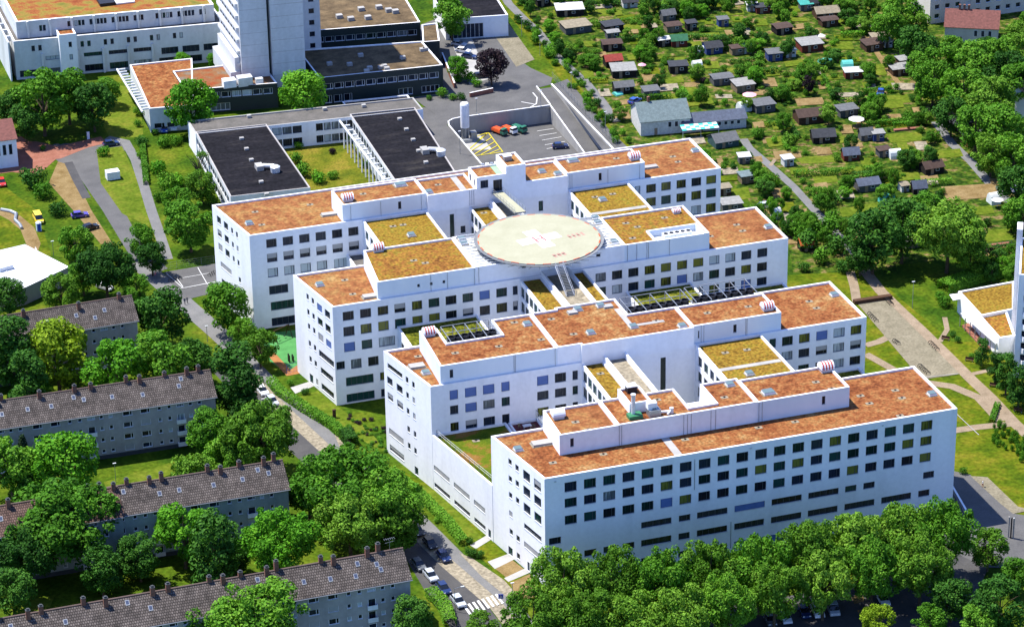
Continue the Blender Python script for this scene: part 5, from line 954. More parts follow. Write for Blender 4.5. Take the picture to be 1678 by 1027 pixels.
for u, v, r, k, lf, lb in [
    (1620, 893, 34, 'round', 'plane', 'loose young tree beside the shaded forecourt'), (1560, 975, 36, 'round', 'dark', 'dark tree beyond the parked white cars'), (1640, 985, 48, 'round', 'dark', 'dark tree at the lower corner of the picture'), (1605, 1015, 34, 'round', 'mid', 'small tree beside the path at the lower corner'),
    (1440, 1015, 30, 'round', 'yel', 'lime green spiky young tree before the parked cars'), (1525, 1012, 30, 'round', 'mid', 'green tree between the lime tree and the dark trees'), (1668, 940, 30, 'round', 'mid', 'tree with bright top at the edge below the forecourt'),
    (790, 1020, 26, 'round', 'plane', 'low tree covering the end of the zebra crossing'), (675, 1008, 36, 'round', 'dark', 'olive dark tree in front of the closest gable'),
    (420, 1012, 78, 'big', 'mid', 'large broad tree in front of the closest row house'), (330, 1020, 46, 'round', 'mid', 'tree at the lower edge beside the closest row house'),
    (560, 785, 78, 'big', 'mid', 'very large tree overhanging the street beside the third row house'), (632, 815, 60, 'big', 'mid', 'large tree leaning over the street cars'), (572, 850, 55, 'big', 'plane', 'paler tree in front of the large street tree'), (650, 850, 45, 'round', 'plane', 'tree with olive crown over the street pavement'), (505, 800, 40, 'round', 'dark', 'dark tree at the gable of the third row house'),
    (455, 882, 62, 'big', 'bright', 'broad bright tree before the third row house near the street'), (300, 865, 52, 'round', 'bright', 'vivid green tree in front of the third row house windows'), (228, 905, 38, 'round', 'dark', 'blackish round tree between the huge and vivid green trees'), (352, 888, 36, 'tall', 'dark', 'dark pointed tree beside the vivid green tree'), (385, 905, 30, 'round', 'dark', 'dark low tree between vivid and broad bright trees'),
    (100, 845, 86, 'big', 'mid', 'huge tree hiding the end of the third row house'), (40, 905, 52, 'big', 'dark', 'dark lower part tree under the huge tree'), (165, 925, 42, 'round', 'dark', 'dark tree in the shade below the huge tree'), (20, 965, 40, 'round', 'dark', 'dark tree at the corner behind the closest row house'),
    (108, 752, 56, 'round', 'bright', 'dome shaped maple before the balconies row house'), (15, 755, 48, 'round', 'mid', 'mid green tree cut by the picture edge before the balconies row house'), (38, 738, 17, 'cone', 'con', 'dark narrow spruce before the balconies row house'), (55, 790, 30, 'round', 'dark', 'dark tree between the maple and the huge tree'),
    (427, 705, 60, 'big', 'plane', 'large rounded street tree beside the white parked car'), (340, 705, 40, 'round', 'mid', 'tree hiding the last windows of the balconies row house'), (318, 765, 40, 'weep', 'plane', 'feathery weeping tree on the sunny lawn'), (370, 745, 36, 'round', 'mid', 'green tree between the weeping tree and the street'),
    (382, 615, 38, 'tall', 'dark', 'tall dark poplar at the gable of the balconies row house'), (398, 640, 30, 'tall', 'dark', 'second dark poplar standing against the taller one'),
    (92, 572, 55, 'round', 'yel', 'large yellow green tree behind the balconies row house'), (190, 600, 52, 'round', 'bright', 'broad green tree beside the yellow green tree'), (262, 585, 52, 'round', 'mid', 'green tree with domed top behind the balconies roof'), (318, 585, 38, 'round', 'dark', 'dark green tree near the service road behind the balconies roof'), (262, 512, 46, 'round', 'dark', 'dense tree at the gable of the farthest row house'), (18, 570, 36, 'tall', 'dark', 'dark column tree at the end of the farthest row house'), (45, 615, 30, 'tall', 'dark', 'dark column tree beside the yellow green tree'), (70, 640, 18, 'round', 'mid', 'small tree below the yellow green tree'),
    (372, 495, 40, 'round', 'mid', 'tree close to the corner of the rear wing'), (425, 563, 30, 'round', 'plane', 'tree beside the green play surface'), (398, 540, 24, 'round', 'mid', 'small tree between play surface and service road'),
    (172, 432, 46, 'big', 'dark', 'spreading dark pine beside the white flat hall'), (122, 393, 30, 'round', 'mid', 'round tree behind the white flat hall'), (100, 475, 32, 'round', 'plane', 'pale tree before the white flat hall'), (12, 480, 32, 'round', 'dark', 'dark tree at the edge before the white flat hall'), (222, 470, 26, 'round', 'mid', 'small tree between dark pine and service road'), (232, 388, 27, 'round', 'mid', 'round tree on the strip between road and footpath'), (248, 418, 26, 'round', 'dark', 'dark tree at the tip of the strip between road and footpath'), (135, 450, 26, 'round', 'mid', 'tree between the white hall and the dark pine'),
    (310, 360, 40, 'round', 'mid', 'dense tree at the street corner of the rear wing'), (290, 330, 28, 'round', 'mid', 'bushy tree by the hedge beside the footpath'), (330, 300, 26, 'round', 'plane', 'young tree against the black roof ward'),
    (68, 155, 50, 'round', 'mid', 'large tree before the old white clinic'), (110, 150, 40, 'round', 'mid', 'tree beside the clinic stair tower'), (152, 168, 36, 'round', 'dark', 'blue green tree before the old white clinic'), (15, 175, 32, 'round', 'dark', 'dark tree at the edge before the old white clinic'), (40, 195, 30, 'round', 'dark', 'dark tree over the red paving'), (178, 145, 22, 'round', 'mid', 'small tree at the clinic lawn corner'),
    (313, 168, 42, 'round', 'bright', 'bright round tree before the red roofed pavilion'), (497, 148, 40, 'round', 'bright', 'bright tree at the foot of the tower'), (300, 98, 15, 'round', 'bright', 'small bright tree in the clinic court'), (354, 97, 15, 'round', 'bright', 'small bright tree against the tower plinth'),
    (740, 22, 33, 'round', 'mid', 'round tree above the drive beside the garage'), (805, 104, 27, 'round', 'purp', 'dark purple copper beech beside the service road'), (750, 108, 18, 'round', 'bright', 'small bright tree beside the sunken ramp entrance'),
    (1432, 385, 48, 'round', 'dark', 'dark tree above the park path'), (1480, 368, 48, 'round', 'dark', 'dark bushy tree between path tree and tall lime'), (1555, 372, 57, 'big', 'plane', 'tallest lime tree at the garden edge'), (1520, 345, 36, 'round', 'mid', 'tree joining the tallest lime from behind'), (1410, 415, 28, 'round', 'dark', 'dark tree beside the garden gate'), (1590, 415, 30, 'round', 'plane', 'lower tree beside the tallest lime'),
    (1610, 570, 12, 'tall', 'dark', 'slim column tree closest to the red terrace'), (1632, 597, 13, 'tall', 'dark', 'middle slim column tree by the park benches'), (1650, 605, 17, 'tall', 'dark', 'broad column tree before the residential tower'), (1671, 625, 18, 'tall', 'dark', 'last column tree at the picture edge')]: tree(u, v, r, k, lf, lb)
# --- the wood at the upper corner
rows = [(1478, 15, 34), (1500, 38, 24), (1560, 78, 22), (1500, 72, 36), (1540, 98, 34), (1640, 85, 32), (1668, 82, 32), (1602, 100, 40), (1650, 118, 40), (1530, 128, 34), (1578, 145, 40), (1625, 160, 40), (1672, 135, 36), (1560, 185, 30), (1600, 200, 38), (1645, 205, 40), (1625, 245, 34), (1662, 250, 40), (1668, 300, 36), (1676, 345, 32), (1455, 38, 30), (1668, 52, 20), (1684, 40, 24), (1618, 78, 20), (1510, 105, 26)]
wl = ['mid', 'plane', 'mid', 'dark', 'mid']
spots = ['at its upper tip', 'before the beige flats', 'beside the red roofed house', 'on its garden side', 'in its upper middle', 'beside the beige flats corner', 'at the picture edge above the white house', 'in its very middle', 'above the white house gable', 'leaning over the gardens', 'over the gardens fence', 'in front of the white house', 'at the edge by the white house', 'closest to the dark roofed shed', 'beside the solar panel shed', 'below the white house', 'by the orange awning shed', 'near the last garden path', 'at its shaded lower end', 'last of its lower end', 'first above the gardens', 'in the uppermost corner', 'at the very corner', 'in the gap before the beige flats', 'small one among the garden side']
for i, (u, v, r) in enumerate(rows): tree(u, v, r, 'round', wl[i % 5], 'tree of the wood, '+spots[i], None, 'wood_tree', 'trees of the wood above the gardens')
# dead branchy tree
t = thing('bare_tree', 'half dead tree with bare brown branches before the black roof ward', 'tree', (*P(326, 290, 2), 0)); rng = random.Random(9); b = MB()
b.tube((0, 0, 0), (.2, 0, 4), .28, 7, r2=.22)
for i in range(14):
    a = rng.uniform(0, 6.28); z = rng.uniform(2, 4.5); e = Vector((cos(a)*rng.uniform(1.5, 4), sin(a)*rng.uniform(1.5, 4), z+rng.uniform(3, 6.5))); mdl = Vector((e.x*.4, e.y*.4, z+(e.z-z)*.55)); b.tube((.2, 0, z), mdl, .14, 5, r2=.1, caps=False); b.tube(mdl, e, .1, 5, r2=.02)
    for k in range(3): f = mdl.lerp(e, .3+.25*k); b.tube(f, f+Vector((rng.uniform(-1.2, 1.2), rng.uniform(-1.2, 1.2), rng.uniform(.4, 1.8))), .05, 4, r2=.012)
b.build('trunk', bark, t); inst('crown', CR['bush'][0], t, (1.5, 1, 6.5), 0, {0: L_mid}, (1.3, 1.3, 1.0))
# --- named shrubs
for u, v, r, lf, lb in [(55, 300, 26, 'dark', 'big dark shrub mass beside the sandy patch'), (40, 290, 18, 'dark', 'dark round shrub behind the big shrub mass'), (72, 318, 22, 'mid', 'green shrub at the lower end of the shrub mass'), (96, 347, 20, 'dark', 'dark shrub beside the blue parked car'), (100, 232, 7, 'mid', 'clipped round shrub on the clinic lawn edge'), (70, 243, 8, 'dark', 'dark shrub beside the red path'), (170, 250, 14, 'bright', 'oval shrub on the tip of the fresh lawn'),
    (225, 165, 12, 'mid', 'shrub at the pergola of the annex, topmost'), (228, 185, 13, 'mid', 'shrub at the pergola of the annex, second'), (250, 190, 16, 'dark', 'dark shrub at the annex corner'), (228, 203, 10, 'mid', 'low shrub before the annex beside the lawn'), (255, 216, 9, 'dark', 'dark low shrub beside the parked blue car'), (232, 235, 14, 'dark', 'dark shrub heading the footpath hedge'), (232, 255, 11, 'mid', 'first rounded shrub along the footpath'), (238, 275, 11, 'mid', 'second rounded shrub along the footpath'), (268, 235, 16, 'mid', 'long shrub below the parked cars'), (290, 233, 14, 'mid', 'shrub row end by the ward building'), (262, 280, 20, 'bright', 'bright shrub below the bare branches'), (270, 305, 22, 'mid', 'rounded shrub group by the footpath bend'), (262, 325, 14, 'mid', 'shrub beside the footpath bend'), (290, 300, 18, 'bright', 'pale shrub under the bare tree'), (345, 330, 16, 'plane', 'shrub at the rear wing back corner'),
    (500, 285, 20, 'mid', 'courtyard shrub in the dark lower corner'), (487, 262, 16, 'mid', 'courtyard shrub beside the black roof edge'), (520, 295, 18, 'bright', 'courtyard shrub near the hospital roof'), (545, 288, 12, 'mid', 'courtyard shrub in mid grass'), (490, 240, 10, 'mid', 'courtyard shrub against the white ward front'), (572, 228, 12, 'bright', 'courtyard shrub in the upper corner'), (545, 248, 9, 'purp', 'reddish brown courtyard shrub'), (600, 270, 10, 'dark', 'clipped dark courtyard shrub pair'),
    (704, 160, 8, 'dark', 'clipped shrub before the dark building, first'), (722, 155, 14, 'mid', 'tall clipped shrub before the dark building'), (742, 160, 10, 'mid', 'lower clipped shrub before the dark building'), (755, 160, 10, 'dark', 'dark end shrub before the dark building'), (765, 130, 16, 'mid', 'ivy shrub covering the ramp wall'), (750, 130, 12, 'mid', 'shrub above the ramp entrance'), (780, 138, 12, 'bright', 'shrub under the copper beech'),
    (500, 640, 9, 'dark', 'small dark cone shrub on the third wing lawn'), (475, 625, 9, 'mid', 'shrub beside the third wing door path'), (530, 690, 10, 'mid', 'rough shrub on the bank beside the second wing'), (740, 858, 9, 'dark', 'small round tree shrub on the front lawn'), (768, 884, 9, 'dark', 'dark round shrub at the street door path'), (715, 850, 7, 'mid', 'little shrub on the front lawn edge'), (772, 906, 14, 'dark', 'dark clipped shrub block at the cobbled apron'), (785, 908, 11, 'dark', 'dark clipped shrub end at the cobbled apron'),
    (1352, 385, 30, 'mid', 'big shrub right behind the third wing end'), (1325, 405, 26, 'dark', 'dark shrub by the orange roof hut'), (1375, 410, 26, 'dark', 'dark shrub beside the garden path end'), (1345, 428, 24, 'mid', 'shrub at the lawn edge by the third wing'), (1305, 385, 22, 'mid', 'shrub at the third wing corner'), (1385, 440, 18, 'dark', 'shrub at the gap before the park path'), (1318, 440, 14, 'dark', 'low shrub row end at the lawn'), (1362, 365, 22, 'mid', 'shrub above the orange roof hut'),
    (1550, 497, 16, 'mid', 'ivy covered shrub at the annexe canopy'), (1542, 485, 12, 'mid', 'shrub behind the annexe canopy'), (1560, 546, 8, 'dark', 'shrub at the terrace, first'), (1568, 555, 9, 'dark', 'shrub at the terrace, second'), (1593, 582, 8, 'mid', 'shrub below the terrace'), (1602, 590, 8, 'mid', 'shrub between column tree and bench'), (1633, 622, 9, 'mid', 'low shrub under the column trees'), (1640, 632, 9, 'mid', 'second low shrub under the column trees'), (1676, 660, 7, 'dark', 'small shrub at the park edge'), (1580, 770, 10, 'plane', 'tangled shrub at the front wing end')]: bush(u, v, r, lf, lb)
for i in range(42):   # dense patch of tall plants in the park corner
    u = 1625+rt.uniform(0, 60); v = 695+(u-1625)*.65+rt.uniform(-14, 26); bush(u, v, rt.uniform(4, 6), 'mid', 'upright leafy plant of the dense bed in the park corner', 'plants of the park corner bed', 1.9, 'bed_plant', 'plant')
for i in range(46):   # rough planting by the second wing
    u = 570+rt.uniform(0, 66); v = 670+(u-570)*.35+rt.uniform(-6, 48); bush(u, v, rt.uniform(4, 7), rt.choice(['mid', 'dark', 'plane', 'purp']), 'rough leafy plant of the overgrown bed beside the second wing', 'plants of the overgrown bed', .7, 'bed_plant', 'plant')
hedge([(443, 622), (458, 640), (500, 668), (545, 695), (575, 722)], 2.2, 1.5, 'mid', 'long leafy hedge between pavement and hospital lawn')
hedge([(565, 708), (578, 725)], 2.6, 2.4, 'dark', 'tall dark end of the pavement hedge')
hedge([(640, 770), (690, 810), (735, 855), (760, 888)], 2.0, 1.4, 'mid', 'leafy hedge along the pavement beside the front lawn')
hedge([(705, 968), (728, 990), (738, 1020)], 2.4, 1.8, 'mid', 'hedge at the gable of the closest row house')
hedge([(1545, 470), (1600, 452), (1650, 440)], 4, 2.2, 'mid', 'dark hedge behind the low annexe')
hedge([(1635, 660), (1625, 690)], 1.2, .8, 'mid', 'short hedge at the park corner bed')
# grassy verge shrubs along the garden edge path
for i in range(46):
    t = i/46; u = 850+165*t+rt.uniform(-12, 14); v = 30+205*t+rt.uniform(-8, 8); bush(u+8, v, rt.uniform(6, 12), rt.choice(['mid', 'mid', 'bright', 'dark']), rt.choice(['leafy', 'ragged', 'rounded'])+' shrub of the thicket between drive and allotments', 'thicket shrubs along the drive', 1.1, 'thicket_shrub')
# ================================================================== allotment sheds
hue = dict(white=(.42, .43, .42), lgrey=(.22, .22, .21), grey=(.10, .105, .11), dgrey=(.035, .038, .045), brown=(.06, .038, .03), red=(.24, .04, .03), green=(.03, .12, .06), beige=(.21, .18, .125), teal=(.04, .25, .21), blue=(.06, .08, .18), bluegrey=(.075, .09, .125), orange=(.38, .09, .02), slate=(.12, .16, .165))
RM = {k: ramp_mat(k + ' shed roof', [(.3, tuple(x*.75 for x in c)), (.7, tuple(min(1, x*1.2) for x in c))], 1.2, 6, .8, (3, .85, 1.1), .2) for k, c in hue.items()}
WM = {k: flat(k + ' timber', c, .8, .1, var=.2, scale=2) for k, c in dict(dark=(.02, .017, .016), brown=(.065, .036, .022), white=(.5, .5, .48), red=(.12, .03, .02), blue=(.035, .055, .16), teal=(.04, .075, .075), tan=(.17, .13, .08), grey=(.085, .085, .085)).items()}
SG = 'garden huts of the allotments'
SHEDS = [  # u, v, width px, roof, wall, gable?, label
 (933, 22, 48, 'white', 'dark', 0, 'dark hut with bright white flat roof'), (1031, 10, 26, 'dgrey', 'white', 1, 'small white hut with dark roof near the top edge'), (889, 8, 24, 'grey', 'dark', 0, 'grey hut at the top end of the drive'),
 (943, 50, 48, 'beige', 'grey', 0, 'long beige flat roofed hut'), (1003, 50, 34, 'dgrey', 'dark', 0, 'dark hut with a lighter canopy in front'), (1003, 62, 22, 'lgrey', 'grey', 0, 'pale grey canopy hut below the dark one'), (1094, 33, 24, 'grey', 'grey', 1, 'grey gabled hut above the dark brown one'), (1102, 50, 27, 'brown', 'tan', 0, 'dark brown flat hut'), (1132, 48, 18, 'dgrey', 'dark', 0, 'tiny black hut above the hedge'), (1184, 42, 18, 'grey', 'blue', 0, 'light blue cabin with grey roof'),
 (1087, 74, 24, 'white', 'dark', 0, 'white roofed hut joined to the green one'), (1112, 74, 28, 'green', 'red', 1, 'red walled hut with green roof'), (1002, 80, 34, 'brown', 'dark', 0, 'dark brown hut beside the orange parasol'), (1167, 85, 30, 'dgrey', 'blue', 1, 'violet blue hut with dark gable roof'), (1207, 88, 22, 'brown', 'tan', 0, 'small brown hut with tan walls'), (1224, 86, 14, 'green', 'white', 0, 'tiny green roofed hut'),
 (1004, 107, 30, 'red', 'dark', 1, 'hut with bright red roof'), (1021, 122, 42, 'lgrey', 'dark', 0, 'wide hut with pale roof below the red one'), (1111, 117, 32, 'dgrey', 'dark', 0, 'black hut behind a white tent'), (1021, 150, 34, 'grey', 'dark', 1, 'gabled grey hut near the meadow strip'), (1066, 158, 28, 'grey', 'grey', 0, 'plain grey flat hut above the big house'), (1182, 136, 36, 'grey', 'grey', 0, 'grey hut beside a green tarpaulin'), (1217, 147, 34, 'lgrey', 'tan', 0, 'tan walled hut with pale flat roof'),
 (1185, 236, 44, 'grey', 'teal', 1, 'teal walled gabled hut below the long house'), (1249, 20, 24, 'dgrey', 'red', 0, 'dark hut with a red awning'), (1232, 17, 18, 'white', 'white', 0, 'white tent like hut at the top edge'), (1320, 16, 22, 'teal', 'grey', 0, 'turquoise roofed hut at the top'), (1336, 13, 24, 'dgrey', 'dark', 1, 'dark gabled hut at the top'), (1353, 27, 42, 'beige', 'brown', 1, 'broad beige hipped hut'), (1357, 41, 30, 'brown', 'brown', 0, 'brown hut below the beige one'), (1281, 53, 30, 'brown', 'dark', 0, 'dark brown hut alone among bushes'), (1326, 80, 40, 'lgrey', 'red', 0, 'dark red hut with silver roof'), (1268, 97, 26, 'grey', 'blue', 0, 'pale blue hut with grey roof'), (1294, 92, 18, 'white', 'white', 0, 'white lean to beside the pale blue hut'), (1428, 80, 32, 'brown', 'brown', 0, 'red brown flat hut'), (1444, 70, 36, 'beige', 'tan', 0, 'grey beige hut behind the red brown one'), (1454, 76, 14, 'lgrey', 'white', 0, 'little pale hut beside the red brown one'),
 (1474, 120, 34, 'lgrey', 'brown', 0, 'hut with two pale roofs at the wood'), (1480, 108, 22, 'lgrey', 'brown', 0, 'upper pale roof hut at the wood'), (1397, 126, 30, 'white', 'red', 0, 'hut with white tarpaulin roof'), (1250, 180, 36, 'grey', 'grey', 0, 'grey hut beside the white tent with pink parasol'), (1324, 197, 46, 'brown', 'brown', 1, 'long dark brown gabled hut'), (1387, 188, 34, 'grey', 'grey', 0, 'grey hut hidden by a bush'), (1348, 230, 40, 'dgrey', 'dark', 1, 'black hut with double gable'), (1418, 228, 22, 'grey', 'grey', 1, 'grey gabled hut by the lawn'), (1438, 229, 20, 'lgrey', 'blue', 0, 'hut with pale roof and blue side'),
 (1569, 208, 40, 'dgrey', 'dark', 1, 'large black hut beside the last path'), (1562, 187, 30, 'beige', 'tan', 0, 'beige roof behind the large black hut'), (1597, 234, 40, 'grey', 'red', 0, 'red hut with glass roof and orange awning'), (1614, 243, 20, 'orange', 'red', 0, 'little hut with orange awning'), (1393, 260, 28, 'bluegrey', 'red', 1, 'steep blue grey gabled hut with red wall'), (1447, 255, 22, 'brown', 'grey', 0, 'small brown roofed hut by a white canopy'), (1526, 281, 36, 'brown', 'dark', 1, 'brown roofed hut with a solar panel'), (1420, 309, 40, 'bluegrey', 'grey', 1, 'blue grey roofed hut by the vegetable beds'), (1505, 315, 24, 'bluegrey', 'dark', 1, 'tall narrow dark blue hut'), (1522, 338, 26, 'dgrey', 'dark', 0, 'black flat hut by the big trees'),
 (1224, 297, 28, 'slate', 'tan', 0, 'hut with moss grey flat roof'), (1290, 270, 18, 'white', 'white', 0, 'small white roof behind the path hedge'), (1187, 318, 20, 'beige', 'brown', 0, 'brown hut close to the rear wing'), (1197, 342, 36, 'lgrey', 'grey', 0, 'pale grey hut close to the third wing'), (1320, 408, 24, 'orange', 'dark', 1, 'dark hut with bright orange roof'), (1312, 412, 10, 'orange', 'dark', 0, 'porch of the orange roofed hut'), (1494, 402, 30, 'lgrey', 'grey', 0, 'grey hut between the two big dark trees'), (1480, 312, 14, 'beige', 'white', 0, 'small cream table roof by the narrow hut'), (1219, 266, 20, 'white', 'grey', 0, 'low white cover among beds')]
for (u, v, wpx, rf, wl_, gb, lb) in SHEDS:
    if lb.startswith('porch'): continue
    x, y = P(u, v); dist = (Vector((x, y, 0))-CAM).dot(FW); lx = wpx*dist/F_PX*.92; ly = max(2.4, min(5.6, lx*rt.uniform(.7, .9)))
    gable_house('garden_hut', lb, (u, v), 0, lx, ly, rt.uniform(1.9, 2.25), rt.uniform(1.0, 1.5) if gb else rt.uniform(.15, .35), rt.uniform(-.22, .05), WM[wl_], RM[rf], 'garden hut', 0, SG, over=.3)
# big clubhouse and the long house beside it
gable_house('club_house', 'large white house with slate green gable roof at the garden edge', (1082, 207), 0, 13.5, 11.5, 4.2, 3.3, -.12, WM['white'], RM['slate'], 'house', 1)
gable_house('long_house', 'long low house with blue grey roof beside the clubhouse', (1166, 207), 0, 17.5, 6, 2.9, 1.6, -.12, WM['white'], RM['bluegrey'], 'house')
t = thing('awning', 'turquoise and white checked awning before the long house', 'awning', (*P(1146, 222), 0), -.12); b = MB()
for i in range(8):
    for j in range(3): x, y = -5+1.25*i, -1.6+1.1*j; b.face([(x, y, 2.4+.12*j), (x+1.25, y, 2.4+.12*j), (x+1.25, y+1.1, 2.52+.12*j), (x, y+1.1, 2.52+.12*j)], (i+j) % 2)
b.build('canopy', [flat('turquoise cloth', (.05, .45, .40), .8), paintw], t); b = MB()
for x in (-4.9, 0, 4.9): b.tube((x, -1.5, 0), (x, -1.5, 2.4), .05, 5)
b.build('post', steel_w, t)
# parasols, tents, greenhouses, pool, garden furniture
def parasol(u, v, c, label, r=1.5):
    t = thing('parasol', label, 'parasol', (*P(u, v), 0), 0, 'garden parasols'); b = MB(); b.lathe(0, 0, [(r, 2.1), (r*.5, 2.45), (0, 2.7)], 8); b.build('canopy', c, t); b = MB(); b.tube((0, 0, 0), (0, 0, 2.6), .04, 5); b.build('pole', steel_w, t)
pink = flat('pink cloth', (.75, .35, .42), .8); parasol(1228, 167, pink, 'pink parasol by the white tent', 2.0); parasol(1052, 118, pink, 'small pink parasol by the wide pale hut', 1.2); parasol(926, 90, orangem, 'orange parasol near the brown hut', 1.9); parasol(1403, 207, paintw, 'white parasol above the lawn huts', 2.2); parasol(1634, 340, paintw, 'white parasol beside the last lawn', 1.6); parasol(1345, 70, paintw, 'white parasol above the silver roofed hut', 1.3)
def dome(u, v, c, label, lx=2.4, ly=2.0, h=2.2, name='tent', cat='tent'):
    t = thing(name, label, cat, (*P(u, v), 0), rt.uniform(-.3, .3), 'tents and tunnels in the gardens'); b = MB(); n = 8
    for i in range(n):
        a0, a1 = pi*i/n, pi*(i+1)/n; b.face([(-lx/2, -ly*cos(a0)*.6, h*sin(a0)), (lx/2, -ly*cos(a0)*.6, h*sin(a0)), (lx/2, -ly*cos(a1)*.6, h*sin(a1)), (-lx/2, -ly*cos(a1)*.6, h*sin(a1))])
    for s in (-1, 1): b.face([(s*lx/2, -ly*cos(pi*i/n)*.6, h*sin(pi*i/n)) for i in range(n+1)][::s], 0)
    b.build('cover', [c], t); b = MB(); b.box(lx/2-.02, -.35, .05, lx/2+.04, .35, h*.75); b.build('flap', [steel_w], t)
tealc = flat('turquoise film', (.10, .45, .38), .5); pale = flat('pale film', (.65, .68, .66), .5)
dome(1219, 180, pale, 'white tent beside the grey hut', 3.2, 3, 2.4); dome(1147, 85, pale, 'white tent beside the violet blue hut', 3, 2, 1.8); dome(1142, 110, pale, 'white tent beside the black hut', 2.6, 2.2, 2); dome(1388, 112, tealc, 'turquoise round tunnel behind the white tarpaulin hut', 3, 3, 2.4); dome(1466, 258, pale, 'white canopy beside the small brown hut', 3, 2.4, 2.4); dome(1453, 332, tealc, 'turquoise greenhouse at the path side', 3.2, 3, 2.8, 'greenhouse', 'greenhouse'); dome(1628, 332, pale, 'pale glass greenhouse by the last lawn', 2.6, 2.6, 2.8, 'greenhouse', 'greenhouse'); dome(1272, 356, pale, 'small white greenhouse by the garden path', 2, 2, 2.6, 'greenhouse', 'greenhouse'); dome(1352, 102, tealc, 'low green netting tunnel', 3.6, 2, 1.2); dome(1445, 290, pale, 'white water tank cover', 1.4, 1.4, 1.3); dome(1012, 155, tealc, 'turquoise paddling pool cover', 2.2, 2.2, .8)
for (u, v, lb) in ((1478, 214, 'low red brick raised bed behind the lawn'), (1500, 212, 'second red brick raised bed behind the lawn'), (1640, 402, 'raised bed below the picture edge lawn')):
    x, y = P(u, v); b = MB(); b.obox(x, y, 0, 4.5, 1.1, .5, -.1); tag(b.build('raised_bed', redpave, None, (x, y, 0)), lb, 'raised bed')
# --- random planting between them
def ingarden(u, v):
    if v > 448 or v < -6 or u < 850: return False
    if u < 1010 and v > (u-838)*1.1+10: return False
    if 1010 <= u < 1130 and v > 190: return False
    if 1130 <= u < 1290 and v > 250+(u-1130)*.92: return False
    if u > 1455+v*.36 and v < 360: return False
    if u > 1290 and v > 395 and not 1600 < u: return False
    return True
AVOID = [(u, v, w*.5, w*.26+2) for u, v, w, *_ in SHEDS]+[(1082, 200, 48, 26), (1166, 200, 60, 22), (1597, 225, 40, 30)]
AVOID += [(q[0], q[1], a*.8, h*.9) for q, a, h in [((1483, 225), 32, 9), ((1337, 262), 34, 7), ((1352, 293), 22, 9), ((1468, 163), 24, 9), ((1526, 158), 16, 8), ((1214, 318), 16, 12), ((1393, 347), 18, 9), ((1608, 345), 22, 8), ((1642, 385), 34, 12), ((1590, 315), 48, 14), ((1327, 167), 25, 7), ((1645, 298), 24, 8), ((972, 22), 26, 7), ((1131, 33), 24, 6), ((1555, 252), 24, 8)]]
PATHS = [[(812, -30), (860, 33), (940, 118), (1010, 200)], [(1218, 228), (1300, 306), (1376, 388), (1418, 444)], [(1533, 200), (1592, 266), (1655, 332), (1690, 352)]]
def dseg(p, a, b_):
    ax, ay = a; bx_, by_ = b_; dx, dy = bx_-ax, by_-ay; t = max(0, min(1, ((p[0]-ax)*dx+(p[1]-ay)*dy)/(dx*dx+dy*dy))); return hypot(p[0]-ax-dx*t, p[1]-ay-dy*t)
PLOTS = []; rp = random.Random(23)
for i in range(900):
    u, v = rp.uniform(885, 1640), rp.uniform(4, 425); a, h = rp.uniform(6, 17)*(1+v*.0012), rp.uniform(2.6, 6)*(1+v*.0012)
    if len(AVOID) > 245: break
    if not (ingarden(u, v) and ingarden(u+a, v)) or any(abs(u-q[0]) < q[2]+a*.8 and abs(v-q[1]) < q[3]+h*.9 for q in AVOID) or any(dseg((u, v), p_, q_) < a+4 for L_ in PATHS for p_, q_ in zip(L_, L_[1:])): continue
    mt = rp.choice([soil, soil, grass_fresh, grass_fresh, grass_fresh, grass_dry, tanm, gardenm]); sk = rp.uniform(-.14, .02)
    sheet('garden_lawn' if mt in (grass_fresh, grass_dry) else 'garden_bed', [(u-a-h*.4, v-h-sk*a), (u+a-h*.4, v-h+sk*a), (u+a+h*.4, v+h+sk*a), (u-a+h*.4, v+h-sk*a)], .03, mt); AVOID.append((u, v, a*.9, h*.9)); PLOTS.append(len(AVOID)-1)
def free(u, v, r):
    if any(abs(u-a) < w+r*.7 and -h*1.1-r*.4 < v-b_ < h+r*1.0 for a, b_, w, h in AVOID): return False
    return all(dseg((u, v), p, q) > r*.9+3 for L in PATHS for p, q in zip(L, L[1:]))
words_s = [(5.5, 'small'), (8.5, 'medium'), (99, 'large')]; wc = dict(mid='green', dark='dark green', bright='bright green', yel='yellow green', plane='olive green', purp='purple')
for q in PLOTS: u, v, a, h = AVOID[q]; AVOID[q] = (u, v, a*.42, 0.0)
rg = random.Random(11); nb_ = nt_ = 0
v = -4
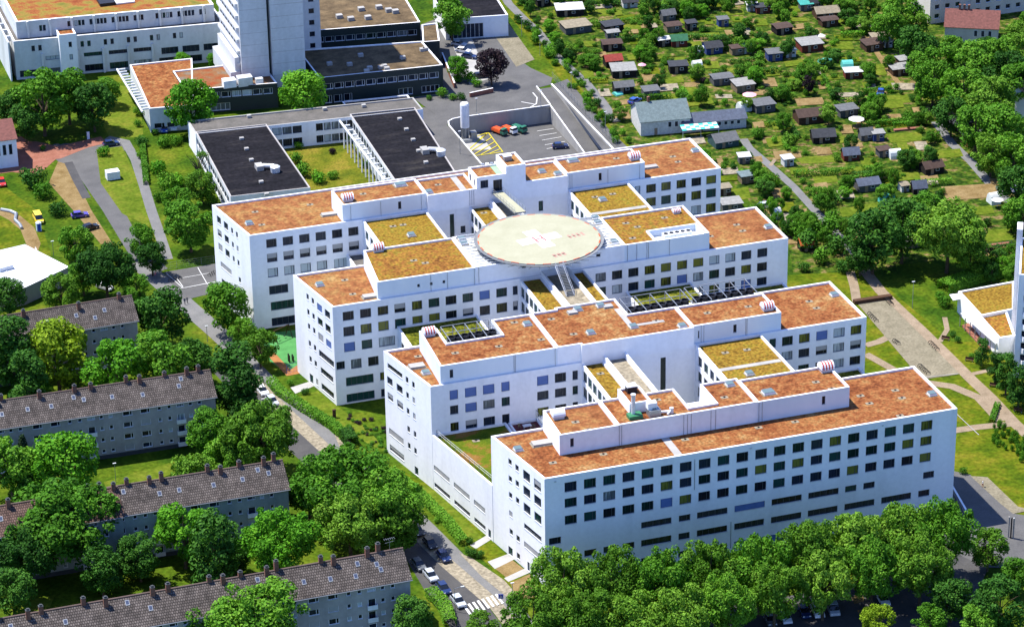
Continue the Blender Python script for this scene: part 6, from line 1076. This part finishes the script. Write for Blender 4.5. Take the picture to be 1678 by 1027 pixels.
while v < 446:
    st_ = 9.5+v*.013; u = 850+rg.uniform(0, st_)
    while u < 1690:
        uu, vv = u+rg.uniform(-7, 7), v+rg.uniform(-5, 5); r = rg.choice([5, 6, 7, 7.5, 9, 11, 13])*(1+v*.0008)
        if ingarden(uu, vv) and free(uu, vv, r) and rg.random() < .9:
            near = min(SHEDS, key=lambda s: hypot(s[0]-uu, (s[1]-vv)*1.8)); side = 'before' if vv > near[1]+4 else 'behind' if vv < near[1]-8 else 'beside'
            lf = rg.choice(['mid', 'mid', 'dark', 'dark', 'bright', 'plane', 'mid', 'plane', 'purp' if rg.random() < .12 else 'mid'])
            if r >= 8.8 and rg.random() < .8 and nt_ < 295:
                nt_ += 1; tree(uu, vv, r*1.05, 'round', lf, '%s fruit tree %s the %s' % (wc[lf], side, ' '.join(near[6].split()[:11])), rg.uniform(3.4, 6.0), 'fruit_tree', 'fruit trees of the allotments')
            elif nb_ < 596:
                nb_ += 1; sz = next(w for k, w in words_s if r < k); bush(uu, vv, r, lf, '%s %s %s %s the %s' % (sz, wc[lf], 'garden bush' if nb_ % 2 else 'garden shrub', side, ' '.join(near[6].split()[:9])), 'bushes of the allotments' if nb_ % 2 else 'garden shrubs of the allotments', rg.uniform(.7, 1.3), 'garden_bush' if nb_ % 2 else 'garden_shrub', 'bush')  # two names alternate over the same random bushes, no separate berry plants
        u += st_
    v += 6.6+v*.006
HG = 'clipped hedges of the allotments'
for px, lb in (([(930, 42), (1020, 36), (1060, 30)], 'clipped hedge behind the beige flat hut'), ([(1010, 66), (1060, 62)], 'clipped hedge beside the dark hut with canopy'), ([(1110, 60), (1175, 62)], 'dark clipped hedge under the tiny black hut'), ([(1045, 160), (1100, 158)], 'clipped hedge above the clubhouse'), ([(1410, 206), (1460, 200), (1510, 196)], 'thick clipped hedge along the red raised beds'), ([(1300, 285), (1360, 282), (1400, 278)], 'long clipped hedge below the steep blue hut'), ([(1380, 295), (1445, 288)], 'clipped hedge above the vegetable beds'), ([(1500, 300), (1560, 297)], 'clipped hedge beneath the solar panel hut'), ([(1390, 32), (1440, 28)], 'short dark hedge beside the brown hut'), ([(1560, 205), (1545, 190)], 'hedge at the start of the last path'), ([(1560, 415), (1678, 402)], 'dark hedge along the lower garden fence')): hedge(px, 1.4, 1.5, 'dark' if 'dark' in lb else 'mid', lb, 'clipped_hedge', 80, HG)
seen_ = set(); k_ = 0
for i in range(400):
    u, v = rg.uniform(880, 1600), rg.uniform(5, 425); L_ = rg.uniform(28, 62); dv = rg.uniform(-.16, -.02)*L_
    if rg.random() < .3: L_, dv = rg.uniform(10, 18), rg.uniform(14, 26)
    pts_ = [(u+L_*q/4, v+dv*q/4) for q in range(5)]
    if k_ >= 58 or not all(ingarden(*q) and free(*q, 4) for q in pts_) or any(hypot(u-a, (v-b_)*2.5) < 26 for a, b_ in seen_): continue
    near = min(SHEDS, key=lambda s: hypot(s[0]-u-L_/2, (s[1]-v)*1.8)); side = 'before' if v > near[1]+4 else 'behind' if v < near[1]-8 else 'beside'
    seen_.add((u, v)); k_ += 1; lf = rg.choice(['mid', 'mid', 'dark', 'bright']); hedge([pts_[0], pts_[2], pts_[4]], rg.uniform(.9, 1.6), rg.uniform(1, 1.7), lf, '%s clipped plot hedge %s the %s' % (wc[lf], side, ' '.join(near[6].split()[:9])), 'clipped_hedge', 70, HG)
hedge([(232, 225), (240, 300)], 1.4, 1.2, 'mid', 'hedge along the footpath by the ward building')
# fences
def fence(px, h, label, mt=steel, gap=2.5):
    pts = [Vector(P(*q)) for q in px]; o = pts[0]; t = thing('wire_fence', label, 'fence', (o.x, o.y, 0)); b = MB(); r = MB()
    for p, q in zip(pts, pts[1:]):
        L = (q-p).length; n = max(1, int(L/gap))
        for i in range(n+1): c = p.lerp(q, i/n)-o; b.tube((c.x, c.y, 0), (c.x, c.y, h), .04, 4)
        a, c = p-o, q-o
        for z in (.1, h*.35, h*.65, h-.05): r.tube((a.x, a.y, z), (c.x, c.y, z), .018, 4)
    b.build('fence_frame', mt, t); r.build('rail', mt, t)
fence([(1598, 416), (1640, 409), (1690, 400)], 2, 'steel mesh fence below the garden lawn'); fence([(905, 128), (960, 190), (1010, 240)], 1.8, 'thin fence between drive and thicket'); fence([(270, 442), (350, 430)], 1.8, 'fence along the top of the small car park')
fence([(470, 612), (492, 605)], 2.2, 'end fence of the play surface', bluem)
# ================================================================== cars
def car_model(name, label, cat, L, Wd, Hh, kind, col):
    t = thing(name, label, cat, (0, 0, 0)); b = MB(); w = Wd/2
    if kind == 'car': prof = [(-L/2, .35), (-L/2+.05, .85), (-L/2+.5, .95), (L/2-1.0, .88), (L/2-.15, .72), (L/2, .5), (L/2-.02, .28), (-L/2+.1, .28)]
    else: prof = [(-L/2, .35), (-L/2, 1.1), (L/2-.9, 1.1), (L/2-.1, .85), (L/2, .5), (L/2-.02, .28), (-L/2+.05, .28)]
    for s in (1, -1):
        q = [(x, s*w, z) for x, z in prof]; b.face(q if s < 0 else q[::-1], 0)
    n = len(prof)
    for i in range(n): (x, z), (X_, Z_) = prof[i], prof[(i+1) % n]; b.face([(x, -w, z), (x, w, z), (X_, w, Z_), (X_, -w, Z_)], 0)
    if kind == 'car': lo, hi, zt = (-L/2+.25, L/2-1.15), (-L/2+.75, L/2-2.0), Hh
    elif kind == 'van': lo, hi, zt = (-L/2+.02, L/2-.75), (-L/2+.2, L/2-1.55), Hh
    z0 = .9 if kind == 'car' else 1.08; wt = w*.78 if kind == 'car' else w*.88
    rb = [(hi[0]-.02, -wt), (hi[1]+.02, -wt), (hi[1]+.02, wt), (hi[0]-.02, wt)]; b.prism(rb, zt-.05, zt+.03, 0)
    for x in (hi[0]*.5+hi[1]*.5,):
        for s in (-1, 1): b.face([(x-.06, s*(w*.93), z0), (x+.06, s*(w*.93), z0), (x+.06, s*(wt+.015), zt-.04), (x-.06, s*(wt+.015), zt-.04)], 0)
    b.build('body', [col], t)
    b = MB(); A = [(lo[0], -w*.92, z0), (lo[1], -w*.92, z0), (lo[1], w*.92, z0), (lo[0], w*.92, z0)]; B_ = [(hi[0], -wt, zt-.04), (hi[1], -wt, zt-.04), (hi[1], wt, zt-.04), (hi[0], wt, zt-.04)]
    for i in range(4): j = (i+1) % 4; b.face([A[i], A[j], B_[j], B_[i]])
    b.build('window_glass', [carglass], t)
    for sx in (-1, 1):
        for sy in (-1, 1):
            x, y = sx*L*.31, sy*(w-.1); b = MB(); b.tube((x, y-.11, .32), (x, y+.11, .32), .32, 12, 0); b.tube((x, y+sy*.09, .32), (x, y+sy*.12, .32), .19, 8, 1); b.build('wheel', [tyre, rimm], t)
        for sy in (-1, 1): b = MB(); x = L/2-.06 if sx > 0 else -L/2; b.box(x-.02, sy*w*.7-.18, .6, x+.05, sy*w*.7+.18, .76); b.build('headlight' if sx > 0 else 'tail_light', [lampglass if sx > 0 else redm], t)
    return t
PC = {k: paint(k + ' car paint', c) for k, c in dict(black=(.012, .012, .015), navy=(.015, .03, .10), silver=(.40, .44, .50), white=(.75, .76, .78), blue=(.03, .08, .35), red=(.45, .03, .02), grey=(.10, .11, .12), yellow=(.7, .5, .03), purple=(.08, .06, .30), orange=(.6, .09, .03), green=(.03, .15, .10)).items()}
protos = {}; CG = 'cars parked round the hospital'
def car(u, v, du, dv, col, label, kind='car', z=0.13):
    a = Vector(P(u, v, z)); c = Vector(P(u+du, v+dv, z))-a; rz = atan2(c.y, c.x)
    if kind not in protos:
        o = protos[kind] = car_model('parked_car' if kind == 'car' else 'parked_van', label, 'car' if kind == 'car' else 'van', *((4.4, 1.8, 1.45) if kind == 'car' else (5.0, 1.95, 2.0)), kind, PC[col]); o.location = (*a, z); o.rotation_euler = (0, 0, rz); o['group'] = CG
    else: o = dup(protos[kind], (*a, z), rz, label, CG)
    for k in o.children:
        if k.name.startswith('body'): k.material_slots[0].link = 'OBJECT'; k.material_slots[0].material = PC[col]
sd = (30, 36)
for q in [(684, 872, *sd, 'black', 'black car on the hospital side of the street, topmost in the shade'), (705, 893, *sd, 'black', 'black car on the hospital side, between the other two'), (727, 914, *sd, 'navy', 'navy car on the hospital side, at the edge of the sunlight'), (686, 928, *sd, 'grey', 'grey car in deep shade beside the gable'), (706, 946, *sd, 'silver', 'silver blue car in the shade by the gable'), (727, 967, *sd, 'navy', 'navy car at the hedge beside the lamp'), (751, 988, *sd, 'silver', 'silver blue car close to the zebra crossing'),
          (430, 643, *sd, 'white', 'white car parked below the poplars'), (446, 660, *sd, 'silver', 'silver car half under the rounded street tree'), (464, 682, *sd, 'black', 'black car below the silver one at the street tree'),
          (131, 355, 30, -4, 'purple', 'violet blue car at the sandy patch'), (148, 375, 28, -8, 'black', 'black car under the round tree by the forecourt'), (182, 238, 30, -5, 'navy', 'dark car on the turning loop by the red path'), (270, 214, -3, 20, 'blue', 'deep blue car beside the white one at the annex'), (284, 211, 6, 20, 'white', 'white car beside the deep blue one at the annex'),
          (752, 75, 30, 4, 'silver', 'silver car in the bays beside the drive, topmost'), (759, 86, 30, 4, 'white', 'white car in the bays beside the drive'), (769, 95, 30, 4, 'navy', 'dark car in the bays beside the drive'), (787, 127, 30, -3, 'black', 'black car half under the copper beech'), (3, 302, 10, 30, 'red', 'red car at the picture edge by the shrubs'),
          (1447, 985, 14, 24, 'white', 'white estate car alone under the plane trees'), (1287, 1014, 14, 30, 'white', 'white car next to the dark gap under the planes'), (1262, 1018, 14, 30, 'grey', 'grey car in the shade under the planes'), (1318, 1005, 14, 30, 'navy', 'dark car between the two white ones under the planes'), (1443, 155, -6, 20, 'blue', 'bright blue car among the gardens'), (1040, 168, 20, -10, 'blue', 'blue car before the clubhouse end'), (1255, 340, 24, -2, 'silver', 'silver car by the garden path'), (1655, 305, 24, -6, 'black', 'black car at the end of the last garden path'), (1668, 312, 24, -6, 'silver', 'silver car at the end of the last garden path'), (172, 473, 26, 8, 'white', 'white car in the shade under the dark pine'), (655, 5, 30, -2, 'navy', 'dark car at the top end of the drive')]: car(*q)
for q in [(1339, 1003, 14, 30, 'white', 'white van under the plane trees'), (1364, 1000, 14, 30, 'silver', 'pale blue van under the plane trees'), (63, 362, 14, 26, 'yellow', 'small yellow van on the shrub lawn')]: car(*q, kind='van')
car(918, 242, 30, -2, 'navy', 'navy estate car in the white marked bays of the sunken yard', z=YZ+.17)
# three small trucks in the yard
def pickup(u, v, c1, c2, label):
    a = Vector(P(u, v, YZ+.17)); t = thing('small_truck', label, 'truck', (*a, YZ+.17), -1.15, 'small trucks in the sunken yard'); b = MB()
    b.box(-2.4, -.95, .55, 1.0, .95, .75, 0); b.box(-2.4, -.95, .75, -2.3, .95, 1.2, 0)
    for s in (-.95, .87): b.box(-2.3, s, .75, 1.0, s+.08, 1.2, 0)
    b.build('load_bed', [c1], t); b = MB(); b.prism([(1.05, -.9), (2.4, -.9), (2.4, .9), (1.05, .9)], .45, 1.2, 0); b.prism([(1.05, -.85), (2.1, -.85), (2.1, .85), (1.05, .85)], 1.75, 1.9, 0); b.build('cab', [c2], t)
    b = MB(); b.prism([(1.1, -.83), (2.2, -.83), (2.2, .83), (1.1, .83)], 1.2, 1.75, 0); b.build('window_glass', [carglass], t)
    b = MB(); b.box(-2.2, -.85, .76, .9, .85, 1.45, 0); b.build('cargo', [c1], t)
    for x in (-1.6, 1.7):
        for y in (-.85, .85): b = MB(); b.tube((x, y-.12, .36), (x, y+.12, .36), .36, 10); b.build('wheel', [tyre], t)
pickup(819, 219, PC['orange'], PC['green'], 'truck with orange load and green cab, first of three'); pickup(835, 217, PC['orange'], PC['white'], 'truck with orange load and white cab, middle of three'); pickup(851, 215, PC['green'], PC['green'], 'all green truck beside the orange ones')
# silo
sx, sy = 57.8, 238.2; t = thing('storage_silo', 'tall white cylindrical silo on grey legs in the sunken yard', 'silo', (sx, sy, YZ)); b = MB(); b.lathe(0, 0, [(0, 3.6), (1.2, 3.65), (1.22, 10.2), (1.0, 10.6), (0, 10.8)], 20); b.build('tank', [coping], t, smooth=False)
b = MB()
for a in range(4): x, y = 1.05*cos(a*pi/2+.7), 1.05*sin(a*pi/2+.7); b.tube((x, y, 0), (x, y, 3.8), .16, 6)
b.lathe(0, 0, [(.75, .2), (.75, 3.6)], 12); b.build('leg_frame', [steel], t); b = MB(); b.box(1.4, -1.2, 0, 3.0, .6, 2.2); b.box(-1.6, -2.6, 0, 1.2, -1.6, .9); b.build('pump_cabinet', [steel], t); b = MB(); b.tube((.9, .9, .2), (.95, .95, 10.2), .06, 5); b.build('pipe', [steel_w], t)
# ================================================================== lamps, sign, racks, benches, posts
def lamp(u, v, h, label, z=0, arm=0.0):
    t = thing('street_lamp', label, 'street lamp', (*P(u, v, z), z), 0, 'lamp posts'); b = MB(); b.tube((0, 0, 0), (0, 0, h), .08, 6, r2=.05)
    if arm: b.tube((0, 0, h-.1), (arm, .1, h+.1), .05, 5)
    b.build('post', steel, t); b = MB(); b.box(arm-.35, -.14, h-.02, arm+.35, .14, h+.12); b.build('lamp_head', [steel_w], t)
lamp(746, 1001, 5.2, 'thin street lamp beside the silver blue car', 0, 1.6); lamp(1495, 505, 6.8, 'tall double lamp on the park lawn', 0); lamp(781, 190, 5, 'lamp above the yard wall near the silo'); lamp(886, 177, 5, 'lamp at the yard wall corner'); lamp(936, 150, 5.5, 'lamp on the thicket verge, upper'); lamp(992, 215, 5.5, 'lamp on the thicket verge, lower'); lamp(754, 253, 6.5, 'lamp at the curved yard wall', 0); lamp(885, 92, 6, 'lamp beside the gravel yard'); lamp(340, 560, 4, 'lamp on the service road'); lamp(88, 420, 4, 'lamp behind the white hall'); lamp(855, 60, 6, 'lamp at the upper gravel yard'); lamp(840, 978, 3.2, 'thin post on the dry lawn by the facade corner'); lamp(190, 790, 4.5, 'lamp on the sunny house lawn')
t = thing('pedestrian_sign', 'square blue pedestrian crossing sign on a post', 'sign', (*P(821, 997), 0), -.25); b = MB(); b.tube((0, 0, 0), (0, 0, 3.0), .04, 6); b.build('post', steel, t); b = MB(); b.box(-.5, -.03, 2.3, .5, .03, 3.3); sp = b.build('sign_plate', [bluem], t)
b = MB(); b.face([(-.3, -.036, 2.5), (.3, -.036, 2.5), (0, -.036, 3.15)]); b.build('white_triangle', [paintw], sp); b = MB(); b.box(-.04, -.05, 2.65, .04, -.04, 2.9); b.box(-.04, -.05, 2.93, .04, -.04, 3.0); b.tube((0, -.045, 2.68), (-.1, -.045, 2.55), .02, 4); b.tube((0, -.045, 2.68), (.1, -.045, 2.55), .02, 4); b.build('walking_figure', [black], sp)
def rack(u, v, u2, v2, n, label):
    a = Vector(P(u, v)); c = Vector(P(u2, v2)); t = thing('bike_rack', label, 'bike rack', (*a, .2), 0, 'bike racks on the gravel square'); d = (c-a); w = Vector((-d.y, d.x)).normalized()
    for i in range(n):
        q = d*(i/(n-1)); b = MB(); pts = [Vector((q.x+w.x*.5*cos(pi*k/6), q.y+w.y*.5*cos(pi*k/6), .55*min(1, sin(pi*k/6)*1.4))) for k in range(7)]
        for s, e in zip(pts, pts[1:]): b.tube(s, e, .08, 5)
        b.build('hoop', [black], t)
rack(1453, 492, 1461, 501, 6, 'row of black hoops at the top corner of the gravel square'); rack(1424, 516, 1436, 528, 6, 'row of black hoops on the hospital side, upper'); rack(1465, 560, 1472, 565, 4, 'short row of black hoops in the middle of the hospital side'); rack(1524, 563, 1536, 575, 6, 'row of black hoops on the park path side'); rack(1507, 601, 1521, 614, 7, 'row of black hoops by the front wing corner')
rack(278, 463, 296, 457, 5, 'row of black hoops in the small car park, left bay'.replace(', left bay', ' by the service road')); rack(343, 453, 352, 448, 4, 'row of black hoops in the small car park by the rear wing')
def bench(u, v, rz, label):
    t = thing('park_bench', label, 'bench', (*P(u, v), 0), rz, 'benches of the park'); b = MB(); b.box(-.95, -.25, .42, .95, .25, .5); b.build('seat', [WM['brown']], t); b = MB(); b.box(-.95, .22, .5, .95, .3, .95); b.build('backrest', [WM['brown']], t)
    for x in (-.8, .8): b = MB(); b.box(x-.05, -.22, 0, x+.05, .28, .42); b.build('leg', [steel], t)
bench(1549, 557, -.75, 'bench by the terrace shrubs'); bench(1588, 592, -.75, 'bench below the first column tree'); bench(1628, 634, -.75, 'bench below the broad column tree'); bench(1668, 675, -.75, 'bench at the picture edge')
x, y = P(1430, 493); b = MB(); b.obox(x, y, 0, 9.5, 1.3, .9, -.02); tag(b.build('planter_wall', [WM['brown']], None, (x, y, 0)), 'long low brown planter wall at the head of the gravel square', 'planter')
for i, (u, v) in enumerate(((1652, 880), (1656, 882), (1660, 882))): x, y = P(u, v); b = MB(); b.tube((x, y, 0), (x, y, 4.6), .16, 8); b.lathe(x, y, [(.17, 4.6), (.2, 4.75), (0, 4.9)], 8); tag(b.build('flag_post', [[concrete, black, steel][i]], None, (x, y, 0)), ['pale bare flag post, first of three', 'black bare flag post, middle of three', 'steel bare flag post, last of three'][i], 'post')
# white container, blue crate, playground swing, wave bench, garden wall
x, y = P(185, 293); t = thing('white_container', 'white ribbed container on the fresh lawn', 'container', (x, y, 0), .05); b = MB(); b.box(-1.7, -1.2, .15, 1.7, 1.2, 2.3)
for i in range(9): b.box(-1.65+.38*i, -1.24, .25, -1.55+.38*i, -1.2, 2.2)
b.build('body', [coping], t); b = MB(); b.box(1.72, -1, .2, 1.76, 1, 2.2); b.build('door', [steel_w], t)
x, y = P(64, 378); t = thing('portable_toilet', 'pale blue portable toilet beside the shrub lawn', 'toilet', (x, y, 0)); b = MB(); b.box(-.6, -.6, 0, .6, .6, 2.2); b.build('cabin', [flat('pale blue plastic', (.4, .55, .7), .5)], t); b = MB(); b.lathe(0, 0, [(.8, 2.2), (.5, 2.45), (0, 2.5)], 4); b.build('roof', [coping], t); b = MB(); b.box(-.35, -.64, .1, .35, -.6, 2.0); b.build('door', [bluem], t)
t = thing('swing_frame', 'timber swing frame on the green play surface', 'swing', (*P(462, 556), 0), .5); b = MB()
for x in (-2.3, 2.3): b.tube((x, 0, 3.0), (x-.2, -1.4, 0), .1, 6); b.tube((x, 0, 3.0), (x+.2, 1.4, 0), .1, 6)
b.tube((-2.5, 0, 3.0), (2.5, 0, 3.0), .1, 6); b.build('frame', [WM['brown']], t)
for x in (-.9, .9): b = MB(); b.box(x-.3, -.15, .55, x+.3, .15, .62); b.tube((x-.25, 0, .6), (x-.25, 0, 3), .02, 4); b.tube((x+.25, 0, .6), (x+.25, 0, 3), .02, 4); b.build('swing_seat', [black], t)
t = thing('play_posts', 'group of black play posts at the edge of the green surface', 'play posts', (*P(480, 592), 0)); 
for i in range(4): b = MB(); b.box(-.9+.9*(i % 2)-.15, -.5+.9*(i//2)-.15, 0, -.9+.9*(i % 2)+.15, -.5+.9*(i//2)+.15, 1.9-.3*(i % 2)); b.build('post', [black], t)
pts = [Vector(P(u, v)) for u, v in ((2, 345), (18, 348), (27, 352), (25, 362), (33, 370), (36, 376))]; b = MB(); o = pts[0]
for p, q in zip(pts, pts[1:]): b.tube((p.x, p.y, .3), (q.x, q.y, .3), .45, 8)
tag(b.build('wave_bench', [steel], None, (o.x, o.y, 0)), 'snaking dark grey bench on the dry lawn', 'bench')
wallpoly('garden_wall', 'low dark brick wall by the drive beneath the copper beech', [P(770, 160), P(808, 152)], 0, 1.4, .4, redpave)
wallpoly('bank_wall', 'brick wall holding the ramp to the underpass beside the dark building', [P(725, 95), P(745, 145)], 0, 1.6, .4, redpave)
wallpoly('side_wall', 'low grey wall beside the shaded forecourt', [P(1558, 800), P(1588, 852)], 0, 1.2, .4)
for u, v, lb in ((145, 228, 'white information stele by the red path'), (432, 666, 'grey intercom pillar in the pavement hedge'), (548, 684, 'little brown garden lamp pillar on the lawn')): x, y = P(u, v); b = MB(); b.obox(x, y, 0, .7, .4, 1.9); b.obox(x, y, 1.9, .8, .5, .1); tag(b.build('pillar', [coping if 'white' in lb else concrete if 'grey' in lb else WM['brown']], None, (x, y, 0)), lb, 'pillar')
# roof terrace furniture
t = thing('terrace_table', 'grey table on the dark red roof deck between the wings', 'table', (10.5, 42.6, 12.25)); b = MB(); b.box(-.9, -.6, .68, .9, .6, .74); b.build('tabletop', [steel_w], t)
for x in (-.7, .7): b = MB(); b.box(x-.05, -.4, 0, x+.05, .4, .68); b.build('leg', [steel], t)
for i, (x, y) in enumerate(((9.0, 43.2), (12.0, 42.4), (10.6, 41.0))):
    t = thing('terrace_chair', ['wooden chair at the wall side of the terrace table', 'wooden chair at the railing side of the terrace table', 'wooden chair in front of the terrace table'][i], 'chair', (x, y, 12.25), i*2.1, 'chairs on the roof deck'); b = MB(); b.box(-.25, -.25, .42, .25, .25, .47); b.build('seat', [WM['tan']], t); b = MB(); b.box(-.25, .22, .47, .25, .27, .95); b.build('backrest', [WM['tan']], t)
    for q in ((-.2, -.2), (.2, -.2), (-.2, .2), (.2, .2)): b = MB(); b.box(q[0]-.03, q[1]-.03, 0, q[0]+.03, q[1]+.03, .42); b.build('leg', [WM['tan']], t)
# ================================================================== people
def person(u, v, shirt, trousers, label, rz):
    V = [(0, 0, .95), (0, 0, 1.2), (0, 0, 1.42), (0, 0, 1.54), (0, .02, 1.68), (-.11, 0, .9), (-.12, .1, .5), (-.12, .05, .06), (-.12, .2, .04), (.11, 0, .9), (.12, -.12, .5), (.12, -.22, .08), (.12, -.08, .04), (-.2, 0, 1.4), (-.25, -.06, 1.12), (-.24, .06, .86), (.2, 0, 1.4), (.25, .05, 1.12), (.24, .16, .88)]
    E_ = [(0, 1), (1, 2), (2, 3), (3, 4), (0, 5), (5, 6), (6, 7), (7, 8), (0, 9), (9, 10), (10, 11), (11, 12), (2, 13), (13, 14), (14, 15), (2, 16), (16, 17), (17, 18)]
    Rr = [.15, .14, .16, .06, .11, .09, .07, .045, .04, .09, .07, .045, .04, .065, .05, .04, .065, .05, .04]
    me = bpy.data.meshes.new('person'); me.from_pydata(V, E_, []); me.update(); o = bpy.data.objects.new('person', me); COL.objects.link(o); o.location = (*P(u, v), .05); o.rotation_euler = (0, 0, rz)
    md = o.modifiers.new('skin', 'SKIN')
    for i, r in enumerate(Rr): sv = me.skin_vertices[0].data[i]; sv.radius = (r, r*.8); sv.use_root = i == 0
    o.modifiers.new('smooth', 'SUBSURF').levels = 1; o.modifiers[1].render_levels = 1
    me.materials.append(ramp_mat('clothes', [(.0, trousers), (.455, trousers), (.46, shirt), (.75, shirt), (.76, (.45, .28, .2)), (.9, (.45, .28, .2)), (.93, (.05, .03, .02))], 1)); mt = me.materials[0]; n = mt.node_tree.nodes; l = mt.node_tree.links
    tc = n.new('ShaderNodeTexCoord'); sep = n.new('ShaderNodeSeparateXYZ'); l.new(tc.outputs['Object'], sep.inputs[0]); dv = n.new('ShaderNodeMath'); dv.operation = 'DIVIDE'; dv.inputs[1].default_value = 2.0; l.new(sep.outputs[2], dv.inputs[0])
    rp = next(k for k in n if k.bl_idname == 'ShaderNodeValToRGB'); rp.color_ramp.interpolation = 'CONSTANT'; l.new(dv.outputs[0], rp.inputs[0]); return tag(o, label, 'person')
person(303, 499, (.05, .07, .12), (.03, .03, .05), 'person in dark jacket walking on the service road', 2.6); person(307, 497, (.12, .13, .15), (.04, .04, .05), 'person in grey top beside the one in dark jacket', 2.5); person(255, 456, (.45, .15, .2), (.1, .1, .2), 'person in pink top on the service road by the car park', .4); person(1610, 798, (.7, .7, .7), (.3, .05, .04), 'person in white top on the sunny forecourt edge', 1)

print('bushes', nb_, 'fruit trees', nt_, 'plot hedges', k_)
